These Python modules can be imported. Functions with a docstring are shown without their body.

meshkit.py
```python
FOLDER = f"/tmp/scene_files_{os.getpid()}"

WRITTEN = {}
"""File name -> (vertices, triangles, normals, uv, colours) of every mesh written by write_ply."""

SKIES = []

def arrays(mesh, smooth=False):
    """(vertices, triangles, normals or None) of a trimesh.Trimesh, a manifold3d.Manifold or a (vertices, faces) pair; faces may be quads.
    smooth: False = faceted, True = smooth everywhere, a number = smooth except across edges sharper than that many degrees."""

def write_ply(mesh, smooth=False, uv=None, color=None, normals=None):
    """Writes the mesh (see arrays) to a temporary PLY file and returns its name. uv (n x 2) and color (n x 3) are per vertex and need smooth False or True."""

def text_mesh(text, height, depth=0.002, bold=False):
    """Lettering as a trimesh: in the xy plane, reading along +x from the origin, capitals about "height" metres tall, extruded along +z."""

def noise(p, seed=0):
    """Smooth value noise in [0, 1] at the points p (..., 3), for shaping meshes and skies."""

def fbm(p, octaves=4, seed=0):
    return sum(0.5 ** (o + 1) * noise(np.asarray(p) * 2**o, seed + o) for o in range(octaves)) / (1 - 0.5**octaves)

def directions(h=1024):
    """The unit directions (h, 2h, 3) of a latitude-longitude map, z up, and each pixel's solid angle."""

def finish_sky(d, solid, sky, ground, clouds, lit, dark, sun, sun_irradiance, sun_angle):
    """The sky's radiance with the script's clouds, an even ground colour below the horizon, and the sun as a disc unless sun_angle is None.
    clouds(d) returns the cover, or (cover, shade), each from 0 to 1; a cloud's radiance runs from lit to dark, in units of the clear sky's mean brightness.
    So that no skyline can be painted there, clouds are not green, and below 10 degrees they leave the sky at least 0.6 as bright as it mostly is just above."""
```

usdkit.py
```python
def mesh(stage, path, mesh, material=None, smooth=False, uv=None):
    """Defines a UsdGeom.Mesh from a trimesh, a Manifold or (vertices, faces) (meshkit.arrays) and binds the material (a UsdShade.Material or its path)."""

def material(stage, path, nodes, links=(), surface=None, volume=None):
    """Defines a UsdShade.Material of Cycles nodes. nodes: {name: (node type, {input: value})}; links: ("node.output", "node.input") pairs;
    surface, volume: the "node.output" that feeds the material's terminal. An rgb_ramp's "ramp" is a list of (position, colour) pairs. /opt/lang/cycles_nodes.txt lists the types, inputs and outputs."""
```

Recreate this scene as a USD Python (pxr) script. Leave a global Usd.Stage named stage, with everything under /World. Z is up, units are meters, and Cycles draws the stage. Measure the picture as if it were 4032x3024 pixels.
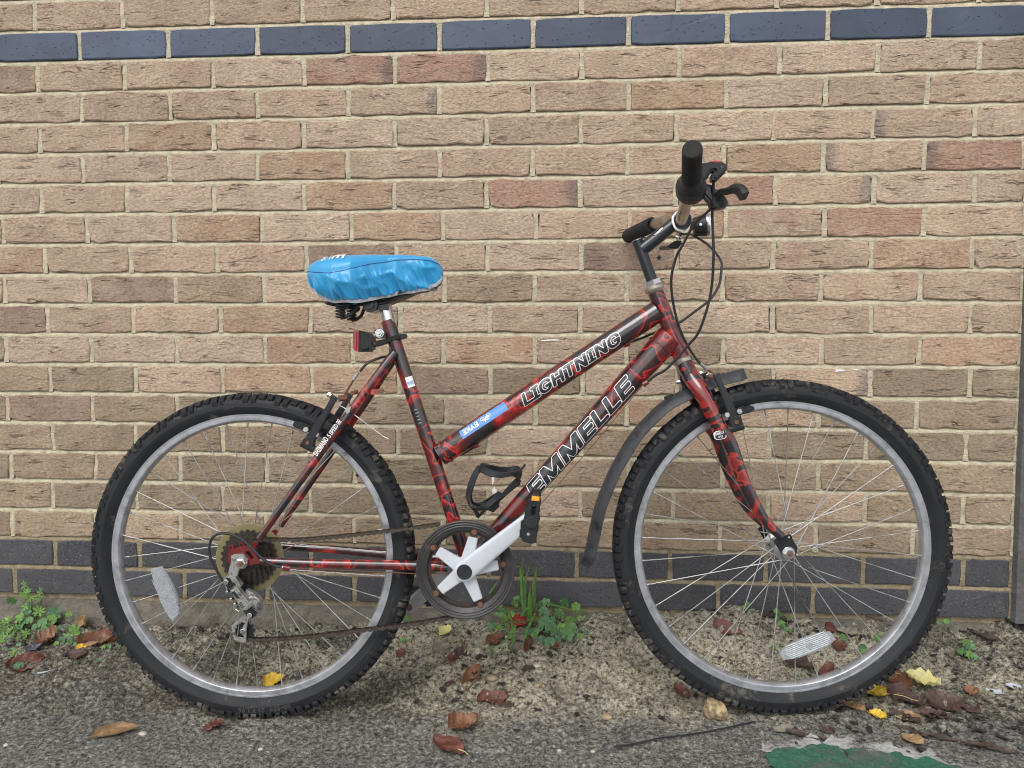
import math, random
import numpy as np
import trimesh
import manifold3d
import usdkit, meshkit
from shapely.geometry import Polygon, Point, LineString, box as sbox
from shapely.ops import unary_union
from shapely import affinity
from pxr import Usd, UsdGeom, UsdLux, UsdShade, Sdf, Gf, Vt

stage = Usd.Stage.CreateInMemory()
UsdGeom.SetStageUpAxis(stage, 'Z')
UsdGeom.SetStageMetersPerUnit(stage, 1.0)
world = UsdGeom.Xform.Define(stage, '/World')
UsdGeom.Scope.Define(stage, '/World/Looks')
rng = random.Random(7)
nrng = np.random.default_rng(7)

# ------------------------------------------------------------------ camera, sky, sun, exposure
EXPOSURE = 1.25
SKY = 0.1
SUN = 0.25
SUN_TO = np.array([-0.25, -0.75, 1.0]); SUN_TO /= np.linalg.norm(SUN_TO)
cam = UsdGeom.Camera.Define(stage, '/World/camera')
cam.CreateHorizontalApertureAttr(36.0)
cam.CreateVerticalApertureAttr(27.0)
cam.CreateFocalLengthAttr(27.033)
cam.CreateClippingRangeAttr(Gf.Vec2f(0.02, 500))
cam.CreateExposureAttr(EXPOSURE)
ya, pi_, ro = -0.0730412, -0.0568176, 0.000893
fw = np.array([math.sin(ya) * math.cos(pi_), math.cos(ya) * math.cos(pi_), math.sin(pi_)])
r_ = np.array([math.cos(ya), -math.sin(ya), 0]); u_ = np.cross(r_, fw)
r2 = math.cos(ro) * r_ + math.sin(ro) * u_; u2 = -math.sin(ro) * r_ + math.cos(ro) * u_
m4 = np.eye(4); m4[0, :3] = r2; m4[1, :3] = u2; m4[2, :3] = -fw; m4[3, :3] = (1.20732, -1.86386, 0.66046)
cam.AddTransformOp().Set(Gf.Matrix4d(*m4.ravel().tolist()))

el, az = math.asin(SUN_TO[2]), math.atan2(SUN_TO[0], SUN_TO[1])
sun = UsdLux.DistantLight.Define(stage, '/World/sun')
sun.CreateIntensityAttr(SUN); sun.CreateAngleAttr(35.0); sun.CreateColorAttr(Gf.Vec3f(1.0, 0.97, 0.93)); sun.CreateNormalizeAttr(True)
zl = SUN_TO; xl = np.cross([0, 1.0, 0], zl); xl /= np.linalg.norm(xl); yl = np.cross(zl, xl)
ms = np.eye(4); ms[0, :3], ms[1, :3], ms[2, :3] = xl, yl, zl
sun.AddTransformOp().Set(Gf.Matrix4d(*ms.ravel().tolist()))
sky = UsdLux.DomeLight.Define(stage, '/World/sky')
sky.GetPrim().SetCustomDataByKey('kind', 'structure')
skym = usdkit.material(stage, '/World/Looks/overcast_sky', {
    'tc': ('texture_coordinate', {}),
    's': ('sky_texture', {'sky_type': 'single_scattering', 'sun_disc': False, 'sun_elevation': el, 'sun_rotation': az, 'altitude': 100.0, 'aerosol_density': 1.0}),
    'g': ('hsv', {'saturation': 0.12, 'value': 1.0}),
    'n': ('noise_texture', {'scale': 2.2, 'detail': 5.0}),
    'r': ('rgb_ramp', {'ramp': [(0.3, (0.8, 0.8, 0.82)), (0.7, (1.15, 1.15, 1.14))]}),
    'm': ('mix', {'mix_type': 'multiply', 'fac': 1.0}),
    'b': ('background_shader', {'strength': SKY}),
}, [('tc.generated', 'n.vector'), ('s.color', 'g.color'), ('n.fac', 'r.fac'), ('g.color', 'm.color1'), ('r.color', 'm.color2'), ('m.color', 'b.color')], surface='b.background')
UsdShade.MaterialBindingAPI.Apply(sky.GetPrim()).Bind(skym)

# ------------------------------------------------------------------ helpers
used = {}
def path_for(name, parent=None):
    base = (str(parent.GetPath()) if parent is not None else '/World') + '/' + name
    k = used.get(base, 0); used[base] = k + 1
    return base if k == 0 else f'{base}_{k:03d}'

def tag(p, label=None, cat=None, group=None, kind=None):
    p = p.GetPrim() if hasattr(p, 'GetPrim') else p
    for k, v in (('label', label), ('category', cat), ('group', group), ('kind', kind)):
        if v: p.SetCustomDataByKey(k, v)
    return p

def xform(name, parent=None, matrix=None, loc=None):
    x = UsdGeom.Xform.Define(stage, path_for(name, parent))
    if matrix is not None: x.AddTransformOp().Set(matrix)
    if loc is not None: x.AddTranslateOp().Set(Gf.Vec3d(*[float(v) for v in loc]))
    return x.GetPrim()

def obj(name, mesh, m, parent=None, smooth=35, loc=None):
    if isinstance(mesh, list): mesh = cat(mesh)
    p = usdkit.mesh(stage, path_for(name, parent), mesh, m, smooth=smooth)
    if loc is not None: p.AddTranslateOp().Set(Gf.Vec3d(*[float(v) for v in loc]))
    return p.GetPrim()

def cat(ms):
    V, F, n = [], [], 0
    for m in ms:
        if isinstance(m, list): m = cat(m)
        v, f, _ = meshkit.arrays(m)
        V.append(v); F.append(f + n); n += len(v)
    return np.vstack(V), np.vstack(F)

def spline(pts, per=8):
    p = np.asarray(pts, float)
    if len(p) < 3: return p
    q = np.vstack([2 * p[0] - p[1], p, 2 * p[-1] - p[-2]]); out = []
    for i in range(1, len(q) - 2):
        for t in np.linspace(0, 1, per, endpoint=False):
            a, b, c, d = q[i - 1], q[i], q[i + 1], q[i + 2]
            out.append(0.5 * (2 * b + (c - a) * t + (2 * a - 5 * b + 4 * c - d) * t * t + (3 * b - a - 3 * c + d) * t ** 3))
    out.append(p[-1]); return np.array(out)

def tube(pts, r, n=14, caps=True, smooth=0, ry=None, up=None):
    """Round (or, with ry, elliptical) tube along the points; r may be a list that is spread along the path."""
    pts = np.asarray(pts, float)
    r = np.atleast_1d(np.asarray(r, float)); ry = r if ry is None else np.atleast_1d(np.asarray(ry, float))
    rp = np.linspace(0, 1, len(r)); ryp = np.linspace(0, 1, len(ry))
    if smooth:
        k = len(pts); pts = spline(pts, smooth)
    tt = np.linspace(0, 1, len(pts)); r = np.interp(tt, rp, r); ry = np.interp(tt, ryp, ry)
    tan = np.gradient(pts, axis=0); tan /= np.linalg.norm(tan, axis=1)[:, None]
    a = np.array([0, -1.0, 0]) if up is None else np.asarray(up, float)
    if abs(a @ tan[0]) > 0.9: a = np.array([0, 0, 1.0])
    V = []
    for i in range(len(pts)):
        a = a - (a @ tan[i]) * tan[i]; a /= np.linalg.norm(a)
        b = np.cross(tan[i], a)
        th = np.arange(n) / n * 2 * math.pi
        V.append(pts[i] + r[i] * np.cos(th)[:, None] * a + ry[i] * np.sin(th)[:, None] * b)
    V = np.vstack(V); F = []
    for i in range(len(pts) - 1):
        for j in range(n):
            k = (j + 1) % n; p, q = i * n, (i + 1) * n
            F += [[p + j, p + k, q + k], [p + j, q + k, q + j]]
    if caps:
        V = np.vstack([V, pts[:1], pts[-1:]]); c0, c1 = len(V) - 2, len(V) - 1; e = (len(pts) - 1) * n
        for j in range(n):
            k = (j + 1) % n; F += [[c0, k, j], [c1, e + j, e + k]]
    return V, np.array(F)

def ribbon(pts, width_dir, w, t, smooth=6):
    """A flat strap: rectangle of width w (along width_dir) and thickness t swept along the points."""
    p = spline(pts, smooth); wd = np.asarray(width_dir, float); wd /= np.linalg.norm(wd)
    tan = np.gradient(p, axis=0); tan /= np.linalg.norm(tan, axis=1)[:, None]
    V = []
    for i in range(len(p)):
        nn = np.cross(tan[i], wd); nn /= np.linalg.norm(nn) + 1e-9
        h, g = w / 2, t / 2
        for sx, sy in ((-1, -.6), (-.85, -1), (.85, -1), (1, -.6), (1, .6), (.85, 1), (-.85, 1), (-1, .6)):
            V.append(p[i] + wd * h * sx + nn * g * sy)
    F = []
    for i in range(len(p) - 1):
        for j in range(8):
            k = (j + 1) % 8; a, b = i * 8, (i + 1) * 8
            F += [[a + j, a + k, b + k], [a + j, b + k, b + j]]
    e = (len(p) - 1) * 8
    for j in range(1, 7): F += [[0, j + 1, j], [e, e + j, e + j + 1]]
    return np.array(V), np.array(F)

def lathe(profile, n=48, center=(0, 0, 0), axis=(0, -1, 0), closed=False):
    """Revolves (r, h) points about the axis; h runs along it. Bike axes: the axle direction towards the viewer is -y."""
    ax = np.asarray(axis, float); ax /= np.linalg.norm(ax)
    a = np.cross(ax, [0, 0, 1.0]); a = np.array([1.0, 0, 0]) if np.linalg.norm(a) < 1e-6 else a / np.linalg.norm(a)
    b = np.cross(ax, a); th = np.arange(n) / n * 2 * math.pi
    ring = np.cos(th)[:, None] * a + np.sin(th)[:, None] * b
    V = np.vstack([np.asarray(center) + r * ring + h * ax for r, h in profile]); F = []
    m = len(profile)
    for i in range(m if closed else m - 1):
        p, q = i * n, ((i + 1) % m) * n
        for j in range(n):
            k = (j + 1) % n; F += [[p + j, p + k, q + k], [p + j, q + k, q + j]]
    return V, np.array(F)

def disc(r, h0, h1, center=(0, 0, 0), axis=(0, -1, 0), n=24, bev=0.0008, bore=0.0):
    return lathe([(bore + 1e-5, h0), (r - bev, h0), (r, h0 + bev), (r, h1 - bev), (r - bev, h1), (bore + 1e-5, h1)], n, center, axis, closed=bore > 0)

def plate(poly, c0, c1, bev=0.0):
    """A flat piece in the plane of the bicycle, from c0 to c1 towards the viewer (local y = -c)."""
    if not hasattr(poly, 'exterior') and not hasattr(poly, 'geoms'):
        poly = Polygon([(p[0], p[2]) if len(p) == 3 else p for p in poly])
    poly = poly.buffer(0)
    out = []
    for g in getattr(poly, 'geoms', [poly]):
        lay = [(g, c0, c1)] if not bev else [(g, c0, c1 - bev), (g.buffer(-bev), c1 - bev, c1)]
        for gg, h0, h1 in lay:
            for q in getattr(gg, 'geoms', [gg]):
                if q.is_empty: continue
                m = trimesh.creation.extrude_polygon(q, h1 - h0, engine='earcut')
                v = np.array(m.vertices); out.append((np.stack([v[:, 0], -(h0 + v[:, 2]), v[:, 1]], 1), np.array(m.faces)))
    return cat(out)

def bx(c, s, R=None):
    v = np.array([[x, y, z] for x in (-.5, .5) for y in (-.5, .5) for z in (-.5, .5)]) * np.asarray(s)
    if R is not None: v = v @ np.asarray(R).T
    f = np.array([[0, 1, 3], [0, 3, 2], [4, 6, 7], [4, 7, 5], [0, 4, 5], [0, 5, 1], [2, 3, 7], [2, 7, 6], [0, 2, 6], [0, 6, 4], [1, 5, 7], [1, 7, 3]])
    return v + np.asarray(c), f

def hexnut(r, h0, h1, center, axis=(0, -1, 0)):
    return lathe([(1e-5, h0), (r, h0), (r, h1 - .001), (r * .86, h1), (1e-5, h1)], 6, center, axis)

def cyl(p, q, r, n=12): return tube([p, q], r, n)
def A3(p): return np.asarray(p, float)
def lerp(p, q, t): return tuple(A3(p) * (1 - t) + A3(q) * t)
def off(p, c): return (p[0], p[1] - c, p[2])
def atc(p, c): return (p[0], -c, p[2])

# ------------------------------------------------------------------ materials
def mat(name, color, rough=0.5, metal=0.0, vary=0.15, scale=30.0, bump=0.0, bscale=200.0, dirt=None, coat=0.0, extra=None, coords='object', spec=0.5, rvar=0.1):
    """A principled surface whose colour, gloss and fine relief vary with noise; dirt = (colour, amount 0..1, scale) lays stains over it."""
    c = np.array(color, float)
    N = {'tc': ('texture_coordinate', {}), 'geo': ('geometry', {}),
         'n': ('noise_texture', {'scale': scale, 'detail': 5.0, 'roughness': 0.6}),
         'r': ('rgb_ramp', {'ramp': [(0.25, tuple(c * (1 - vary))), (0.75, tuple(np.minimum(c * (1 + vary), 1)))]}),
         'rr': ('map_range', {'from_min': 0.3, 'from_max': 0.7, 'to_min': max(rough - rvar, 0.02), 'to_max': min(rough + rvar, 1.0), 'clamp': True}),
         'p': ('principled_bsdf', {'metallic': metal, 'coat_weight': coat, 'coat_roughness': 0.12, 'specular_ior_level': spec, **(extra or {})})}
    src = 'tc.object' if coords == 'object' else 'geo.position'
    L = [(src, 'n.vector'), ('n.fac', 'r.fac'), ('n.fac', 'rr.value'), ('rr.result', 'p.roughness')]
    col = 'r.color'
    if dirt:
        N['dn'] = ('noise_texture', {'scale': dirt[2], 'detail': 6.0, 'roughness': 0.7})
        t = 0.72 - 0.44 * dirt[1]
        N['dm'] = ('map_range', {'from_min': t, 'from_max': t + 0.12, 'to_min': 0.0, 'to_max': 0.9, 'clamp': True})
        N['dx'] = ('mix', {'color2': dirt[0]})
        L += [(src, 'dn.vector'), ('dn.fac', 'dm.value'), ('dm.result', 'dx.fac'), (col, 'dx.color1')]; col = 'dx.color'
    L.append((col, 'p.base_color'))
    if bump:
        N['bn'] = ('noise_texture', {'scale': bscale, 'detail': 3.0}); N['b'] = ('bump', {'strength': 1.0, 'distance': bump})
        L += [(src, 'bn.vector'), ('bn.fac', 'b.height'), ('b.normal', 'p.normal')]
    return usdkit.material(stage, '/World/Looks/' + name, N, L, surface='p.BSDF')

def brick_mat(name, lo, mid, hi, patch=None, patch_t=0.55, ends=None, stripe=None):
    N = {'tc': ('texture_coordinate', {}), 'geo': ('geometry', {}),
         'n': ('noise_texture', {'scale': 11.0, 'detail': 4.0, 'roughness': 0.6}),
         'r': ('rgb_ramp', {'ramp': [(0.28, lo), (0.5, mid), (0.72, hi)]}),
         'gmap': ('mapping', {'scale': (120.0, 120.0, 165.0)}), 'g': ('noise_texture', {'scale': 1.0, 'detail': 4.0, 'roughness': 0.8}), 'tmap': ('mapping', {'scale': (45.0, 45.0, 85.0)}), 'tn': ('noise_texture', {'scale': 1.0, 'detail': 3.0, 'roughness': 0.6, 'distortion': 0.6}), 'th': ('math', {'math_type': 'multiply_add', 'value2': 0.45}),
         'gr': ('rgb_ramp', {'ramp': [(0.30, (0.52, 0.52, 0.54)), (0.46, (0.92, 0.92, 0.92)), (0.56, (1.05, 1.05, 1.04)), (0.72, (1.42, 1.38, 1.32))]}),
         'gm': ('mix', {'mix_type': 'multiply', 'fac': 1.0}), 'oi': ('object_info', {}), 'ov': ('map_range', {'to_min': 0.95, 'to_max': 1.12}), 'oh': ('hsv', {'saturation': 0.88}),
         # drag marks: long torn creases
         'cmap': ('mapping', {'scale': (8.0, 8.0, 66.0), 'rotation': (0.0, 0.06, 0.0)}), 'c': ('noise_texture', {'scale': 1.0, 'detail': 3.0, 'roughness': 0.55, 'distortion': 0.25}),
         'ca': ('math', {'math_type': 'subtract', 'value2': 0.5}), 'cb': ('math', {'math_type': 'absolute'}),
         'cl': ('map_range', {'range_type': 'smoothstep', 'from_min': 0.0, 'from_max': 0.030, 'to_min': 1.0, 'to_max': 0.0, 'clamp': True}),
         'mmap': ('mapping', {'scale': (17.0, 17.0, 38.0)}), 'mk': ('noise_texture', {'scale': 1.0, 'detail': 2.0}),
         'mr': ('map_range', {'from_min': 0.54, 'from_max': 0.64, 'clamp': True}), 'cd': ('math', {'math_type': 'multiply', 'value2': 0.5}), 'cx': ('mix', {'color2': (0.075, 0.055, 0.042)}),  # crease shade painted into the colour as a dark mix
         'cm': ('math', {'math_type': 'multiply'}),
         'h1': ('math', {'math_type': 'multiply', 'value2': 0.75}),
         'h': ('math', {'math_type': 'subtract'}),
         'b': ('bump', {'strength': 1.0, 'distance': 0.011}),
         'p': ('principled_bsdf', {'roughness': 0.9, 'specular_ior_level': 0.25, 'diffuse_roughness': 0.6})}
    P = 'geo.position'
    L = [(P, 'n.vector'), ('n.fac', 'r.fac'), (P, 'gmap.vector'), ('gmap.vector', 'g.vector'), ('g.fac', 'gr.fac'),
         (P, 'cmap.vector'), ('cmap.vector', 'c.vector'), ('c.fac', 'ca.value1'), ('ca.value', 'cb.value1'), ('cb.value', 'cl.value'),
         (P, 'mmap.vector'), ('mmap.vector', 'mk.vector'), ('mk.fac', 'mr.value'), ('cl.result', 'cm.value1'), ('mr.result', 'cm.value2'),
         ('g.fac', 'h1.value1'), (P, 'tmap.vector'), ('tmap.vector', 'tn.vector'), ('tn.fac', 'th.value1'), ('h1.value', 'th.value3'), ('th.value', 'h.value1'), ('cm.value', 'h.value2'), ('h.value', 'b.height'), ('b.normal', 'p.normal')]
    col = 'r.color'
    if patch is not None:
        N['pn'] = ('noise_texture', {'scale': 13.0, 'detail': 4.0, 'roughness': 0.6})
        N['pr'] = ('map_range', {'range_type': 'smoothstep', 'from_min': patch_t - 0.10, 'from_max': patch_t + 0.12, 'to_min': 0.0, 'to_max': 0.75, 'clamp': True})
        N['px'] = ('mix', {'color2': patch})
        L += [(P, 'pn.vector'), ('pn.fac', 'pr.value'), ('pr.result', 'px.fac'), (col, 'px.color1')]; col = 'px.color'
    if ends is not None:
        # kiss marks: one fired-dark end, ragged where it stops
        N['en'] = ('noise_texture', {'scale': 40.0, 'detail': 3.0}); N['es'] = ('separate_xyz', {})
        N['ee'] = ('math', {'math_type': 'multiply_add', 'value2': 0.05, 'value3': -0.025}); N['ea'] = ('math', {'math_type': 'add'})
        sgn, t0, dark = ends
        N['ex'] = ('math', {'math_type': 'multiply', 'value2': float(sgn)})
        N['er'] = ('map_range', {'range_type': 'smoothstep', 'from_min': t0, 'from_max': t0 + 0.030, 'to_min': 0.0, 'to_max': 0.75, 'clamp': True}); N['em'] = ('mix', {'color2': dark})
        L += [('tc.object', 'es.vector'), ('es.x', 'ex.value1'), (P, 'en.vector'), ('en.fac', 'ee.value1'), ('ex.value', 'ea.value1'), ('ee.value', 'ea.value2'), ('ea.value', 'er.value'),
              ('er.result', 'em.fac'), (col, 'em.color1')]; col = 'em.color'
    L += [('oi.random', 'ov.value'), ('ov.result', 'oh.value'), (col, 'oh.color')]; col = 'oh.color'
    L += [(col, 'gm.color1'), ('gr.color', 'gm.color2'), ('cm.value', 'cd.value1'), ('cd.value', 'cx.fac'), ('gm.color', 'cx.color1'), ('cx.color', 'p.base_color')]
    return usdkit.material(stage, '/World/Looks/' + name, N, L, surface='p.BSDF')

def blue_brick_mat(name, base, speck, amount, rough, bump):
    N = {'geo': ('geometry', {}), 'oi': ('object_info', {}), 'ov': ('map_range', {'to_min': 0.78, 'to_max': 1.2}), 'oh': ('hsv', {}), 'km': ('mapping', {'scale': (75.0, 75.0, 11.0)}), 'kn': ('noise_texture', {'scale': 1.0, 'detail': 3.0}), 'kr': ('map_range', {'from_min': 0.66, 'from_max': 0.74, 'to_max': 0.55, 'clamp': True}), 'kx': ('mix', {'color2': tuple(np.array(base) * .35)}),
         'dn': ('noise_texture', {'scale': 24.0, 'detail': 6.0, 'roughness': 0.7}), 'dr': ('map_range', {'from_min': 0.56, 'from_max': 0.78, 'to_max': 0.5 if amount > 0 else 0.2, 'clamp': True}), 'dx': ('mix', {'color2': (0.14, 0.125, 0.10)}),
         'n': ('noise_texture', {'scale': 9.0, 'detail': 4.0}), 'r': ('rgb_ramp', {'ramp': [(0.3, tuple(np.array(base) * .82)), (0.7, tuple(np.array(base) * 1.15))]}),
         's': ('noise_texture', {'scale': 330.0, 'detail': 2.0}), 'sr': ('map_range', {'from_min': 0.66 - amount, 'from_max': 0.72 - amount, 'clamp': True}), 'm': ('mix', {'color2': speck}),
         'v': ('voronoi_texture', {'scale': 85.0}), 'vr': ('map_range', {'from_min': 0.10, 'from_max': 0.20, 'to_min': 0.0, 'to_max': 1.0, 'clamp': True}),
         'hh': ('math', {'math_type': 'multiply_add', 'value2': 0.25}), 'b': ('bump', {'strength': 1.0, 'distance': bump}),
         'p': ('principled_bsdf', {'roughness': rough, 'specular_ior_level': 0.4})}
    L = [('geo.position', 'n.vector'), ('n.fac', 'r.fac'), ('geo.position', 's.vector'), ('s.fac', 'sr.value'), ('oi.random', 'ov.value'), ('ov.result', 'oh.value'), ('r.color', 'oh.color'), ('oh.color', 'm.color1'), ('sr.result', 'm.fac'), ('geo.position', 'km.vector'), ('km.vector', 'kn.vector'), ('kn.fac', 'kr.value'), ('kr.result', 'kx.fac'), ('m.color', 'kx.color1'),
         ('geo.position', 'dn.vector'), ('dn.fac', 'dr.value'), ('dr.result', 'dx.fac'), ('kx.color', 'dx.color1'), ('dx.color', 'p.base_color'),
         ('geo.position', 'v.vector'), ('v.distance', 'vr.value'), ('s.fac', 'hh.value1'), ('vr.result', 'hh.value3'), ('hh.value', 'b.height'), ('b.normal', 'p.normal')]
    return usdkit.material(stage, '/World/Looks/' + name, N, L, surface='p.BSDF')

DARK_END = (0.24, 0.17, 0.15)
TAN = ((0.42, 0.298, 0.20), (0.495, 0.355, 0.242), (0.56, 0.415, 0.29))
DARK_TAN = ((0.31, 0.225, 0.142), (0.375, 0.275, 0.178), (0.435, 0.325, 0.218))
bm = {
    'tan': brick_mat('brick_tan', *TAN),
    'pale': brick_mat('brick_pale_tan', (0.44, 0.318, 0.222), (0.52, 0.38, 0.268), (0.58, 0.44, 0.315)),
    'pink': brick_mat('brick_pink_tan', *TAN, patch=(0.42, 0.245, 0.175), patch_t=0.58),
    'orange': brick_mat('brick_orange_tan', (0.41, 0.275, 0.175), (0.475, 0.325, 0.21), (0.53, 0.385, 0.26), patch=(0.45, 0.265, 0.16), patch_t=0.55),
    'red': brick_mat('brick_red', (0.41, 0.26, 0.175), (0.45, 0.285, 0.195), (0.50, 0.35, 0.245), patch=(0.43, 0.225, 0.15), patch_t=0.52),
    'redend': brick_mat('brick_red_dark_right_end', (0.41, 0.26, 0.175), (0.45, 0.285, 0.195), (0.50, 0.36, 0.25), patch=(0.43, 0.23, 0.16), patch_t=0.5, ends=(1, 0.065, DARK_END)),
    'redleft': brick_mat('brick_red_dark_left_end', (0.41, 0.26, 0.175), (0.45, 0.285, 0.195), (0.50, 0.36, 0.25), patch=(0.43, 0.235, 0.155), patch_t=0.52, ends=(-1, 0.065, DARK_END)),
    'endr': brick_mat('brick_tan_dark_right_end', *TAN, ends=(1, 0.072, (0.25, 0.21, 0.185))),
    'endl': brick_mat('brick_tan_dark_left_end', *TAN, patch=(0.43, 0.275, 0.185), patch_t=0.62, ends=(-1, 0.076, (0.25, 0.195, 0.175))),
    'brown': brick_mat('brick_dark_red_brown', (0.32, 0.22, 0.155), (0.375, 0.258, 0.182), (0.43, 0.31, 0.22), patch=(0.27, 0.17, 0.13), patch_t=0.56),
    'dark_tan': brick_mat('brick_dark_tan', *DARK_TAN),
    'dark_tan2': brick_mat('brick_dark_olive', (0.27, 0.202, 0.126), (0.325, 0.248, 0.16), (0.385, 0.30, 0.20), patch=(0.31, 0.225, 0.155), patch_t=0.58),
    'blue': blue_brick_mat('brick_slate_blue', (0.046, 0.061, 0.098), (0.085, 0.105, 0.15), -0.02, 0.45, 0.0012),
    'plinth': blue_brick_mat('brick_dark_grey', (0.054, 0.054, 0.060), (0.125, 0.125, 0.125), 0.06, 0.75, 0.002),
}
M_mortar = mat('mortar', (0.45, 0.40, 0.29), 0.95, vary=0.30, scale=60, bump=0.004, bscale=230, dirt=((0.22, 0.185, 0.125), 0.26, 11), coords='world', spec=0.2)
M_mortar_low = mat('earth_stained_mortar', (0.25, 0.205, 0.135), 0.95, vary=0.35, scale=60, bump=0.004, bscale=230, dirt=((0.12, 0.10, 0.07), 0.35, 16), coords='world', spec=0.2)
M_footing = mat('footing_concrete', (0.125, 0.112, 0.092), 0.95, vary=0.4, scale=45, bump=0.006, bscale=140, dirt=((0.08, 0.07, 0.055), 0.4, 20), coords='world', spec=0.2)

# ------------------------------------------------------------------ brick wall
wall = xform('brick_wall')
tag(wall, 'tan brick wall with a slate blue band near the top and dark grey plinth courses behind the bicycle', 'wall')
JOINTS = {-2: (0.0, {}), -1: (-0.0032, {-1: -0.0033, 0: -0.0011, 1: 0.0011, 2: 0.0032}), 0: (-0.0025, {0: -0.0015, 1: 0.0008, 2: 0.001, 3: -0.0, 4: -0.0015, 5: -0.0025, 6: -0.0028, 7: 0.0, 8: 0.0031, 9: 0.0034}), 1: (0.0003, {-1: -0.0031, 0: -0.0023, 1: -0.0015, 2: 0.0007, 3: 0.0, 4: -0.0001, 5: -0.0015, 6: 0.0002, 7: 0.0049, 8: 0.0018, 9: 0.0012}), 2: (-0.0026, {0: 0.0, 1: 0.0012, 2: -0.0007, 4: -0.0021, 5: -0.0017, 6: -0.002, 7: 0.0008, 8: 0.0022, 9: 0.0039}), 3: (-0.0027, {-1: 0.0, 0: 0.0001, 1: -0.001, 2: 0.0014, 7: -0.0008, 8: -0.0009, 9: 0.0}), 4: (-0.0055, {0: 0.0, 1: -0.0005, 2: -0.0006, 7: -0.0, 8: 0.0033, 9: 0.0051}), 5: (-0.0038, {-1: -0.0, 0: -0.0011, 1: -0.002, 2: 0.0, 7: 0.0062, 8: 0.0053, 9: 0.0054}), 6: (0.0024, {0: -0.0017, 1: -0.0003, 2: 0.0005, 7: -0.0, 8: 0.0014, 9: 0.0}), 7: (0.0, {}), 8: (0.0011, {-1: 0.0009, 0: 0.002, 1: 0.002, 2: 0.0049, 4: 0.0047, 5: -0.0009, 6: -0.0051, 7: -0.0052, 8: -0.0026, 9: -0.0017}), 9: (0.0027, {-1: -0.0009, 0: 0.0006, 1: 0.0015, 2: 0.0049, 3: 0.0063, 4: 0.0015, 5: -0.0041, 7: -0.0009, 8: -0.0006, 9: -0.0007}), 10: (0.0019, {-1: -0.0018, 0: 0.0005, 1: 0.0007, 2: 0.0026, 4: 0.0003, 5: -0.001, 6: -0.0064, 7: -0.0018, 8: 0.0018, 9: -0.0003}), 11: (0.0053, {-1: -0.0019, 0: -0.0009, 1: 0.0009, 2: 0.0056}), 12: (0.0002, {-1: -0.0017, 0: 0.0012, 1: -0.0012, 4: 0.0098, 5: 0.003, 6: -0.0015}), 13: (0.0015, {-1: 0.004, 1: 0.0015, 7: -0.0028, 8: -0.001, 9: 0.0}), 14: (0.0036, {-1: -0.0007, 0: 0.0004, 1: -0.0004, 2: 0.0004}), 15: (0.0, {}), 16: (0.0, {}), 17: (0.0005, {-1: 0.0011, 0: 0.002, 5: -0.0081, 6: -0.0058, 7: -0.003, 8: 0.0, 9: 0.0038}), 18: (-0.0008, {7: -0.0014, 8: -0.002, -1: 0.0014, 1: 0.0081})}
WALL_END = 2.245
X_LEFT = -0.66

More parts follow.
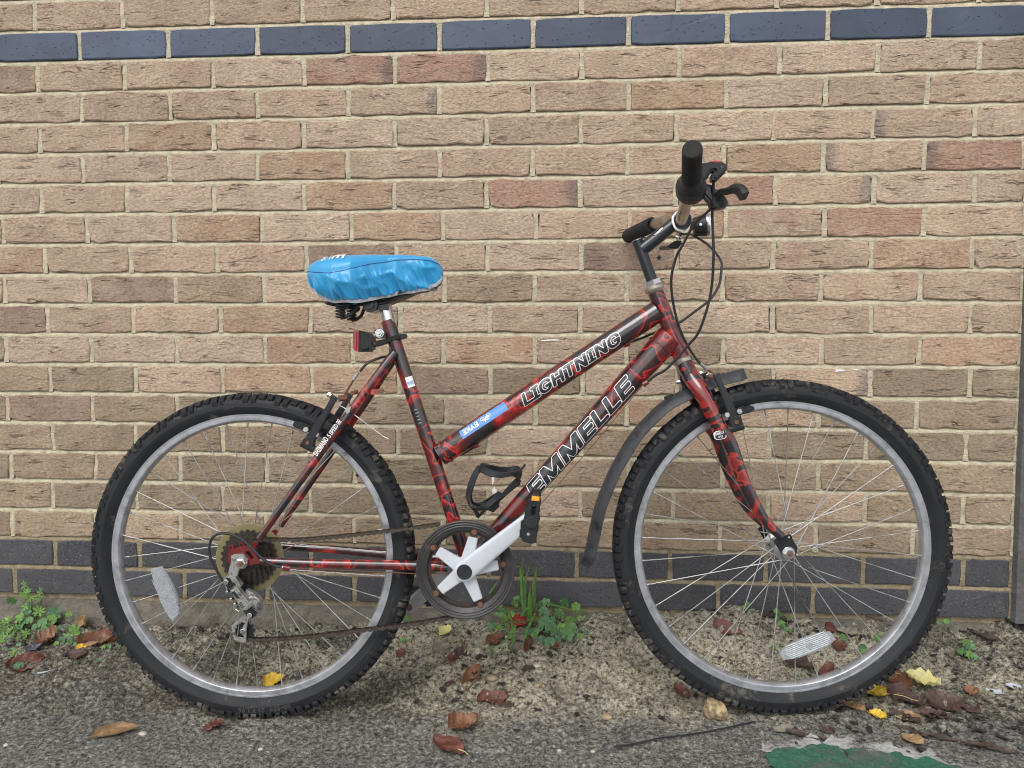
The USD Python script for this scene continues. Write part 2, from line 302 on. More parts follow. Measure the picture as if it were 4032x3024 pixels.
def brick_mesh(L, H, seed, rough=0.0012, near=True):
    """One brick: ragged bevelled face and body going into the wall, centred on its face."""
    r = np.random.default_rng(seed)
    hx, hz = L / 2, H / 2; k = 7
    o = [(-hx + L * i / k, -hz) for i in range(k)] + [(hx, -hz + H * i / 2) for i in range(2)] + [(hx - L * i / k, hz) for i in range(k)] + [(-hx, hz - H * i / 2) for i in range(2)]
    o = np.array(o); n = len(o)
    for q in (0, k, k + 2, 2 * k + 2): o[q] *= 1 - np.array([.0016 / hx, .0016 / hz]) * r.uniform(.4, 2.2)
    o = o + r.normal(0, rough, o.shape)
    inner = o * np.array([(hx - .0022) / hx, (hz - .0022) / hz])
    V = np.vstack([np.c_[inner[:, 0], np.full(n, 0.0) + r.normal(0, rough * .5, n), inner[:, 1]], np.c_[o[:, 0], np.full(n, 0.002), o[:, 1]], np.c_[o[:, 0], np.full(n, 0.06), o[:, 1]], [[0, -rough * .6, 0]]])
    F = []
    for i in range(n):
        j = (i + 1) % n
        F += [[3 * n, i, j], [i, n + i, n + j], [i, n + j, j], [n + i, 2 * n + i, 2 * n + j], [n + i, 2 * n + j, n + j]]
    return V, np.array(F)

# bricks that stand out by colour: (course, x on the wall) -> kind
special = {}
def sp(c, p, kind): special[(c, int(math.floor((p[0] - JOINTS[c][0]) / 0.225 - (0 if c % 2 == 0 else .5))))] = kind
for c, p, kd in [(1, (0.6710,1.3134), 'redend'), (1, (0.9024,1.3078), 'redend'), (1, (-0.1646,1.3111), 'brown'), (1, (0.2246,1.3131), 'pink'), (2, (0.3347,1.2438), 'pink'), (2, (0.7838,1.2397), 'endr'), (2, (1.4560,1.2412), 'orange'),
                 (2, (0.0982,1.2432), 'tan'), (3, (2.0245,1.1608), 'endl'), (3, (0.2210,1.1677), 'orange'), (4, (1.0081,1.0877), 'pink'), (4, (2.1393,1.0907), 'redleft'), (4, (1.9027,1.0841), 'endl'), (4, (0.5532,1.0893), 'orange'),
                 (5, (1.1250,1.0148), 'redend'), (5, (1.6306,1.0136), 'red'), (5, (1.8000,1.0114), 'endr'), (5, (0.6791,1.0206), 'orange'), (6, (0.7928,0.9357), 'orange'), (6, (1.9065,0.9408), 'red'), (6, (0.3399,0.9401), 'orange'), (6, (-0.0925,0.9443), 'pink'),
                 (7, (0.4445,0.8655), 'pink'), (7, (1.3189,0.8649), 'brown'), (7, (1.7929,0.8615), 'pink'), (7, (0.6079,0.8587), 'brown'), (8, (0.1213,0.7929), 'brown'), (8, (1.6775,0.7864), 'pink'), (8, (1.9001,0.7855), 'pink'), (8, (1.0077,0.7892), 'dark_tan'),
                 (9, (0.4535,0.7115), 'orange'), (9, (-0.1869,0.7122), 'brown'), (9, (-0.0025,0.7120), 'pink'), (10, (0.5698,0.6372), 'orange'), (10, (1.0189,0.6436), 'orange'), (10, (2.1337,0.6453), 'orange'),
                 (11, (0.9164,0.5698), 'brown'), (11, (0.4509,0.5678), 'orange'), (11, (0.6040,0.5685), 'orange'), (11, (1.8313,0.5793), 'endr'), (12, (-0.1084,0.4885), 'brown'), (12, (2.1283,0.4939), 'dark_tan'), (13, (0.8352,0.4209), 'dark_tan')]:
    sp(c, p, kd)

def course_bricks(c):
    sh, dev = JOINTS.get(c, (0.0, {})); par = 0.0 if c % 2 == 0 else 0.5
    edges = []
    k = int(math.floor(X_LEFT / 0.225 - par))
    while True:
        x = (k + par) * 0.225 + sh + dev.get(k, 0.0)
        if x > WALL_END: break
        edges.append((k, x)); k += 1
    edges.append((k, WALL_END + .008))
    return edges

def pick(c, k, r):
    if (c, k) in special: return special[(c, k)]
    if c == 0: return 'blue'
    if c >= 17: return 'plinth'
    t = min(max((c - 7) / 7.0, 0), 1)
    if r.random() < t * .9: return 'dark_tan' if r.random() < 0.6 else 'dark_tan2'  # darker tan and olive bricks grow more common towards the ground
    return r.choices(['tan', 'pale', 'pink', 'orange'], [6, 5, 0.8, 0.5])[0]

extra = {}
far = []
for c in range(-16, 19):
    zc = (18 - c) * 0.075 + 0.0375
    ed = course_bricks(c); r = random.Random(1000 + c)
    for (k, x0), (_, x1) in zip(ed[:-1], ed[1:]):
        L = x1 - x0 - 0.010
        if L < 0.02: continue
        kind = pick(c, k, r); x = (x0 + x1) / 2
        rough = 0.0004 if kind == 'blue' else 0.0009 if kind == 'plinth' else 0.0017
        me = brick_mesh(L, 0.065 if kind != 'blue' else 0.066, 5000 + c * 40 + k, rough)
        yy = r.uniform(-0.0012, 0.0012)
        if -2 <= c and x1 > -0.47:
            nm = {'blue': 'blue_brick', 'plinth': 'plinth_brick'}.get(kind, 'brick')
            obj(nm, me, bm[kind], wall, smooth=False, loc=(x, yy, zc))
        else:
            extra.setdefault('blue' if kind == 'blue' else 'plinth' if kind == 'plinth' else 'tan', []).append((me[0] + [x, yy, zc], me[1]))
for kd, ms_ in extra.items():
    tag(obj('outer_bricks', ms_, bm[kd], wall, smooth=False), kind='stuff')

# mortar: struck bed joints (set back under the brick above, flush on the brick below) and upright joints
xs = np.arange(X_LEFT, WALL_END + .012, 0.012)
V, F = [], []
for c in range(-16, 19):
    zb = (18 - c) * 0.075 + 0.070                              # top face of the brick below the joint
    n0 = len(V)
    for x in xs:
        a = meshkit.noise(np.array([x * 30, c * 7.3, 1.0])); b = meshkit.noise(np.array([x * 45, c * 3.1, 9.0])); d = meshkit.noise(np.array([x * 14, c * 5.7, 4.0]))
        V += [[x, 0.0035, zb - 0.007 - .0], [x, 0.0004 + 0.0016 * a, zb - 0.0012 + 0.0022 * (b - .5)], [x, 0.0016 + 0.002 * d, zb + 0.0045], [x, 0.0068 + 0.002 * a, zb + 0.0102], [x, 0.009, zb + 0.016]]
    for i in range(len(xs) - 1):
        for j in range(4):
            p, q = n0 + i * 5 + j, n0 + (i + 1) * 5 + j
            F += [[p, q, q + 1], [p, q + 1, p + 1]]
for c in range(-16, 19):
    zc = (18 - c) * 0.075 + 0.0375
    for k, x in course_bricks(c):
        n0 = len(V); zz = np.linspace(zc - .034, zc + .034, 6)
        for z in zz:
            w = 0.0062 + 0.001 * rng.uniform(-1, 1); y = 0.0028 + 0.0014 * rng.uniform(-1, 1)
            V += [[x - w, y + .0005, z], [x + rng.uniform(-.001, .001), y - 0.0008, z], [x + w, y + .0005, z]]
        for i in range(5):
            for j in range(2):
                p, q = n0 + i * 3 + j, n0 + (i + 1) * 3 + j
                F += [[p, p + 1, q + 1], [p, q + 1, q]]
V, F = np.array(V), np.array(F); low = V[F][:, :, 2].max(1) < 0.158
for nm, sel, mm in (('mortar', ~low, M_mortar), ('plinth_mortar', low, M_mortar_low)):
    t = trimesh.Trimesh(V, F[sel], process=False); t.remove_unreferenced_vertices()
    obj(nm, (np.array(t.vertices), np.array(t.faces)), mm, wall, smooth=True)
obj('backing', bx(((X_LEFT + WALL_END) / 2, 0.06, 1.28), (WALL_END - X_LEFT, 0.10, 2.70)), M_mortar_low, wall, smooth=False)
# rough concrete footing that shows below the plinth
fx = np.arange(X_LEFT, 2.23, 0.02); V, F = [], []
for x in fx:
    a = meshkit.fbm(np.array([x * 12, 0, 3.0])); b = meshkit.fbm(np.array([x * 25, 5.0, 1.0]))
    V += [[x, 0.02, -0.008], [x, -0.004 - .004 * b, -0.012 - .004 * a], [x, -0.020 - .012 * a, -0.022 - .01 * b], [x, -0.036 - .016 * b, -0.06], [x, -0.04, -0.22]]
for i in range(len(fx) - 1):
    for j in range(4):
        p, q = i * 5 + j, (i + 1) * 5 + j; F += [[p, p + 1, q + 1], [p, q + 1, q]]
obj('footing', (np.array(V), np.array(F)), M_footing, wall, smooth=True)
# white paint splashes and a chalky scrape on the bricks
M_white = mat('white_paint_mark', (0.75, 0.75, 0.73), 0.7, vary=0.1)
def splash(cx, cz, w, h, seed):
    r = np.random.default_rng(seed); n = 14; th = np.arange(n) / n * 2 * math.pi
    rad = 1 + r.uniform(-.45, .35, n)
    V = np.vstack([[[cx, -0.0026, cz]], np.c_[cx + w / 2 * rad * np.cos(th), np.full(n, -0.0020), cz + h / 2 * rad * np.sin(th)]])
    return V, np.array([[0, 1 + i, 1 + (i + 1) % n] for i in range(n)])
for k, (p, w, h) in enumerate([((1.0252,0.3222), .007, .030), ((1.0278,0.2897), .011, .022), ((1.0320,0.2810), .007, .012), ((1.1696,0.6609), .04, .0035), ((1.1509,0.6598), .02, .003), ((1.8431,0.5900), .022, .006), ((1.8819,0.5916), .012, .004), ((1.4347,0.3803), .004, .004)]):
    obj('paint_splash', splash(p[0], p[1], w, h, k), M_white, wall, smooth=False)

# ------------------------------------------------------------------ ground
# <ground>
def ground_height(x, y):
    x = np.asarray(x, float); y = np.asarray(y, float)
    xc = np.clip(x, -0.4, 2.5)
    zb = np.interp(xc, [-.4, .3, .8, 1.3, 1.6, 2.0, 2.5], [-.055, -.05, -.028, -.012, -.016, -.016, -.016])
    yw = -0.3625 + 0.035 * (xc - .576)
    zw = -0.113 + 0.0285 * (xc - .576)
    t = np.clip(y / yw, 0, 1)
    s = t * t * (3 - 2 * t) * 0.45 + t * 0.55
    z = zb + (zw - zb) * s
    z = z - 0.03 * np.clip(yw - y, 0, 1.2)
    z = z + 0.034 * np.exp(-((x - 1.60) / 0.11) ** 2 - ((y + 0.03) / 0.085) ** 2)
    return z
# </ground>
def ground_full(x, y):
    x = np.asarray(x, float); y = np.asarray(y, float)
    z = ground_height(x, y)
    P = np.stack([x, y, np.zeros_like(x)], -1)
    near = np.clip(1 - np.maximum(np.maximum(-y - 0.9, x - 2.7), -x - .6) / 0.5, 0, 1)
    soft = np.clip((y + 0.40 + 0.10 * (meshkit.fbm(P * 6, 3, 5) - .5)) / 0.10, 0, 1)
    z = z + near * ((meshkit.fbm(P * 14, 3, 1) - .5) * (0.014 * soft + 0.007) + (meshkit.fbm(P * 45, 3, 2) - .5) * (0.016 * soft + 0.006) + (meshkit.noise(P * 120, 3) - .5) * (0.008 * soft + .0035))
    return z
def graded(lo, a, b, step, hi):
    mid = np.arange(a, b + step / 2, step)
    left = a - (np.geomspace(step, a - lo + step, 26) - step)[1:][::-1]; right = b + (np.geomspace(step, hi - b + step, 26) - step)[1:]
    return np.concatenate([left, mid, right])
gx = graded(-45, -0.55, 2.75, 0.006, 45); gy = graded(-45, -0.80, 0.03, 0.0055, 45)
X, Y = np.meshgrid(gx, gy, indexing='ij')
Z = ground_full(X.ravel(), Y.ravel())
V = np.stack([X.ravel(), Y.ravel(), Z], 1); ny = len(gy)
I, J = np.meshgrid(np.arange(len(gx) - 1), np.arange(ny - 1), indexing='ij'); p = (I * ny + J).ravel()
F = np.vstack([np.stack([p, p + ny, p + ny + 1], 1), np.stack([p, p + ny + 1, p + 1], 1)])
M_ground = usdkit.material(stage, '/World/Looks/ground_soil_and_tarmac', {
    'geo': ('geometry', {}), 'sx': ('separate_xyz', {}),
    # front: worn tarmac, back: sandy soil, along a ragged line
    'n1': ('noise_texture', {'scale': 5.0, 'detail': 5.0, 'roughness': 0.65}), 'e1': ('math', {'math_type': 'multiply_add', 'value2': 0.62, 'value3': -0.31}), 'e2': ('math', {'math_type': 'add'}),
    'front': ('map_range', {'range_type': 'smoothstep', 'from_min': -0.27, 'from_max': -0.44, 'clamp': True}),
    # sand against damp dark earth
    'n2': ('noise_texture', {'scale': 7.0, 'detail': 7.0, 'roughness': 0.7}),
    'sandx': ('map_range', {'range_type': 'smoothstep', 'from_min': 0.55, 'from_max': 1.15, 'to_min': -0.07, 'to_max': 0.075, 'clamp': True}),
    'sandr': ('map_range', {'range_type': 'smoothstep', 'from_min': 1.85, 'from_max': 2.15, 'to_min': 0.0, 'to_max': -0.16, 'clamp': True}),
    's1': ('math', {'math_type': 'add'}), 's2': ('math', {'math_type': 'add'}),
    'sand': ('map_range', {'range_type': 'smoothstep', 'from_min': 0.40, 'from_max': 0.60, 'clamp': True}),
    'fine': ('noise_texture', {'scale': 110.0, 'detail': 4.0, 'roughness': 0.85}),
    'earth_c': ('rgb_ramp', {'ramp': [(0.36, (0.022, 0.020, 0.016)), (0.45, (0.075, 0.067, 0.053)), (0.53, (0.155, 0.142, 0.112)), (0.60, (0.28, 0.258, 0.21)), (0.68, (0.42, 0.39, 0.325))]}),
    'sand_c': ('rgb_ramp', {'ramp': [(0.36, (0.05, 0.044, 0.033)), (0.44, (0.19, 0.17, 0.128)), (0.52, (0.36, 0.33, 0.25)), (0.60, (0.46, 0.425, 0.335)), (0.68, (0.53, 0.495, 0.40))]}),
    'tar_c': ('rgb_ramp', {'ramp': [(0.36, (0.028, 0.026, 0.023)), (0.44, (0.090, 0.085, 0.076)), (0.52, (0.165, 0.157, 0.140)), (0.60, (0.275, 0.262, 0.232)), (0.68, (0.44, 0.42, 0.375))]}),
    'soil': ('mix', {}), 'all': ('mix', {}),
    'pale': ('noise_texture', {'scale': 4.0, 'detail': 6.0, 'roughness': 0.7}), 'pr': ('rgb_ramp', {'ramp': [(0.3, (0.72, 0.72, 0.74)), (0.5, (1, 1, 1)), (0.72, (1.35, 1.34, 1.3))]}), 'pm': ('mix', {'mix_type': 'multiply', 'fac': 1.0}),
    # moss
    'mn': ('noise_texture', {'scale': 11.0, 'detail': 5.0}), 'mr': ('map_range', {'from_min': 0.64, 'from_max': 0.72, 'to_max': 0.5, 'clamp': True}), 'mm': ('mix', {'color2': (0.10, 0.12, 0.045)}),
    'bn': ('noise_texture', {'scale': 150.0, 'detail': 4.0, 'roughness': 0.7}), 'b': ('bump', {'strength': 1.0, 'distance': 0.009}),
    'p': ('principled_bsdf', {'roughness': 0.92, 'specular_ior_level': 0.25})},
    [('geo.position', 'sx.vector'), ('geo.position', 'n1.vector'), ('n1.fac', 'e1.value1'), ('sx.y', 'e2.value1'), ('e1.value', 'e2.value2'), ('e2.value', 'front.value'),
     ('geo.position', 'n2.vector'), ('sx.x', 'sandx.value'), ('sx.x', 'sandr.value'), ('n2.fac', 's1.value1'), ('sandx.result', 's1.value2'), ('s1.value', 's2.value1'), ('sandr.result', 's2.value2'), ('s2.value', 'sand.value'),
     ('geo.position', 'fine.vector'), ('fine.fac', 'earth_c.fac'), ('fine.fac', 'sand_c.fac'), ('fine.fac', 'tar_c.fac'),
     ('sand.result', 'soil.fac'), ('earth_c.color', 'soil.color1'), ('sand_c.color', 'soil.color2'),
     ('geo.position', 'mn.vector'), ('mn.fac', 'mr.value'), ('mr.result', 'mm.fac'), ('soil.color', 'mm.color1'),
     ('front.result', 'all.fac'), ('mm.color', 'all.color1'), ('tar_c.color', 'all.color2'),
     ('geo.position', 'pale.vector'), ('pale.fac', 'pr.fac'), ('all.color', 'pm.color1'), ('pr.color', 'pm.color2'), ('pm.color', 'p.base_color'),
     ('geo.position', 'bn.vector'), ('bn.fac', 'b.height'), ('b.normal', 'p.normal')], surface='p.BSDF')
tag(obj('ground', (V, F), M_ground, smooth=True), 'worn tarmac giving way to sandy soil along the foot of the wall', kind='structure')

# green painted patch with its pale border, worn, at the lower right
def sheet(poly, lift, name, m):
    t = trimesh.creation.triangulate_polygon(poly, engine='earcut')
    v3 = np.c_[t[0], np.zeros(len(t[0]))]
    v, f = trimesh.remesh.subdivide_to_size(v3, t[1], 0.007)
    v[:, 2] = ground_full(v[:, 0], v[:, 1]) + lift
    return v, f
def worn(name, c, rim):
    return usdkit.material(stage, '/World/Looks/' + name, {'geo': ('geometry', {}), 'n': ('noise_texture', {'scale': 190.0, 'detail': 5.0, 'roughness': 0.75}), 'w': ('noise_texture', {'scale': 13.0, 'detail': 5.0}),
        'a': ('math', {'math_type': 'multiply_add', 'value2': 1.3}), 'r': ('map_range', {'from_min': rim, 'from_max': rim + 0.16, 'clamp': True}),
        'cr': ('rgb_ramp', {'ramp': [(0.3, tuple(np.array(c) * .6)), (0.7, tuple(np.array(c) * 1.3))]}), 'm': ('mix', {'color2': (0.10, 0.095, 0.088)}),
        'b': ('bump', {'distance': 0.003}), 'p': ('principled_bsdf', {'roughness': 0.8, 'specular_ior_level': 0.3})},
        [('geo.position', 'n.vector'), ('geo.position', 'w.vector'), ('n.fac', 'a.value1'), ('w.fac', 'a.value3'), ('a.value', 'r.value'), ('n.fac', 'cr.fac'), ('cr.color', 'm.color1'), ('r.result', 'm.fac'), ('m.color', 'p.base_color'), ('n.fac', 'b.height'), ('b.normal', 'p.normal')], surface='p.BSDF')
border = [(1.5660,-0.4391), (1.6261,-0.4303), (1.6834,-0.4268), (1.7383,-0.4299), (1.7907,-0.4381), (1.8363,-0.4598), (1.8785,-0.4848), (1.9076,-0.5108)]
green = [(1.5640,-0.4812), (1.6164,-0.4650), (1.6741,-0.4561), (1.7258,-0.4651), (1.7763,-0.4746), (1.8246,-0.4871), (1.8691,-0.5049), (1.8886,-0.5128)]
bpoly = Polygon(border + [(border[-1][0] + .05, border[-1][1] - .35), (border[0][0] + .12, border[0][1] - .5)]).buffer(0)
gpoly = Polygon(green + [(green[-1][0] - .0, green[-1][1] - .3), (green[0][0] + .10, green[0][1] - .42)]).buffer(0)
def ragged(poly, amp, seed):
    r = np.random.default_rng(seed); p = np.array(poly.segmentize(.006).exterior.coords[:-1])
    return Polygon(p + (meshkit.noise(np.c_[p * 70, np.zeros(len(p))], seed)[:, None] - .5) * amp * np.array([1, 2.2]) + r.normal(0, amp * .12, p.shape)).buffer(0)
bpoly, gpoly = ragged(bpoly, .016, 3), ragged(gpoly, .010, 4)
patch = xform('ground_marking')
tag(patch, 'worn green painted marking with a pale grey border at the lower right of the ground', 'ground marking')
obj('pale_border', sheet(bpoly, 0.0022, '', None), worn('worn_grey_white_paint', (0.36, 0.36, 0.345), 1.12), patch, smooth=True)
obj('green_paint', sheet(gpoly, 0.0050, '', None), worn('worn_green_paint', (0.030, 0.12, 0.075), 1.12), patch, smooth=True)

# loose grit on the soil and tarmac
M_grit = usdkit.material(stage, '/World/Looks/grit', {'g': ('geometry', {}), 'r': ('rgb_ramp', {'ramp': [(0, (0.05, 0.045, 0.04)), (0.3, (0.14, 0.12, 0.09)), (0.6, (0.28, 0.25, 0.18)), (0.9, (0.40, 0.37, 0.30)), (1, (0.62, 0.60, 0.55))]}), 'p': ('principled_bsdf', {'roughness': 0.9})},
    [('g.random_per_island', 'r.fac'), ('r.color', 'p.base_color')], surface='p.BSDF')
ico = trimesh.creation.icosphere(0); IV, IF = np.array(ico.vertices), np.array(ico.faces)
V, F = [], []
N_GRIT = 16000
gxs = nrng.uniform(-0.45, 2.6, N_GRIT); gys = -0.75 * nrng.uniform(0, 1, N_GRIT) ** 0.9 + 0.0
gs = np.clip(nrng.lognormal(-6.5, 0.45, N_GRIT), 0.0006, 0.0055) * np.where(gys < -.42, .75, 1)
gz = ground_full(gxs, gys)
for i in range(N_GRIT):
    v = IV * nrng.uniform(.6, 1.25, (12, 1)) * gs[i] * np.array([1, 1, .75]) + [gxs[i], gys[i], gz[i] + gs[i] * .3]
    V.append(v); F.append(IF + i * 12)
tag(obj('grit', (np.vstack(V), np.vstack(F)), M_grit, smooth=False), 'loose grit and small crumbs scattered over the ground along the wall', 'grit', kind='stuff')

# weathered post and blue gate board closing the wall on the right
gate = xform('gate')
tag(gate, 'weathered grey timber gate post with blue painted boards at the right end of the wall', 'gate')
M_post = mat('weathered_grey_timber', (0.085, 0.084, 0.084), 0.85, vary=0.35, scale=28, bump=0.004, bscale=90, dirt=((0.10, 0.085, 0.07), 0.35, 18), coords='world')
M_blueboard = mat('faded_blue_paint', (0.12, 0.20, 0.30), 0.6, vary=0.2, scale=14, bump=0.002, bscale=120, dirt=((0.16, 0.15, 0.13), 0.3, 12), coords='world')
obj('gate_post', cat([bx((2.290, 0.018, 1.10), (0.074, 0.075, 2.2))]), M_post, gate, smooth=False)
for k in range(7): obj('gate_board', bx((2.39 + k * .125, 0.025, 1.10), (0.119, 0.022, 2.1)), M_blueboard, gate, smooth=False)
for z in (0.35, 1.7): obj('gate_rail', bx((2.79, 0.055, z), (0.93, 0.036, 0.10)), M_post, gate, smooth=False)
obj('rusty_screw', disc(.004, 0.0, 0.004, (2.30, -.0195, .27)), mat('rust', (0.09, 0.035, 0.018), 0.85, vary=.4, scale=120, bump=.001, bscale=500), gate)
# ------------------------------------------------------------------ bicycle materials
def paint_mat(name, scale, stops, streak, distort):
    N = {'tc': ('texture_coordinate', {}), 'n': ('noise_texture', {'scale': scale, 'detail': 2.0, 'roughness': 0.45, 'distortion': distort}), 'r': ('rgb_ramp', {'ramp': stops}),
         's': ('noise_texture', {'scale': 130.0, 'detail': 4.0, 'roughness': 0.7}), 'sa': ('math', {'math_type': 'multiply_add', 'value2': streak, 'value3': -streak / 2}), 'ad': ('math', {'math_type': 'add'}),
         'd': ('noise_texture', {'scale': 60.0, 'detail': 5.0, 'roughness': 0.75}), 'dr': ('map_range', {'from_min': 0.64, 'from_max': 0.74, 'to_max': 0.55, 'clamp': True}), 'dm': ('mix', {'color2': (0.11, 0.085, 0.065)}),
         'rr': ('map_range', {'from_min': 0.35, 'from_max': 0.65, 'to_min': 0.22, 'to_max': 0.42, 'clamp': True}),
         'p': ('principled_bsdf', {'coat_weight': 0.9, 'coat_roughness': 0.09})}
    L = [('tc.object', 'n.vector'), ('tc.object', 's.vector'), ('s.fac', 'sa.value1'), ('n.fac', 'ad.value1'), ('sa.value', 'ad.value2'), ('ad.value', 'r.fac'),
         ('tc.object', 'd.vector'), ('d.fac', 'dr.value'), ('r.color', 'dm.color1'), ('dr.result', 'dm.fac'), ('dm.color', 'p.base_color'), ('d.fac', 'rr.value'), ('rr.result', 'p.roughness')]
    return usdkit.material(stage, '/World/Looks/' + name, N, L, surface='p.BSDF')
BK, MR, RD, BR = (0.007, 0.004, 0.006), (0.034, 0.0035, 0.0045), (0.16, 0.008, 0.008), (0.58, 0.045, 0.030)
M_paint = paint_mat('black_red_marbled_paint', 11.0, [(0.0, RD), (0.31, (0.10, .006, .007)), (0.37, BK), (0.43, BK), (0.465, MR), (0.52, (0.075, .005, .006)), (0.555, (0.20, .009, .009)), (0.575, (0.48, .030, .021)), (0.582, MR), (0.61, BK), (0.655, (0.03, .004, .005)), (0.69, (0.14, .007, .008)), (0.71, (0.50, .035, .024)), (0.717, BK), (1, BK)], 0.05, 1.1)
M_fork = paint_mat('black_red_scalloped_paint', 22.0, [(0.0, RD), (0.34, (0.15, .008, .008)), (0.40, (0.34, .022, .016)), (0.408, BK), (0.51, BK), (0.54, MR), (0.56, (0.12, .007, .007)), (0.605, (0.26, .016, .012)), (0.625, (0.42, .03, .02)), (0.632, BK), (1, BK)], 0.06, 0.5)
M_black = mat('black_plastic', (0.013, 0.014, 0.016), 0.45, spec=0.35, vary=0.3, scale=40, bump=0.0006, bscale=600, dirt=((0.06, 0.056, 0.05), 0.15, 50))
M_blackmetal = mat('black_enamel', (0.008, 0.010, 0.014), 0.34, spec=0.4, vary=0.3, scale=40, dirt=((0.10, 0.09, 0.08), 0.06, 60), coat=0.3)
M_grip = mat('black_rubber_grip', (0.012, 0.0115, 0.011), 0.7, spec=0.3, vary=0.3, scale=60, bump=0.0008, bscale=500)
M_tyre = mat('tyre_rubber', (0.013, 0.014, 0.016), 0.62, spec=0.3, vary=0.3, scale=14, bump=0.0006, bscale=500, dirt=((0.10, 0.092, 0.078), 0.32, 22), rvar=0.12)
M_tread = mat('tyre_tread_rubber', (0.013, 0.013, 0.015), 0.72, spec=0.25, vary=0.3, scale=25, bump=0.001, bscale=400, dirt=((0.12, 0.105, 0.085), 0.40, 26))
M_rim = mat('brushed_aluminium_rim', (0.42, 0.43, 0.46), 0.38, metal=0.85, vary=0.2, scale=40, dirt=((0.16, 0.15, 0.14), 0.28, 28), rvar=0.1)
M_spoke = mat('spoke_steel', (0.42, 0.42, 0.42), 0.40, metal=0.85, vary=0.35, scale=20, dirt=((0.12, 0.095, 0.075), 0.45, 9))
M_chrome = mat('chrome', (0.60, 0.60, 0.60), 0.2, metal=1.0, vary=0.2, scale=50, dirt=((0.22, 0.19, 0.16), 0.25, 55), rvar=0.08)
M_dullchrome = mat('dull_stained_chrome', (0.36, 0.32, 0.28), 0.32, metal=0.95, vary=0.35, scale=35, dirt=((0.13, 0.10, 0.08), 0.3, 50))
M_alloy = mat('cast_alloy', (0.36, 0.36, 0.35), 0.42, metal=0.75, vary=0.25, scale=60, bump=0.0008, bscale=300, dirt=((0.08, 0.072, 0.06), 0.45, 60))
M_crank = mat('silver_white_crank_paint', (0.50, 0.53, 0.57), 0.42, metal=0.1, vary=0.06, scale=25, dirt=((0.30, 0.28, 0.25), 0.12, 45), coat=0.2)
M_greycrank = mat('dirty_silver_crank_paint', (0.27, 0.28, 0.28), 0.55, metal=0.1, vary=0.15, scale=25, dirt=((0.14, 0.12, 0.10), 0.3, 45))
M_chain = mat('grimy_chain_steel', (0.075, 0.058, 0.047), 0.5, metal=0.55, vary=0.45, scale=160, dirt=((0.11, 0.05, 0.028), 0.25, 120))
M_sprocket = mat('dark_sprocket_steel', (0.040, 0.034, 0.028), 0.5, metal=0.5, vary=0.4, scale=90, dirt=((0.09, 0.05, 0.03), 0.25, 70))
M_ring = mat('rusty_chainring_steel', (0.045, 0.036, 0.032), 0.5, metal=0.4, vary=0.4, scale=50, dirt=((0.12, 0.045, 0.02), 0.4, 45))
M_guard = mat('scuffed_dark_guard', (0.024, 0.022, 0.023), 0.48, vary=0.4, scale=28, dirt=((0.10, 0.075, 0.06), 0.28, 24), bump=0.0005, bscale=300)
M_rust = mat('rusty_bolt', (0.13, 0.055, 0.032), 0.75, vary=.4, scale=150, bump=.0008, bscale=600)
M_redpaint = mat('plain_red_paint', (0.12, 0.006, 0.007), 0.35, vary=0.2, scale=40, coat=0.4, dirt=((0.05, 0.03, 0.03), 0.2, 45))
M_nylon_pts = None
M_clear = mat('clear_reflector_plastic', (0.50, 0.53, 0.56), 0.22, vary=0.10, scale=90, bump=0.0010, bscale=300, coat=0.5, extra={'transmission_weight': 0.55})
M_redlens = mat('red_lens', (0.40, 0.008, 0.012), 0.15, vary=0.2, scale=60, bump=0.001, bscale=400, coat=0.6, extra={'transmission_weight': 0.2})
M_orange = mat('amber_reflector', (0.85, 0.36, 0.02), 0.25, vary=0.15, scale=150, bump=0.001, bscale=600, coat=0.4)
M_disc = mat('yellowed_clear_plastic', (0.21, 0.175, 0.085), 0.4, vary=0.15, scale=30, dirt=((0.16, 0.12, 0.06), 0.2, 40), extra={'transmission_weight': 0.3})
M_white_p = mat('white_plastic', (0.74, 0.73, 0.70), 0.45, vary=0.06)
M_whiteink = mat('white_decal', (0.78, 0.78, 0.77), 0.4, vary=0.04, coat=0.3)
M_blackink = mat('black_decal', (0.012, 0.014, 0.017), 0.3, vary=0.2, coat=0.5)
M_bluesticker = mat('blue_sticker', (0.09, 0.24, 0.60), 0.45, vary=0.06, coat=0.2)
M_mud = mat('wet_black_mudguard', (0.032, 0.033, 0.037), 0.42, spec=0.4, vary=0.2, scale=16, bump=0.0006, bscale=200, dirt=((0.007, 0.007, 0.008), 0.42, 48), rvar=0.15)
M_cable = mat('black_cable_housing', (0.014, 0.014, 0.016), 0.38, vary=0.2)
M_lensw = mat('front_lamp_lens', (0.75, 0.75, 0.72), 0.2, vary=0.05, coat=0.6)
M_redwin = mat('red_indicator', (0.55, 0.06, 0.08), 0.3, vary=0.05)

# ------------------------------------------------------------------ bicycle
RC = np.array([0.56610185, -0.35305966, 0.22036822])
E1 = np.array([0.99898608, 0.03482523, 0.0285309]); E3 = np.array([-0.02952469, 0.028364, 0.99916154]); NN = np.cross(E1, E3)
mb = np.eye(4); mb[0, :3] = E1; mb[1, :3] = np.cross(E3, E1); mb[2, :3] = E3; mb[3, :3] = RC
bike = xform('bicycle', matrix=Gf.Matrix4d(*mb.ravel().tolist()))
tag(bike, 'red and black marbled step-through mountain bike leaning on the brick wall', 'bicycle')
WB = 1.06474
BB = atc((0.4399,-0.0700,-0.0216), 0)                       # bottom bracket centre
Yc = np.array([0, -1.0, 0])

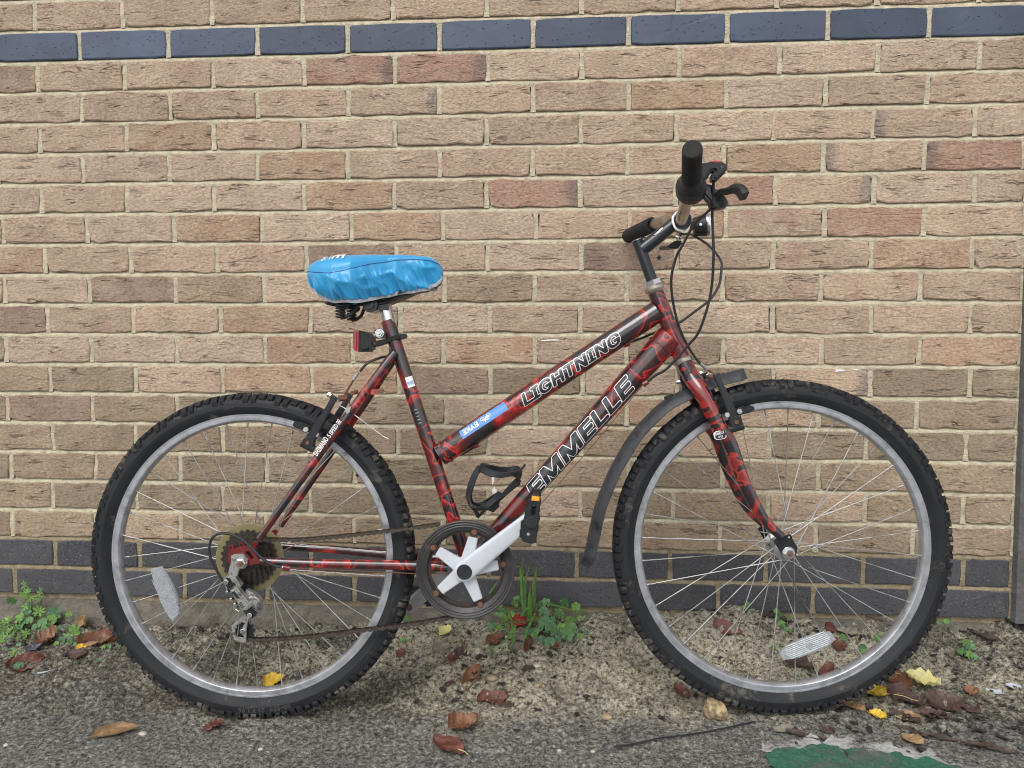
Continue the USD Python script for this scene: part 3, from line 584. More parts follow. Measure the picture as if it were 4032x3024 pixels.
# ---- wheels
def make_wheel(cx, rear, seed):
    w = xform('rear_wheel' if rear else 'front_wheel', bike)
    C = np.array([cx, 0, 0.0]); r = random.Random(seed)
    prof = [(.2905, .0125), (.2925, .0150), (.298, .0205), (.3035, .0236), (.3052, .0240), (.3060, .0246), (.3068, .0240), (.312, .0240), (.319, .0222), (.3245, .0165), (.3278, .0085), (.3286, 0)]
    prof = prof + [(a, -b) for a, b in prof[-2::-1]] + [(.284, -.010), (.284, .010)]
    obj('tyre', lathe(prof, 128, C, closed=True), M_tyre, w, smooth=50)
    B, N = [], 62
    def block(th, dth, pr, h):
        V = []
        for s in (-1, 1):
            for (rr, c) in pr:
                t = th + s * dth / 2 + h * c
                V.append(C + np.array([rr * math.cos(t), -c, rr * math.sin(t)]))
        k = len(pr); F = []
        for i in range(k):
            j = (i + 1) % k; F += [[i, j, k + j], [i, k + j, k + i]]
        for i in range(1, k - 1): F += [[0, i + 1, i], [k, k + i, k + i + 1]]
        return np.array(V), np.array(F)
    for i in range(N):
        t0 = i / N * 2 * math.pi
        for s in (-1, 1):
            j = r.uniform(-.004, .004); wear = r.uniform(0, .0012)
            sh = [(.3235, .0115), (.3324 - wear, .0122), (.3290 - wear, .0205), (.3215, .0250), (.3150, .0250), (.3150, .0205)]
            sh2 = [(.3235, .0115), (.3322 - wear, .0130), (.3290 - wear, .0205), (.3245, .0236), (.3190, .0205)]
            B.append(block(t0 + (.5 * math.pi / N if s > 0 else 0) + j, .034, [(a, b * s) for a, b in (sh if i % 2 else sh2)], 0.5 * s))
            B.append(block(t0 + .052 + (.5 * math.pi / N if s > 0 else 0) + j, .030, [(a, b * s) for a, b in (sh2 if i % 2 else sh)], 0.5 * s))
            ce = [(.3265, .0010), (.3338 - wear, .0012), (.3332 - wear, .0088), (.3255, .0100)]
            B.append(block(t0 + .03 * s + .02, .058, [(a, b * s) for a, b in ce], 1.5 * s))
    obj('tread', B, M_tread, w, smooth=False)
    rp = [(.2850, .0105), (.2895, .0112), (.2908, .0122), (.2900, .0128), (.2872, .0126), (.2868, .0120), (.2785, .0120), (.2775, .0112), (.2750, .0075), (.2738, .0035), (.2735, 0)]
    rp = rp + [(a, -b) for a, b in rp[-2::-1]] + [(.2825, -.008), (.2825, .008)]
    obj('rim', lathe(rp, 128, C, closed=True), M_rim, w, smooth=40)
    # hub
    cR, cL = (.018, -.034) if rear else (.033, -.033)
    fr = .0225 if rear else .019
    obj('hub', lathe([(.006, cL - .006), (.012, cL - .005), (fr, cL - .002), (fr + .002, cL), (fr, cL + .002), (.013, cL + .006), (.0125, cR - .006), (fr, cR - .002), (fr + .002, cR), (fr, cR + .002), (.012, cR + .005), (.006, cR + .008)], 28, C), M_alloy, w)
    ax = .074 if rear else .066
    obj('axle', disc(.0048, -ax, ax, C), M_rust, w)
    for s in (-1, 1):
        if rear and s > 0: obj('axle_nut', [hexnut(.0105, .064, .071, C), disc(.012, .0625, .0645, C)], M_chrome, w)
        else: obj('axle_nut', [disc(.0125, s * .0560 if s > 0 else -.0578, .0578 if s > 0 else -.0560, C), hexnut(.0100, *((.0575, .0645) if s > 0 else (-.0645, -.0575)), C)], M_chrome, w)
    # spokes, laced three-cross
    ph = r.uniform(0, .3) + (0.06 if rear else .0)
    for i in range(36):
        side = 1 if i % 2 else -1; k = i // 2; dirn = 1 if k % 2 else -1
        tr = ph + i / 36 * 2 * math.pi
        th_ = tr + dirn * (6 * math.pi / 18) * .98
        c = cR if side > 0 else cL
        p0 = C + np.array([fr * math.cos(th_), -(c + side * .001 * dirn), fr * math.sin(th_)])
        p1 = C + np.array([.2745 * math.cos(tr), -side * .003, .2745 * math.sin(tr)])
        d = (p1 - p0) / np.linalg.norm(p1 - p0)
        m1, m2 = p1 - d * .012, p1 - d * .0118
        obj('spoke', tube([p0, m1, m2, p1], [.00098, .00098, .0019, .0019][:2] if False else .00098, 6, caps=False), M_spoke, w, smooth=True)
        obj('nipple', tube([m1, p1], [.0014, .0021], 6), M_alloy, w, smooth=True)
    return w, C
rw, CR_ = make_wheel(0.0, True, 3)
fwh, CF_ = make_wheel(WB, False, 11)
def bolt(parent, c, r, c0, c1, m=None, name='bolt', axis=(0, -1, 0), hexa=True):
    return obj(name, (hexnut if hexa else disc)(r, c0, c1, atc(c, 0) if axis == (0, -1, 0) else c, axis), m or M_chrome, parent)
refl = plate([(-0.2104,-0.0120,-0.0217), (-0.1877,-0.0120,-0.0182), (-0.1786,-0.0120,-0.0323), (-0.1652,-0.0120,-0.0580), (-0.1565,-0.0120,-0.0835), (-0.1529,-0.0120,-0.1154), (-0.1674,-0.0120,-0.1312), (-0.1787,-0.0120,-0.1167), (-0.1921,-0.0120,-0.0894), (-0.2027,-0.0120,-0.0542)], .006, .015, .002)
obj('spoke_reflector', refl, M_clear, rw)
obj('reflector_hub', disc(.007, .014, .0165, atc((-0.1818,-0.0160,-0.0750), 0)), M_clear, rw)
def prism_rows(p0, p1, w, n, c):
    p0, p1 = A3(p0), A3(p1); d = (p1 - p0) / np.linalg.norm(p1 - p0); s_ = np.array([-d[2], 0, d[0]])
    return [tube([off(p0 + s_ * (k / (n - 1) - .5) * w + d * .004 * abs(k - (n - 1) / 2) / n * 4, c), off(p1 + s_ * (k / (n - 1) - .5) * w - d * .004 * abs(k - (n - 1) / 2) / n * 4, c)], .0011, 4) for k in range(n)]
obj('reflector_prisms', prism_rows(atc((-0.1969,-0.0160,-0.0325), 0), atc((-0.1629,-0.0160,-0.1156), 0), .026, 8, .0150), M_clear, rw)
refl = plate([(1.0569,-0.0120,-0.2130), (1.0640,-0.0120,-0.2025), (1.0915,-0.0120,-0.1865), (1.1249,-0.0120,-0.1745), (1.1581,-0.0120,-0.1697), (1.1675,-0.0120,-0.1843), (1.1516,-0.0120,-0.1980), (1.1243,-0.0120,-0.2101), (1.0940,-0.0120,-0.2205), (1.0636,-0.0120,-0.2248)], .006, .015, .002)
obj('spoke_reflector', refl, M_clear, fwh)
obj('reflector_hub', disc(.007, .014, .0165, atc((1.1150,-0.0160,-0.1955), 0)), M_clear, fwh)
obj('reflector_prisms', prism_rows(atc((1.0672,-0.0160,-0.2116), 0), atc((1.1550,-0.0160,-0.1775), 0), .026, 8, .0150), M_clear, fwh)
obj('valve', tube([(0.2299,0.0000,0.1735), (0.2180,0.0000,0.1582)], [.004, .0035], 10), M_black, rw)
# moulded lettering on the tyre walls
def text_poly(text, h, bold=True):
    t = meshkit.text_mesh(text, h, 0.002, bold)
    v, f = np.array(t.vertices), np.array(t.faces)
    top = (v[f][:, :, 2] > 0.0015).all(1)
    return unary_union([Polygon(v[q][:, :2]).buffer(1e-6) for q in f[top]]).buffer(h * .004)
def tri(poly, step):
    vs, fs, n = [], [], 0
    for g in getattr(poly, 'geoms', [poly]):
        if g.area < 1e-9: continue
        v, f = trimesh.creation.triangulate_polygon(g, engine='earcut')
        v, f = trimesh.remesh.subdivide_to_size(np.c_[v, np.zeros(len(v))], f, step)
        vs.append(v); fs.append(f + n); n += len(v)
    return np.vstack(vs), np.vstack(fs)
def ring_text(text, h, C, r0, th_mid, c):
    p = text_poly(text, h); cx = p.centroid.x
    v, f = tri(p, .006); th = th_mid - (v[:, 0] - cx) / r0; rr = r0 + v[:, 1] - h / 2
    return np.stack([C[0] + rr * np.cos(th), np.full(len(v), -c), C[2] + rr * np.sin(th)], 1), f
M_mould = mat('raised_tyre_lettering', (0.055, 0.055, 0.056), 0.55, vary=0.1)
obj('size_lettering', ring_text('50-559   26 X 1.95', .0085, CR_, .3115, math.radians(-86), .0246), M_mould, rw, smooth=False)

# ---- frame tubes
def part(name, mesh, m, parent=bike, smooth=35): return obj(name, mesh, m, parent, smooth=smooth)
ST0, ST1 = atc((0.2913,0.0000,0.4718), 0), BB
seat_tube = part('seat_tube', tube([ST0, ST1], .0140, 28), M_paint)
TT0, TT1 = atc((0.3898,0.0000,0.1972), 0), atc((0.8315,0.0000,0.4741), 0)
top_tube = part('top_tube', tube([TT0, TT1], [.0232, .0222], 32), M_paint)
HT0, HT1 = atc((0.8282,0.0000,0.5156), 0), atc((0.8786,0.0000,0.3810), 0)
DT0, DT1 = tuple(A3(BB) + (A3(atc((0.8478,0.0000,0.4100), 0)) - A3(BB)) * .03), atc((0.8552,0.0000,0.4230), 0)
down_tube = part('down_tube', tube([DT0, lerp(DT0, DT1, .15), lerp(DT0, DT1, .5), lerp(DT0, DT1, .8), DT1], [.0155, .0162, .0205, .0250, .0275], 36), M_paint)
part('head_tube', tube([HT0, HT1], [.0160, .0168, .0170], 32), M_paint)
part('bottom_bracket_shell', disc(.0195, -.034, .034, BB, n=32), M_paint)
def weld(p, d, r):
    """A bead of weld round a tube end."""
    d = A3(d) / np.linalg.norm(d); a = np.cross(d, [0, 1, 0]); b = np.array([0, 1.0, 0]); th = np.linspace(0, 2 * math.pi, 40)
    pts = [A3(p) + r * (math.cos(t) * a + math.sin(t) * b) + d * .0012 * math.sin(t * 14) for t in th]
    return tube(pts, [.0016 + .0005 * math.sin(k * 2.2) for k in range(40)], 6)
part('weld_bead', weld(lerp(TT0, TT1, .028), A3(TT1) - A3(TT0), .0235), M_paint)
part('weld_bead', weld(lerp(DT0, DT1, .955), A3(DT1) - A3(DT0), .0272), M_paint)
for s in (1, -1):
    p0 = (0.3066,-0.0120,0.4065); p1 = (0.0366,-0.0600,0.0473)
    a, b, c0, c1 = atc(p0, .013 * s), atc(lerp(p0, p1, .25), .036 * s), 0, 0
    part('seat_stay', tube([a, b, atc(lerp(p0, p1, .5), .050 * s), atc(lerp(p0, p1, .8), .060 * s), atc(p1, .061 * s)], [.0095, .0088, .0080, .0072, .0068], 16, smooth=4), M_paint)
    q0 = (0.0376,-0.0610,0.0029); q1 = (0.4028,-0.0300,-0.0226)
    part('chain_stay', tube([atc(q0, .061 * s), atc(lerp(q0, q1, .3), .057 * s), atc(lerp(q0, q1, .72), .038 * s), atc(q1, .030 * s)], [.0078, .0088, .0098, .0105], 16, smooth=4), M_paint)
part('stay_bridge', cyl(atc((0.2664,-0.0400,0.3293), -.040), atc((0.2664,-0.0400,0.3293), .040), .006), M_paint)
# dropouts with mudguard eyes
do = unary_union([Polygon([(p[0], p[2]) for p in ((-0.0307,-0.0600,0.0071), (-0.0265,-0.0600,0.0216), (-0.0161,-0.0600,0.0287), (0.0005,-0.0600,0.0321), (0.0153,-0.0600,0.0355), (0.0265,-0.0600,0.0407), (0.0319,-0.0600,0.0370), (0.0258,-0.0600,0.0207), (0.0326,-0.0600,0.0060), (0.0492,-0.0600,0.0085), (0.0489,-0.0600,-0.0015), (0.0249,-0.0600,-0.0039), (0.0064,-0.0600,-0.0081), (-0.0156,-0.0600,-0.0078), (-0.0265,-0.0600,-0.0039))])])
for p in ((-0.0216,-0.0600,0.0294), (-0.0003,-0.0600,0.0348)):
    do = do.union(Point(p[0], p[2]).buffer(.0062)).difference(Point(p[0], p[2]).buffer(.0026))
sl = [(0.0056,-0.0600,0.0211), (0.0149,-0.0600,0.0227), (0.0236,-0.0600,0.0089), (0.0180,-0.0600,0.0063)]
do = do.difference(Polygon([(p[0], p[2]) for p in sl]))
for s in (1, -1): part('dropout', plate(do, .0575 * s - .0025, .0575 * s + .0025, .0008), M_redpaint)

# ---- seat post, clamp, saddle
sp0, sp1 = lerp(ST0, ST1, .05), atc((0.2861,0.0000,0.5039), 0)
part('seat_post', tube([sp0, sp1], .0128, 24), M_chrome)
part('seat_clamp_bolt', [hexnut(.0075, .0155, .022, atc((0.2773,-0.0200,0.4460), 0)), disc(.0095, .012, .016, atc((0.2773,-0.0200,0.4460), 0)), disc(.0038, .02, .027, atc((0.2773,-0.0200,0.4460), 0))], M_chrome)
part('seat_clamp_ear', bx(A3(atc((0.2777,0.0000,0.4449), 0)) , (.022, .024, .018)), M_blackmetal)
saddle = xform('saddle', bike)
obj('saddle_shell', plate([(0.1624,0.0000,0.5316), (0.1769,0.0000,0.5154), (0.2143,0.0000,0.5125), (0.2403,0.0000,0.5052), (0.2944,0.0000,0.5036), (0.3209,0.0000,0.5130), (0.3491,0.0000,0.5242), (0.3717,0.0000,0.5336), (0.3719,0.0000,0.5401), (0.3162,0.0000,0.5436), (0.2601,0.0000,0.5398), (0.1851,0.0000,0.5383)], -.026, .026, .008), M_black, saddle)
obj('saddle_clamp', [disc(.0155, -.024, .024, atc((0.2616,-0.0200,0.5031), 0)), disc(.0105, .024, .028, atc((0.2606,-0.0200,0.5031), 0)), bx(A3(atc((0.2795,0.0000,0.5041), 0)), (.036, .034, .024))], M_blackmetal, saddle)
for s in (1, -1):
    c = .044 * s
    top, bot = atc((0.2079,-0.0440,0.5046), c), atc((0.2075,-0.0440,0.4767), c)
    hel = [A3(top) * (1 - t) + A3(bot) * t + .0085 * np.array([math.cos(t * 5 * 2 * math.pi), math.sin(t * 5 * 2 * math.pi), 0]) for t in np.linspace(0, 1, 70)]
    obj('saddle_spring', tube(hel, .0021, 7), M_black, saddle)
    obj('saddle_rail', tube([bot, atc((0.2170,-0.0440,0.4783), c), atc((0.2290,-0.0400,0.4863), c * .9), atc((0.2380,-0.0300,0.5003), c * .7), atc((0.2505,-0.0200,0.5052), c * .5), atc((0.2912,-0.0200,0.5068), c * .4), atc((0.3453,-0.0100,0.5252), c * .2)], .0034, 10, smooth=6), M_black, saddle)
    obj('saddle_wire', tube([atc((0.1833,-0.0440,0.5068), c), atc((0.1961,-0.0440,0.5072), c), atc((0.2143,-0.0440,0.5059), c), atc((0.2232,-0.0440,0.5006), c), atc((0.2120,-0.0440,0.4928), c)], .0032, 8, smooth=5), M_black, saddle)
obj('saddle_wire', tube([atc((0.1833,-0.0440,0.5068), .044), atc((0.1682,0.0000,0.5101), 0), atc((0.1833,-0.0440,0.5068), -.044)], .0032, 8, smooth=6), M_black, saddle)

# ---- rear light and its strap
rl = xform('rear_light', bike)
obj('lamp_lens', plate([(0.2236,-0.0120,0.4478), (0.2285,-0.0120,0.4535), (0.2355,-0.0120,0.4533), (0.2330,-0.0120,0.4107), (0.2271,-0.0120,0.4112), (0.2221,-0.0120,0.4174)], -.018, .018, .004), M_redlens, rl)
obj('lamp_body', plate([(0.2350,-0.0120,0.4533), (0.2488,-0.0120,0.4498), (0.2570,-0.0120,0.4459), (0.2628,-0.0120,0.4356), (0.2617,-0.0120,0.4172), (0.2540,-0.0120,0.4092), (0.2330,-0.0120,0.4097)], -.018, .018, .006), M_black, rl)
obj('lamp_clip', plate([(0.2541,-0.0200,0.4429), (0.2632,-0.0200,0.4390), (0.2633,-0.0200,0.4134), (0.2559,-0.0200,0.4117)], -.008, .0195, .002), M_black, rl)
obj('lamp_arm', plate([(0.2588,-0.0140,0.4283), (0.2691,-0.0140,0.4308), (0.2933,-0.0140,0.4366), (0.2967,-0.0140,0.4273), (0.2706,-0.0140,0.4197), (0.2613,-0.0140,0.4191)], -.006, .011, .002), M_black, rl)
obj('pivot_screw', disc(.0036, .011, .0135, atc((0.2647,-0.0120,0.4249), 0)), M_rust, rl)
axd = A3(ST1) - A3(ST0); axd /= np.linalg.norm(axd)
sc = atc((0.3026,0.0000,0.4349), 0)
obj('tube_strap', lathe([(.0142, -.0045), (.0168, -.0045), (.0168, .0045), (.0142, .0045)], 30, sc, tuple(axd), closed=True), M_black, rl)
obj('strap_teeth', [bx(A3(atc(lerp((0.2945,-0.0160,0.4328), (0.3160,-0.0160,0.4377), k / 8), .0172)), (.0016, .002, .008)) for k in range(9)], M_black, rl, smooth=False)
obj('strap_tail', plate([(0.3139,-0.0140,0.4424), (0.3278,-0.0140,0.4439), (0.3304,-0.0140,0.4392), (0.3275,-0.0140,0.4347), (0.3154,-0.0140,0.4319)], -.006, .014, .001), M_black, rl)

# ---- headset, stem, bars
hd = A3(HT0) - A3(HT1); hd /= np.linalg.norm(hd)
part('upper_headset_cup', lathe([(.010, -.006), (.0165, -.006), (.0200, -.002), (.0205, .002), (.0200, .006), (.0175, .0085), (.010, .0088)], 36, atc((0.8281,0.0000,0.5180), 0), tuple(hd)), M_dullchrome)
part('headset_locknut', [lathe([(.010, -.002), (.0185, -.002), (.0185, .0015), (.0168, .003), (.010, .003)], 36, atc((0.8265,0.0000,0.5238), 0), tuple(hd)), hexnut(.0172, .003, .0135, atc((0.8265,0.0000,0.5238), 0), tuple(hd))], M_chrome)
part('lower_headset_cup', lathe([(.012, -.006), (.0195, -.006), (.0202, -.001), (.0196, .0035), (.0170, .006), (.012, .006)], 36, atc((0.8797,0.0000,0.3762), 0), tuple(hd)), M_dullchrome)
Q0, Q1 = atc((0.8243,0.0000,0.5324), 0), atc((0.7957,0.0000,0.6165), 0)
part('stem', [tube([Q0, Q1], .0114, 24), tube([atc((0.8043,0.0000,0.5971), 0), atc((0.8269,0.0000,0.6139), 0), atc((0.8768,0.0000,0.6527), 0)], [.0135, .0138, .0128], 24)], M_blackmetal)
part('stem_bolt_cap', disc(.0112, -.002, .0015, Q1, tuple(A3(Q1) - A3(Q0))), M_chrome)
BC = atc((0.8815,0.0000,0.6501), 0)
part('stem_clamp', [disc(.0185, -.021, .021, BC, n=32)], M_blackmetal)
part('stem_clamp_bolt', cyl(atc((0.8358,0.0000,0.5834), 0), atc((0.8405,0.0000,0.5784), 0), .004), M_black)
part('paint_chip', plate([(0.8260,-0.0135,0.6236), (0.8324,-0.0135,0.6289), (0.8396,-0.0135,0.6357), (0.8447,-0.0135,0.6387), (0.8451,-0.0135,0.6360), (0.8395,-0.0135,0.6302), (0.8315,-0.0135,0.6250)], .0105, .0133), mat('bare_scraped_metal', (.7, .7, .7), .5))
bar = [(0.8815,0.0000,0.6494), (0.8789,-0.0250,0.6480), (0.8762,-0.0600,0.6546), (0.8736,-0.1000,0.6648), (0.8723,-0.1350,0.6721), (0.8713,-0.1600,0.6809), (0.8513,-0.2850,0.7138)]
barf = [(0.8815,0.0000,0.6494), (0.8813,0.0250,0.6547), (0.8744,0.0600,0.6638), (0.8644,0.1000,0.6698), (0.8544,0.1350,0.6722), (0.8494,0.1600,0.6725), (0.8110,0.2800,0.6688)]
part('handlebar', tube(barf[::-1] + bar[1:], .0112, 20, smooth=5), M_dullchrome)
def grip(p0, p1, m, name, rings=34):
    p0, p1 = A3(p0), A3(p1); d = p1 - p0; L = np.linalg.norm(d); prof = [(.011, 0), (.0165, .0)]
    for k in range(rings):
        h = .004 + (L - .012) * k / rings; prof += [(.0158, h), (.0166, h + .001), (.0166, h + .0022), (.0158, h + .003)]
    prof += [(.0166, L - .006), (.0160, L - .001), (.0140, L), (1e-5, L)]
    return obj(name, lathe(prof, 40, p0, tuple(d / L)), m, bike, smooth=25)
gr0, gr1 = (0.8714,-0.1650,0.6861), (0.8509,-0.2870,0.7156)
grip(gr0, gr1, M_grip, 'handlebar_grip')
gl0, gl1 = (0.8480,0.1500,0.6725), (0.8107,0.2850,0.6706)
grip(gl0, gl1, M_grip, 'handlebar_grip', 26)
gd = A3(gr1) - A3(gr0); gd /= np.linalg.norm(gd)
part('twist_shifter', [lathe([(.012, -.030), (.0200, -.030), (.0268, -.026), (.0272, -.010), (.0262, -.004), (.0230, -.001), (.0225, .006), (.0200, .010), (.0175, .022), (.0160, .024)], 40, gr0, tuple(gd))], M_black)
part('shifter_arm', plate([(0.8909,-0.1550,0.7246), (0.9065,-0.1550,0.7262), (0.9291,-0.1550,0.7254), (0.9368,-0.1550,0.7208), (0.9373,-0.1550,0.7137), (0.9329,-0.1550,0.7054), (0.9200,-0.1550,0.6938), (0.9108,-0.1550,0.6948), (0.9103,-0.1550,0.7033), (0.9147,-0.1550,0.7110), (0.9090,-0.1550,0.7091), (0.9031,-0.1550,0.6979), (0.8958,-0.1550,0.6897), (0.8888,-0.1550,0.6913), (0.8877,-0.1550,0.7098)], .135, .160, .004), M_black)
part('gear_window', plate([(0.9090,-0.1500,0.7277), (0.9175,-0.1500,0.7296), (0.9303,-0.1500,0.7269), (0.9217,-0.1500,0.7252)], .139, .156, .001), M_redwin)
part('shifter_hole', disc(.0032, .159, .1605, atc((0.9277,-0.1600,0.7163), 0)), M_blackink)
part('brake_lever_perch', [plate([(0.8953,-0.1300,0.6890), (0.9040,-0.1300,0.6944), (0.9141,-0.1300,0.6919), (0.9254,-0.1300,0.6814), (0.9424,-0.1300,0.6649), (0.9451,-0.1300,0.6561), (0.9392,-0.1300,0.6491), (0.9204,-0.1300,0.6468), (0.9133,-0.1300,0.6514), (0.9106,-0.1300,0.6617), (0.8979,-0.1300,0.6766), (0.8790,-0.1300,0.6700), (0.8792,-0.1300,0.6816)], .112, .134, .004)], M_blackmetal)
lv = [(0.9196,-0.1350,0.6646), (0.9264,-0.1500,0.6712), (0.9306,-0.1800,0.6701), (0.9394,-0.2000,0.6683), (0.9451,-0.2150,0.6618), (0.9483,-0.2250,0.6493)]
part('brake_lever', [ribbon(lv, (0, -1, .35), .024, .0125), disc(.013, .122, .140, atc((0.9267,-0.1350,0.6601), 0), n=20)], M_black)
part('lever_screw', hexnut(.0028, .134, .1365, atc((0.9172,-0.1350,0.6525), 0)), M_rust)
part('brake_lever_perch', plate([(0.8700,0.1000,0.6164), (0.8854,0.1000,0.6277), (0.9007,0.1000,0.6306), (0.9022,0.1000,0.6221), (0.8935,0.1000,0.6122), (0.8801,0.1000,0.6127)], -.112, -.098, .003), M_black)
part('barrel_adjuster', [lathe([(.0045, -.003), (.0078, -.003), (.0078, .003), (.0045, .003)], 18, (0.8925,0.0800,0.6327), (1, -.9, -.3), closed=True), cyl((0.8898,0.0850,0.6378), (0.8955,0.0750,0.6384), .0045)], M_chrome)
part('brake_lever', tube([(0.8930,0.1050,0.6232), (0.8921,0.1200,0.6204), (0.8867,0.1700,0.6246), (0.8754,0.2100,0.6291)], [.007, .006, .006, .005], 10, smooth=5), M_blackmetal)
part('cable_tie', [tube([(0.8633,-0.0200,0.6565), (0.8631,-0.0240,0.6448), (0.8680,-0.0260,0.6326), (0.8787,-0.0220,0.6290), (0.8884,-0.0200,0.6267), (0.8958,-0.0150,0.6391), (0.8982,-0.0120,0.6505)], .0022, 8, smooth=6), tube([(0.8633,-0.0200,0.6565), (0.8681,-0.0200,0.6618), (0.8737,-0.0150,0.6665)], .0022, 8, smooth=5)], M_white_p)
fl = xform('front_light', bike)
fa = (.98, -.05, .06)
fc = (0.9190,0.0500,0.6482)
obj('lamp_body', lathe([(1e-5, -.002), (.0175, -.002), (.0195, .002), (.0215, .020), (.0225, .0225)], 36, fc, fa), M_black, fl)
obj('lamp_ring', lathe([(.0200, .0215), (.0232, .0220), (.0238, .025), (.0235, .028), (.0205, .0285)], 36, fc, fa, closed=True), M_chrome, fl)
obj('lamp_lens', lathe([(.0215, .0275), (.019, .031), (.010, .0335), (1e-5, .034)], 36, fc, fa), M_lensw, fl)
obj('lamp_switch', disc(.0030, 0, .003, (0.9267,0.0280,0.6481), (0, -1, 0)), M_lensw, fl)
obj('lamp_bracket', [tube([(0.8963,0.0500,0.6571), (0.9085,0.0500,0.6535), (0.9198,0.0500,0.6482)], .006, 10)], M_black, fl)

# ---- cables
CB = .0026
part('gear_cable', tube([(0.9152,-0.1450,0.6963), (0.9161,-0.1400,0.6852), (0.9176,-0.1200,0.6375), (0.9207,-0.1100,0.5662), (0.9169,-0.0950,0.4968), (0.8987,-0.0800,0.4320), (0.8803,-0.0600,0.4039), (0.8417,-0.0450,0.3605), (0.8221,-0.0350,0.3489), (0.8062,-0.0290,0.3356)], CB, 10, smooth=8), M_cable)
part('brake_cable', tube([(0.9184,-0.1200,0.6533), (0.9028,-0.1100,0.6397), (0.8878,-0.0950,0.6252), (0.8675,-0.0800,0.5879), (0.8598,-0.0700,0.5721), (0.8515,-0.0600,0.5355), (0.8540,-0.0500,0.4980), (0.8636,-0.0400,0.4542), (0.8748,-0.0300,0.4264), (0.8873,-0.0200,0.4039), (0.9026,-0.0080,0.3822), (0.9150,-0.0040,0.3676)], CB, 10, smooth=8), M_cable)
part('brake_cable', tube([(0.8954,0.0700,0.6368), (0.9067,0.0600,0.6355), (0.9171,0.0550,0.6311), (0.9483,0.0500,0.6080), (0.9694,0.0450,0.5773), (0.9694,0.0400,0.5546), (0.9625,0.0350,0.5252), (0.9424,0.0300,0.4964), (0.9090,0.0270,0.4717), (0.8805,0.0240,0.4526), (0.8524,0.0240,0.4421), (0.8180,0.0220,0.4284), (0.7922,0.0100,0.4191), (0.7765,0.0000,0.4144), (0.7704,0.0000,0.4113)], CB, 10, smooth=8), M_cable)
part('cable_ferrule', [cyl((0.9138,-0.0040,0.3688), (0.9286,0.0000,0.3558), .0036), ], M_alloy)
part('cable_noodle', tube([(0.9274,0.0000,0.3577), (0.9395,0.0020,0.3478), (0.9483,0.0100,0.3439)], .0024, 8), M_rust)
part('cable_stop', [cyl((0.8062,-0.0290,0.3356), (0.7970,-0.0290,0.3298), .0052), ], M_redpaint)
part('cable_stop', [cyl((0.7751,0.0000,0.4127), (0.7642,0.0000,0.4078), .0050)], M_redpaint)
part('cable_stop', [cyl((0.4686,0.0000,0.2167), (0.4591,0.0000,0.2119), .0045)], M_redpaint)
part('inner_cable', tube([(0.7642,0.0000,0.4078), (0.4623,0.0000,0.2150)], .0009, 6), M_rust)
part('inner_cable', tube([(0.7970,-0.0290,0.3298), (0.6994,-0.0300,0.2169), (0.5901,-0.0260,0.0977), (0.4117,-0.0300,-0.0367), (0.3454,-0.0400,-0.0329), (0.0993,-0.0660,-0.0109)], .0009, 6), M_rust)
part('brake_cable', tube([(0.4591,0.0000,0.2119), (0.4257,0.0150,0.1946), (0.3864,0.0260,0.2005), (0.3533,0.0260,0.2680), (0.3301,0.0260,0.3448), (0.3067,0.0240,0.4025), (0.2915,0.0220,0.4155), (0.2898,0.0200,0.4017), (0.2738,0.0000,0.3969), (0.2508,-0.0120,0.3871), (0.2348,-0.0120,0.3708)], CB, 10, smooth=8), M_cable)
part('cable_ferrule', cyl((0.2305,-0.0120,0.3690), (0.2210,-0.0120,0.3536), .0034), M_alloy)
part('cable_noodle', tube([(0.2216,-0.0120,0.3544), (0.2093,-0.0100,0.3365), (0.1987,-0.0060,0.3212)], .0022, 8), M_rust)
part('brake_wire', tube([(0.1917,-0.0100,0.3174), (0.1911,-0.0250,0.3070), (0.2115,-0.0350,0.2960), (0.2371,-0.0400,0.2779), (0.2641,-0.0400,0.2566), (0.2857,-0.0400,0.2397)], .0009, 6, smooth=5), M_spoke)
part('wire_cap', cyl((0.2835,-0.0400,0.2408), (0.2938,-0.0400,0.2362), .0019), M_chrome)

# ---- fork
fk = [(0.8818,0.0000,0.3731), (0.8866,-0.0120,0.3579), (0.8938,-0.0300,0.3372), (0.9062,-0.0450,0.3145), (0.9192,-0.0500,0.2872), (0.9370,-0.0520,0.2461), (0.9561,-0.0520,0.2179), (0.9824,-0.0530,0.1399), (1.0090,-0.0540,0.0829), (1.0287,-0.0550,0.0547), (1.0515,-0.0560,0.0321)]
fork = xform('fork', bike)
for s in (1, -1):
    obj('fork_blade', tube([(p[0], p[1] * s, p[2]) for p in fk], [.0165, .0168, .0165, .0158, .0152, .0148, .0140, .0125, .0110, .0098, .0085], 24, smooth=5), M_fork, fork)
    d_ = unary_union([Polygon([(p[0], p[2]) for p in ((1.0367,-0.0560,0.0234), (1.0515,-0.0560,0.0351), (1.0691,-0.0560,0.0333), (1.0818,-0.0560,0.0107), (1.0787,-0.0560,-0.0042), (1.0654,-0.0560,-0.0099), (1.0509,-0.0560,-0.0007))])])
    ey = (1.0661,-0.0560,0.0304)
    d_ = d_.union(Point(ey[0], ey[2]).buffer(.0058)).difference(Point(ey[0], ey[2]).buffer(.0024))
    obj('fork_dropout', plate(d_, .0545 * s - .0022, .0545 * s + .0022, .0006), M_blackmetal, fork)
part('fork_badge', plate(Polygon([(p[0], p[2]) for p in ((0.9242,-0.0660,0.2336), (0.9292,-0.0660,0.2385), (0.9426,-0.0660,0.2413), (0.9465,-0.0660,0.2385), (0.9483,-0.0660,0.2279), (0.9445,-0.0660,0.2242), (0.9300,-0.0660,0.2223), (0.9263,-0.0660,0.2251))]), .060, .0662), M_whiteink)
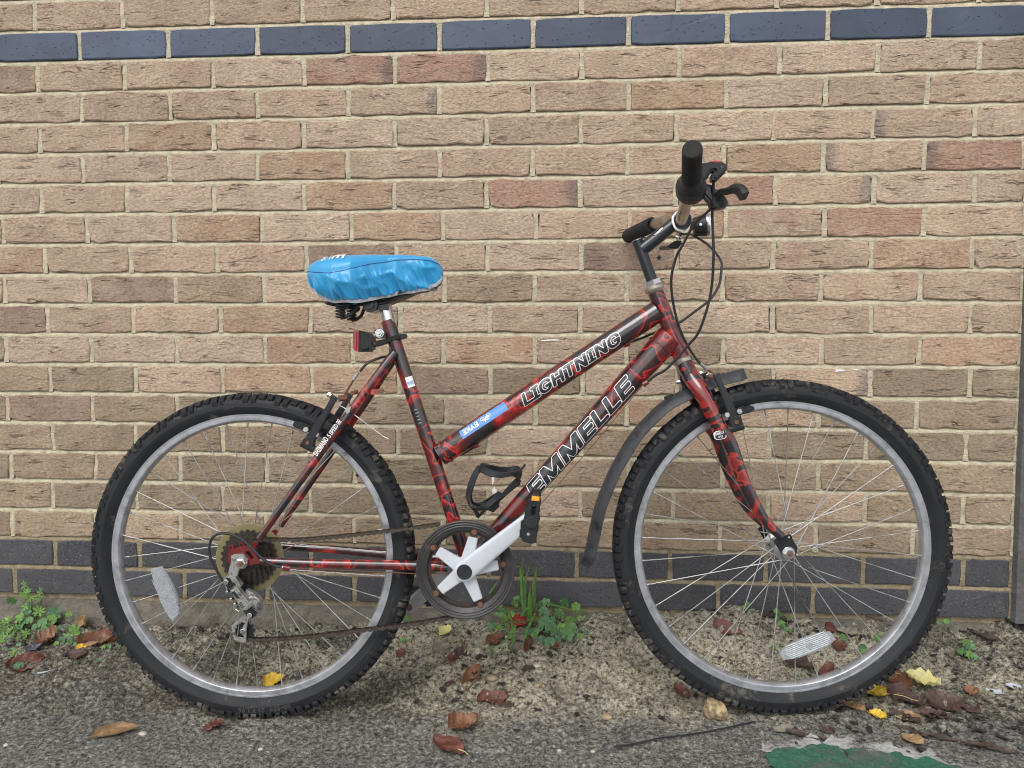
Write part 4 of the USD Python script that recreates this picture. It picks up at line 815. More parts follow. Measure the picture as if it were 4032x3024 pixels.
part('badge_field', plate(Polygon([(p[0], p[2]) for p in ((0.9242,-0.0660,0.2336), (0.9292,-0.0660,0.2385), (0.9426,-0.0660,0.2413), (0.9465,-0.0660,0.2385), (0.9483,-0.0660,0.2279), (0.9445,-0.0660,0.2242), (0.9300,-0.0660,0.2223), (0.9263,-0.0660,0.2251))]).buffer(-.0013), .0655, .0666), M_blackink)
def flat_text(text, h, p, q, c, m, name, parent=bike, stretch=1.0, shear=0.0, fit=True):
    """Lettering in the plane of the bicycle at depth c, its baseline from p to q."""
    t = text_poly(text, h); x0, _, x1, _ = t.bounds
    p2, q2 = np.array([p[0], p[2]]), np.array([q[0], q[2]]); d = q2 - p2; L = np.linalg.norm(d); d /= L; nrm = np.array([-d[1], d[0]])
    k = L / (x1 - x0) if fit else stretch
    v, f = tri(t, 1.0)
    uv = np.outer((v[:, 0] - x0) * k + v[:, 1] * shear, d) + np.outer(v[:, 1], nrm) + p2
    return obj(name, (np.c_[uv[:, 0], np.full(len(v), -c), uv[:, 1]], f), m, parent, smooth=False)
flat_text('EMMELLE', .0042, (0.9271,-0.0670,0.2303), (0.9440,-0.0670,0.2355), .0668, M_whiteink, 'badge_lettering')
flat_text('HI-TEK', .0035, (0.9332,-0.0670,0.2261), (0.9416,-0.0670,0.2275), .0668, M_whiteink, 'badge_lettering')

# ---- mudguard (a springy strap under the crown)
mg = [(1.0018,0.0000,0.3446), (0.9738,0.0000,0.3380), (0.9466,0.0000,0.3323), (0.9192,0.0000,0.3212), (0.8918,0.0000,0.3090), (0.8459,0.0000,0.2854), (0.8041,0.0000,0.2479), (0.7807,0.0000,0.2204), (0.7617,0.0000,0.1908), (0.7451,0.0000,0.1635), (0.7307,0.0000,0.1338), (0.7112,0.0000,0.0856), (0.6985,0.0000,0.0348), (0.6908,0.0000,0.0024), (0.6834,0.0000,-0.0207), (0.6766,0.0000,-0.0336)]
def mudguard(path, halfw, drop):
    p = spline(path, 5); n = len(p); tan = np.gradient(p, axis=0); tan /= np.linalg.norm(tan, axis=1)[:, None]
    V = []
    m = 13
    for i in range(n):
        t = i / (n - 1); nn = np.array([tan[i][2], 0, -tan[i][0]])
        if nn @ (A3(CF_) - p[i]) > 0: nn = -nn
        w = halfw * min(1, (t + .02) * 22, (1.004 - t) * 9 + .05)
        for layer in (0, .0018):
            for j in range(m):
                a = (j / (m - 1) - .5) * 2
                V.append(p[i] + np.array([0, -a * w, 0]) + nn * (drop * (1 - a * a) - drop * .35 - layer))
    F = []
    for i in range(n - 1):
        for l in range(2):
            for j in range(m - 1):
                a, b = i * 2 * m + l * m + j, (i + 1) * 2 * m + l * m + j; F += [[a, a + 1, b + 1], [a, b + 1, b]]
        for j in (0, m - 1):
            a, b = i * 2 * m + j, (i + 1) * 2 * m + j; F += [[a, b, b + m], [a, b + m, a + m]]
    return np.array(V), np.array(F)
mgx = xform('front_mudguard', bike)
obj('mudguard_blade', mudguard(mg, .028, .020), M_mud, mgx, smooth=60)
obj('mudguard_knob', lathe([(1e-5, .012), (.0088, .012), (.0095, .010), (.0095, .003), (.0075, 0), (1e-5, 0)], 14, (0.8543,0.0000,0.2953), (-.35, 0, .93)), M_black, mgx, smooth=20)
obj('mudguard_bracket', [plate([(0.8720,0.0000,0.3488), (0.8800,0.0000,0.3439), (0.8858,0.0000,0.3227), (0.8857,0.0000,0.3145), (0.8687,0.0000,0.3044), (0.8629,0.0000,0.3022), (0.8748,0.0000,0.3148), (0.8773,0.0000,0.3229), (0.8729,0.0000,0.3371)], -.009, .009, .001)], M_blackmetal, mgx)
obj('bracket_nut', [hexnut(.0055, 0, .006, (0.8791,0.0000,0.3341), (-.97, 0, -.12)), lathe([(.0048, .006), (.0045, .010), (.003, .0135), (1e-5, .0145)], 14, (0.8791,0.0000,0.3341), (-.97, 0, -.12))], M_chrome, mgx)
obj('bracket_nut', hexnut(.0050, .0, .006, (0.9137,0.0000,0.3486), (.9, 0, .2)), M_chrome, mgx)

# ---- brakes
def brake(name, arm_top, arm_bot, c, pad, pad_bolt, boss0, boss1, top_bolt, both=True):
    b = xform(name, bike)
    for s in (1, -1):
        f = lambda p: atc(p, c * s)
        A, Bm = A3(f(arm_top)), A3(f(arm_bot)); d = (Bm - A) / np.linalg.norm(Bm - A); w = np.array([d[2], 0, -d[0]])
        poly = [A - w * .0062 - d * .004, A + w * .0062 - d * .004, A + w * .0055 + d * .02, Bm + w * .0085 - d * .02, Bm + w * .0105, Bm + w * .006 + d * .010, Bm - w * .006 + d * .010, Bm - w * .0105, Bm - w * .0085 - d * .02, A - w * .0055 + d * .02]
        obj('brake_arm', plate([tuple(p) for p in poly], min(c * s, c * s - .011 * s), max(c * s, c * s - .011 * s), .002), M_blackmetal, b)
        obj('brake_boss', [cyl(atc(boss0, c * s - .006 * s), atc(boss1, c * s - .006 * s), .0078, 16), disc(.0115, min(c * s - .013 * s, c * s + .002 * s), max(c * s - .013 * s, c * s + .002 * s), atc(arm_bot, 0))], M_black, b)
        pm = [atc(p, .0225 * s) for p in pad]
        obj('brake_pad', plate(pm, min(.0135 * s, .026 * s), max(.0135 * s, .026 * s), .002), M_black, b)
        obj('pad_bolt', [cyl(atc(pad_bolt, .02 * s), atc(pad_bolt, (c + .004) * s), .0032), hexnut(.0058, *sorted((c * s, (c + .005) * s)), atc(pad_bolt, 0))], M_chrome, b)
        obj('pivot_bolt', hexnut(.0045, *sorted((c * s + .001 * s, c * s + .005 * s)), atc(arm_bot, 0)), M_rust, b)
    obj('anchor_bolt', [hexnut(.0055, 0, .007, A3(top_bolt), (-.8, 0, .35)), disc(.0062, -.002, .001, A3(top_bolt), (-.8, 0, .35))], M_chrome, b)
    return b
fb = brake('front_brake', (0.9348,-0.0600,0.3446), (0.9687,-0.0600,0.2550), .060, [(0.9700,-0.0200,0.2773), (0.9894,-0.0200,0.2796), (1.0043,-0.0200,0.2848), (1.0129,-0.0200,0.2809), (1.0137,-0.0200,0.2751), (1.0017,-0.0200,0.2696), (0.9789,-0.0200,0.2644)], (0.9746,-0.0600,0.2756), (0.9529,-0.0550,0.2392), (0.9832,-0.0550,0.2475), (0.9280,-0.0300,0.3443))
obj('pad_bolt', hexnut(.0058, .05, .0600, atc((0.9525,-0.0580,0.2692), 0)), M_chrome, fb)
obj('brake_link', [tube([(0.9235,-0.0350,0.3445), (0.9325,-0.0400,0.3410), (0.9359,-0.0500,0.3422)], .004, 10), tube([(0.9210,-0.0300,0.3337), (0.9229,-0.0300,0.3399), (0.9280,-0.0300,0.3455)], .0012, 6)], M_rust, fb)
rb = brake('rear_brake', (0.1938,-0.0640,0.3198), (0.1404,-0.0640,0.2344), .064, [(0.0975,-0.0200,0.2671), (0.1029,-0.0200,0.2746), (0.1141,-0.0200,0.2729), (0.1363,-0.0200,0.2634), (0.1612,-0.0200,0.2489), (0.1553,-0.0200,0.2407), (0.1275,-0.0200,0.2525), (0.1010,-0.0200,0.2620)], (0.1379,-0.0600,0.2607), (0.1266,-0.0550,0.2338), (0.1496,-0.0550,0.2210), (0.1847,-0.0500,0.3249))
obj('pad_bolt', hexnut(.0058, .05, .0630, atc((0.1570,-0.0580,0.2498), 0)), M_dullchrome, rb)
obj('brake_link', [bx(A3((0.1972,-0.0040,0.3175)), (.018, .014, .012)), cyl((0.1908,-0.0120,0.3161), (0.2077,-0.0120,0.3171), .003)], M_rust, rb)
part('guide_boss', cyl((0.2262,-0.0450,0.3285), (0.2309,-0.0300,0.3306), .0045), M_rust)

# ---- transmission
rear_c = xform('cassette', bike)
def sprocket(r, teeth, c, t=.0018, bore=.012):
    pts = []
    for i in range(teeth * 4):
        th = i / (teeth * 4) * 2 * math.pi; pts.append(((r + (.0026 if i % 4 in (0, 1) else -.0016)) * math.cos(th), (r + (.0026 if i % 4 in (0, 1) else -.0016)) * math.sin(th)))
    P = Polygon(pts).difference(Point(0, 0).buffer(bore))
    if r > .035:
        for k in range(6): P = P.difference(Point(r * .62 * math.cos(k * math.pi / 3 + c * 60), r * .62 * math.sin(k * math.pi / 3 + c * 60)).buffer(r * .13))
    return plate(P, c - t / 2, c + t / 2)
part('spoke_guard_disc', lathe([(.020, .0195), (.0685, .0195), (.0700, .0205), (.0685, .0215), (.020, .0215)], 72, (0, 0, 0), closed=True), M_disc)
for r_s, n_s, c_s in ((.0555, 28, .0245), (.0475, 24, .0295), (.0400, 20, .0345), (.0335, 17, .0395), (.0275, 14, .0445)):
    obj('sprocket', sprocket(r_s, n_s, c_s), M_sprocket, rear_c, smooth=False)
obj('freewheel_body', disc(.021, .020, .049, (0, 0, 0)), M_sprocket, rear_c)
rd = xform('rear_derailleur', bike)
def PG(*pts): return [tuple(p) for p in pts]
obj('hanger_claw', plate(PG((-0.0203,-0.0660,0.0148), (-0.0141,-0.0660,0.0178), (0.0051,-0.0660,0.0184), (0.0134,-0.0660,0.0079), (0.0119,-0.0660,0.0025), (0.0054,-0.0660,0.0008), (0.0054,-0.0660,-0.0101), (-0.0042,-0.0660,-0.0127), (-0.0093,-0.0660,-0.0253), (-0.0158,-0.0660,-0.0280), (-0.0276,-0.0660,-0.0251), (-0.0242,-0.0660,-0.0078), (-0.0202,-0.0660,0.0012)), .0605, .0660, .0012), M_alloy, rd)
obj('claw_screw', disc(.0036, .066, .069, atc((-0.0144,-0.0660,0.0098), 0)), M_chrome, rd)
obj('knuckle', plate(PG((-0.0353,-0.0700,-0.0320), (-0.0320,-0.0700,-0.0251), (-0.0231,-0.0700,-0.0222), (-0.0123,-0.0700,-0.0269), (-0.0019,-0.0700,-0.0434), (-0.0039,-0.0700,-0.0479), (-0.0084,-0.0700,-0.0469), (-0.0127,-0.0700,-0.0396), (-0.0306,-0.0700,-0.0520)), .052, .070, .003), M_alloy, rd)
obj('link_black', plate(PG((-0.0319,-0.0750,-0.0306), (-0.0285,-0.0750,-0.0262), (-0.0221,-0.0750,-0.0272), (-0.0126,-0.0750,-0.0418), (-0.0257,-0.0750,-0.0497), (-0.0299,-0.0750,-0.0415)), .066, .0735, .002), M_black, rd)
obj('link_plate', plate(PG((-0.0199,-0.0780,-0.0507), (-0.0078,-0.0780,-0.0428), (0.0226,-0.0780,-0.0820), (0.0105,-0.0780,-0.0900), (0.0023,-0.0780,-0.0890)), .062, .0780, .003), M_alloy, rd)
obj('link_panel', plate(PG((-0.0165,-0.0800,-0.0538), (-0.0100,-0.0800,-0.0503), (0.0004,-0.0800,-0.0657), (-0.0060,-0.0800,-0.0657)), .0775, .0785), M_blackink, rd)
obj('link_end', plate(PG((0.0048,-0.0750,-0.0900), (0.0168,-0.0750,-0.0847), (0.0258,-0.0750,-0.0984), (0.0233,-0.0750,-0.1056), (0.0160,-0.0750,-0.1083), (0.0089,-0.0750,-0.1018)), .060, .0755, .003), M_black, rd)
obj('spring_housing', [disc(.0170, .040, .064, atc((0.0165,-0.0550,-0.0829), 0), n=36, bev=.004), plate(PG((0.0047,-0.0600,-0.0546), (0.0192,-0.0600,-0.0612), (0.0332,-0.0600,-0.0815), (0.0337,-0.0600,-0.0943), (0.0230,-0.0600,-0.1088), (0.0106,-0.0600,-0.0958), (-0.0030,-0.0600,-0.0664)), .045, .060, .004)], M_alloy, rd)
for p in ((-0.0273,-0.0750,-0.0339), (0.0171,-0.0750,-0.1005)): obj('link_rivet', disc(.0052, .0730, .0775, atc(p, 0)), M_chrome, rd)
for p in ((-0.0283,-0.0700,-0.0553), (-0.0212,-0.0700,-0.0700), (-0.0137,-0.0700,-0.0804), (0.0161,-0.0700,-0.0772)): obj('adjusting_screw', disc(.0032, .062, .0715, atc(p, 0), bev=.001), M_chrome, rd)
obj('cable_clamp', hexnut(.0062, .060, .068, atc((-0.0144,-0.0660,-0.0899), 0)), M_chrome, rd)
obj('inner_wire', tube([(-0.0135,-0.0680,-0.0893), (-0.0065,-0.0700,-0.0933), (-0.0067,-0.0700,-0.1160), (-0.0106,-0.0700,-0.1414)], .0007, 6), M_spoke, rd)
cage = Polygon([(p[0], p[2]) for p in ((-0.0062,-0.0560,-0.1098), (0.0077,-0.0560,-0.1081), (0.0024,-0.0560,-0.1282), (0.0011,-0.0560,-0.1374), (-0.0006,-0.0560,-0.1603), (-0.0053,-0.0560,-0.1621), (-0.0245,-0.0560,-0.1555), (-0.0294,-0.0560,-0.1278), (-0.0185,-0.0560,-0.1179))])
win = Polygon([(p[0], p[2]) for p in ((-0.0226,-0.0560,-0.1297), (-0.0103,-0.0560,-0.1198), (-0.0011,-0.0560,-0.1218), (-0.0070,-0.0560,-0.1318), (-0.0075,-0.0560,-0.1446), (-0.0031,-0.0560,-0.1520), (-0.0197,-0.0560,-0.1491))])
obj('pulley_cage', plate(cage.difference(win), .052, .0545, .0006), M_alloy, rd)
obj('pulley_cage', plate(cage, .0325, .0340), M_alloy, rd)
pj = atc((-0.0070,-0.0430,-0.1428), 0)
obj('guide_pulley', (lambda m: (m[0] + A3(pj), m[1]))(sprocket(.0185, 11, .043, .004, .003)), M_black, rd, smooth=False)
obj('pulley_bolt', disc(.0052, .0540, .0575, atc((-0.0063,-0.0560,-0.1382), 0)), M_chrome, rd)
pk = atc((-0.0023,-0.0430,-0.0660), 0)
obj('guide_pulley', (lambda m: (m[0] + A3(pk), m[1]))(sprocket(.0170, 11, .040, .004, .003)), M_black, rd, smooth=False)
flat_text('SIS', .0062, (-0.0028,-0.0790,-0.0750), (0.0038,-0.0790,-0.0856), .0786, M_blackink, 'derailleur_lettering', fit=True)
part('gear_cable', tube([(-0.0377,-0.0660,-0.0349), (-0.0474,-0.0680,-0.0142), (-0.0576,-0.0700,0.0101), (-0.0609,-0.0700,0.0283), (-0.0562,-0.0700,0.0481), (-0.0457,-0.0700,0.0585), (-0.0328,-0.0700,0.0613), (-0.0146,-0.0700,0.0583), (0.0051,-0.0700,0.0480), (0.0214,-0.0710,0.0344), (0.0376,-0.0720,0.0181), (0.0534,-0.0720,0.0043), (0.0692,-0.0710,-0.0040), (0.0847,-0.0690,-0.0079)], .0027, 10, smooth=6), M_cable)
part('cable_stop', [tube([(0.0838,-0.0690,-0.0079), (0.0895,-0.0670,-0.0094), (0.0973,-0.0660,-0.0107)], [.0036, .0046, .0046], 12)], M_redpaint)
part('cable_crimp', cyl((0.0829,-0.0690,-0.0075), (0.0851,-0.0690,-0.0081), .0033), M_chrome)

# chain: separate links on the upper and lower runs
chain = xform('chain', bike)
def link(p, d, outer):
    d = A3(d) / np.linalg.norm(d); w = np.array([-d[2], 0, d[0]]); L = .0127; out = []
    prof = []
    for k in range(6): a = math.pi / 2 + k * math.pi / 5; prof.append((-L / 2 + .0042 * math.cos(a), .0042 * math.sin(a)))
    prof.append((0, -.0019))
    for k in range(6): a = -math.pi / 2 + k * math.pi / 5; prof.append((L / 2 + .0042 * math.cos(a), .0042 * math.sin(a)))
    prof.append((0, .0019))
    c_ = .0036 if outer else .0024
    for s in (1, -1):
        n = len(prof); V = []
        for yy in (c_ * s, (c_ + .0010) * s):
            V += [A3(p) + d * u + w * v + np.array([0, -yy, 0]) for u, v in prof]
        F = [[i, (i + 1) % n, n + (i + 1) % n] for i in range(n)] + [[i, n + (i + 1) % n, n + i] for i in range(n)] + [[n, n + i, n + i + 1] for i in range(1, n - 1)]
        out.append((np.array(V), np.array(F)))
    if outer:
        for u in (-L / 2, L / 2): out.append(disc(.0019, -.0052, .0052, A3(p) + d * u, n=8, bev=.0003))
    else:
        for u in (-L / 2, L / 2): out.append(disc(.0038, -.0022, .0022, A3(p) + d * u, n=8, bev=.0003))
    return cat(out)
k_ = 0
def run(pts):
    global k_
    p = spline(pts, 40) if len(pts) > 2 else np.array([lerp(pts[0], pts[1], t) for t in np.linspace(0, 1, 200)])
    s = np.r_[0, np.cumsum(np.linalg.norm(np.diff(p, axis=0), axis=1))]
    for a in np.arange(.00635, s[-1] - .006, .0127):
        f = lambda x: np.array([np.interp(x, s, p[:, i]) for i in range(3)])
        obj('link', link(f(a), f(a + .004) - f(a - .004), k_ % 2 == 0), M_chain, chain, smooth=False); k_ += 1
run([(0.0202,-0.0400,0.0365), (0.0416,-0.0400,0.0399), (0.1178,-0.0400,0.0390), (0.2235,-0.0400,0.0468), (0.3287,-0.0400,0.0571), (0.3959,-0.0410,0.0652)])
run([(-0.0060,-0.0430,-0.1567), (0.0271,-0.0430,-0.1596), (0.1122,-0.0430,-0.1560), (0.2181,-0.0430,-0.1447), (0.3233,-0.0420,-0.1334), (0.3947,-0.0420,-0.1226), (0.4230,-0.0420,-0.1159)])
cw = np.array([BB[0], 0, BB[2]])
run([tuple(cw + .0875 * np.array([math.cos(a), 0, math.sin(a)]) + np.array([0, -.041, 0])) for a in np.linspace(math.radians(105), math.radians(-100), 12)])

# crankset
cs = xform('crankset', bike)
CC = A3(atc((0.4403,-0.0550,-0.0221), 0))
obj('chain_guard', lathe([(.0760, .046), (.0775, .0445), (.0900, .0470), (.0950, .0500), (.0972, .0540), (.0968, .0580), (.0950, .0590), (.0915, .0575), (.0900, .0585), (.0870, .0560), (.0850, .0570), (.0795, .0535), (.0765, .0520)], 96, CC, closed=True), M_guard, cs, smooth=30)
obj('chainring', lathe([(.0700, .0395), (.0855, .0395), (.0855, .0430), (.0700, .0430)], 84, CC, closed=True), M_ring, cs)
sp_ = Point(CC[0], CC[2]).buffer(.021)
holes = []
for p in ((0.4602,-0.0560,0.0520), (0.3800,-0.0560,0.0206), (0.5116,-0.0560,-0.0137), (0.4663,-0.0560,-0.0891), (0.3846,-0.0560,-0.0664)):
    v = np.array([p[0] - CC[0], p[2] - CC[2]]); L = np.linalg.norm(v); v /= L; w = np.array([-v[1], v[0]])
    c2 = np.array([CC[0], CC[2]])
    sp_ = sp_.union(Polygon([c2 - w * .015, c2 + w * .015, c2 + v * .065 + w * .0092, c2 + v * .0655 - w * .0092]))
    obj('ring_tab', plate(Polygon([c2 + v * .064 - w * .007, c2 + v * .064 + w * .007, c2 + v * .080 + w * .008, c2 + v * .080 - w * .008]), .043, .0525, .001), M_ring, cs)
    q = c2 + v * .0755
    obj('ring_bolt', disc(.0056, .052, .0565, (q[0], 0, q[1]), bev=.0015), M_rust, cs)
obj('spider', plate(sp_.buffer(.004).buffer(-.004).buffer(-.003).buffer(.003), .050, .0575, .0018), M_crank, cs, smooth=40)
def crank_arm(p, q, c0, c1, r0, r1, th):
    pts = []
    for P_, r, c in ((A3(p), r0, c0), (A3(q), r1, c1)):
        for s, rr in ((-th / 2, r), (th / 2 - .003, r), (th / 2, r - .003)):
            for k in range(20):
                a = k / 20 * 2 * math.pi; pts.append([P_[0] + rr * math.cos(a), -(c + s), P_[2] + rr * math.sin(a)])
    h = trimesh.convex.convex_hull(np.array(pts)); return np.array(h.vertices), np.array(h.faces)
PEd = atc((0.5745,-0.1800,0.0929), 0); PEa = atc((0.5634,-0.0850,0.0896), 0)
rp_ = atc((0.5677,-0.0880,0.0787), 0)
obj('crank_arm', crank_arm(CC, rp_, .0640, .0780, .0198, .0135, .013), M_crank, cs, smooth=30)
obj('crank_cap', [disc(.0150, .070, .0735, CC, n=30), bx((CC[0], -.0738, CC[2]), (.003, .0015, .012)), bx((CC[0] - .002, -.0738, CC[2] + .003), (.006, .0015, .003))], M_blackink, cs)
lq = atc((0.3048,0.0750,-0.1332), 0)
obj('crank_arm', crank_arm(BB, lq, -.060, -.074, .0185, .0140, .013), M_greycrank, cs, smooth=30)
obj('crank_eye', disc(.0075, -.0675, -.0655, lq), M_rust, cs)
obj('bottom_bracket_axle', disc(.008, -.066, .066, BB), M_rust, cs)
def pedal(name, flip, pts_c):
    pd = xform(name, bike); return pd
pd = xform('pedal', bike)
pol = Polygon([(p[0], p[2]) for p in ((0.5757,-0.1780,0.1419), (0.5902,-0.1780,0.1394), (0.5929,-0.1780,0.1312), (0.5904,-0.1780,0.1221), (0.5890,-0.1780,0.1043), (0.5902,-0.1780,0.0987), (0.5868,-0.1780,0.0929), (0.5872,-0.1780,0.0832), (0.5843,-0.1780,0.0734), (0.5817,-0.1780,0.0572), (0.5741,-0.1780,0.0547), (0.5574,-0.1780,0.0596), (0.5563,-0.1780,0.0658), (0.5518,-0.1780,0.0675), (0.5527,-0.1780,0.0786), (0.5580,-0.1780,0.0820), (0.5617,-0.1780,0.0993), (0.5627,-0.1780,0.1129), (0.5680,-0.1780,0.1193), (0.5697,-0.1780,0.1330), (0.5736,-0.1780,0.1348))])
slot = Polygon([(p[0], p[2]) for p in ((0.5736,-0.1780,0.1078), (0.5759,-0.1780,0.1240), (0.5833,-0.1780,0.1229), (0.5807,-0.1780,0.1070))])
obj('pedal_cage', [plate(pol.difference(slot), .162, .178, .002), plate(pol.difference(slot), .090, .104, .002), plate(pol.buffer(-.004).difference(slot.buffer(.0015)), .104, .162)], M_black, pd)
obj('pedal_cap', disc(.0108, .176, .1805, atc((0.5745,-0.1800,0.0936), 0), n=24), M_blackink, pd)
obj('pedal_reflector', [plate([(0.5764,-0.1800,0.1416), (0.5899,-0.1800,0.1394), (0.5891,-0.1800,0.1316), (0.5755,-0.1800,0.1332)], .1755, .1795, .001)], M_orange, pd)
obj('pedal_stud', disc(.003, .176, .1795, atc((0.5681,-0.1800,0.0725), 0)), M_alloy, pd)
obj('pedal_axle', cyl(atc(rp_, .078), atc(PEd, .10), .007), M_dullchrome, pd)
pl_ = xform('pedal', bike)
lp = np.array([lq[0], 0, lq[2]])
obj('pedal_cage', [bx((lp[0] + .0, .135, lp[2]), (.084, .012, .026)), bx((lp[0], .172, lp[2]), (.084, .012, .026)), bx((lp[0] - .036, .15, lp[2]), (.012, .085, .024)), bx((lp[0] + .036, .15, lp[2]), (.012, .085, .024)), disc(.011, -.19, -.09, lp)], M_black, pl_, smooth=False)
obj('pedal_axle', disc(.007, -.11, -.068, lp), M_dullchrome, pl_)

# ---- bottle cage
bc = xform('bottle_cage', bike)
dtd = A3(DT1) - A3(DT0); dtd /= np.linalg.norm(dtd); nrm_ = np.array([-dtd[2], 0, dtd[0]])
obj('cage_spine', plate([(0.5427,0.0000,0.1485), (0.5521,0.0000,0.1417), (0.5504,0.0000,0.1344), (0.5363,0.0000,0.1248), (0.5081,0.0000,0.1014), (0.5067,0.0000,0.0904), (0.4947,0.0000,0.0796), (0.4856,0.0000,0.0842), (0.4801,0.0000,0.0843), (0.4650,0.0000,0.0683), (0.4595,0.0000,0.0710), (0.4563,-0.0000,0.0877), (0.4624,0.0000,0.0839), (0.4651,0.0000,0.0746), (0.4803,0.0000,0.0909), (0.4914,0.0000,0.0944), (0.5027,0.0000,0.1045), (0.5103,0.0000,0.1143)], -.0085, .0085, .002), M_black, bc)
for s in (1, -1):
    k = lambda p, c: (p[0], -c * s, p[2])
    obj('cage_strap', ribbon([k((0.5470,0.0000,0.1448), .006), k((0.5488,0.0000,0.1557), .020), k((0.5394,0.0000,0.1618), .034), k((0.5189,0.0000,0.1593), .037), k((0.4969,0.0000,0.1620), .034), k((0.4787,0.0000,0.1682), .020), k((0.4707,0.0000,0.1713), .004)], dtd, .0150, .0042), M_black, bc)
    obj('cage_strap', ribbon([k((0.4696,0.0000,0.1703), .006), k((0.4608,0.0000,0.1576), .010), k((0.4514,0.0000,0.1357), .012), k((0.4460,-0.0000,0.1137), .012), k((0.4510,0.0000,0.0970), .014), k((0.4656,0.0000,0.0912), .022), k((0.4823,0.0000,0.0964), .026), k((0.4973,0.0000,0.1071), .018), k((0.5103,0.0000,0.1154), .006)], (.55, .0, -.35), .0125, .0050), M_black, bc)
obj('cage_lip', ribbon([(0.5478,-0.0120,0.1604), (0.5559,-0.0060,0.1682), (0.5614,0.0000,0.1746)], (.0, 1, 0), .020, .004), M_black, bc)
obj('cage_lip', ribbon([(0.4460,0.0000,0.1155), (0.4481,0.0000,0.0971), (0.4573,0.0000,0.0847), (0.4621,0.0000,0.0728)], (.0, 1, 0), .024, .005), M_black, bc)
obj('cage_lip', ribbon([(0.4677,0.0000,0.1677), (0.4735,0.0000,0.1764), (0.4881,0.0000,0.1746)], (.0, 1, 0), .020, .004), M_black, bc)

# ---- decals that follow the tubes
def on_tube(poly, p0, p1, r0, r1, u0, v0, lift, step=.004, flip=1):
    """Maps flat artwork (u along the tube from p0, v across) on to the viewer's side of a tapered tube."""
    v, f = tri(poly, step)
    p0, p1 = A3(p0), A3(p1); L = np.linalg.norm(p1 - p0); d = (p1 - p0) / L; side = np.array([-d[2], 0, d[0]])
    u, w = v[:, 0] + u0, v[:, 1] + v0
    r = np.interp(u / L, np.linspace(0, 1, len(np.atleast_1d(r0))), np.atleast_1d(r0)) if r1 is None else r0 + (r1 - r0) * u / L
    r = r + lift; a = w / r
    return p0 + np.outer(u, d) + side * (r * np.sin(a))[:, None] + np.array([0, -1.0, 0]) * (r * np.cos(a))[:, None], f
def along(p, p0, p1):
    p0, p1 = A3(p0), A3(p1); d = (p1 - p0) / np.linalg.norm(p1 - p0); return float((A3(p) - p0) @ d)
def wordmark(text, h, tubeobj, p0, p1, r0, r1, pa, pb, vshift, shear, outline):
    t = text_poly(text, .1)
    x0, _, x1, y1 = t.bounds; ua, ub = along(pa, p0, p1), along(pb, p0, p1)
    k = (ub - ua - shear * h) / (x1 - x0); t = affinity.affine_transform(affinity.translate(t, -x0, 0), [k, shear * h / .1, 0, h / .1, 0, 0])
    t = t.buffer(h * .03)
    big = t.buffer(outline, join_style=2)
    obj('lettering_outline', on_tube(big, p0, p1, r0, r1, ua, vshift - h / 2, .0004), M_whiteink, tubeobj, smooth=False)
    obj('lettering', on_tube(t, p0, p1, r0, r1, ua, vshift - h / 2, .0009), M_blackink, tubeobj, smooth=False)
DTR = [.0155, .0162, .0178, .0205, .0222, .0240, .0254, .0275]
DTR = np.interp(np.linspace(0, 1, 60), [0, .15, .5, .8, 1], [np.interp(x, np.linspace(0, 1, 5), [.0155, .0162, .0205, .0250, .0275]) for x in np.linspace(0, 1, 5)])
wordmark('EMMELLE', .0310, down_tube, DT0, DT1, DTR, None, (0.5693,-0.0200,0.1163), (0.7674,-0.0220,0.3461), .001, .30, .0016)
wordmark('LIGHTNING', .0225, top_tube, TT0, TT1, .0232, .0222, (0.5606,-0.0200,0.3009), (0.7488,-0.0200,0.4386), .000, .28, .0014)
stk = Polygon([(0, 0), (.108, 0), (.108, .021), (0, .021)])
us = along((0.4309,-0.0200,0.2450), TT0, TT1)
obj('blue_sticker', on_tube(stk, TT0, TT1, .0232, .0222, us, .0015, .0005), M_bluesticker, top_tube, smooth=False)
tx = affinity.rotate(text_poly('BYKE', .0105), 180, origin=(0, 0)); b_ = tx.bounds
tx = affinity.translate(tx, -b_[0] + .006, -b_[1] + .0055)
obj('sticker_lettering', on_tube(tx, TT0, TT1, .0232, .0222, us, .0015, .0009), M_whiteink, top_tube, smooth=False)
pic = unary_union([Point(0, 0).buffer(.0045).difference(Point(0, 0).buffer(.0036)), Point(.0145, 0).buffer(.0045).difference(Point(.0145, 0).buffer(.0036))] + [LineString(q).buffer(.0006) for q in ([(0, 0), (.004, .006), (.011, .006), (.0145, 0)], [(.004, .006), (.007, 0), (.011, .006)], [(.007, 0), (0, 0)], [(.011, .006), (.010, .0085), (.0125, .009)], [(.002, .0075), (.006, .0075)])])
pic = affinity.translate(affinity.rotate(pic, 180, origin=(0, 0)), .068, .0135)
obj('sticker_pictogram', on_tube(pic, TT0, TT1, .0232, .0222, us, .0015, .0009), M_whiteink, top_tube, smooth=False)
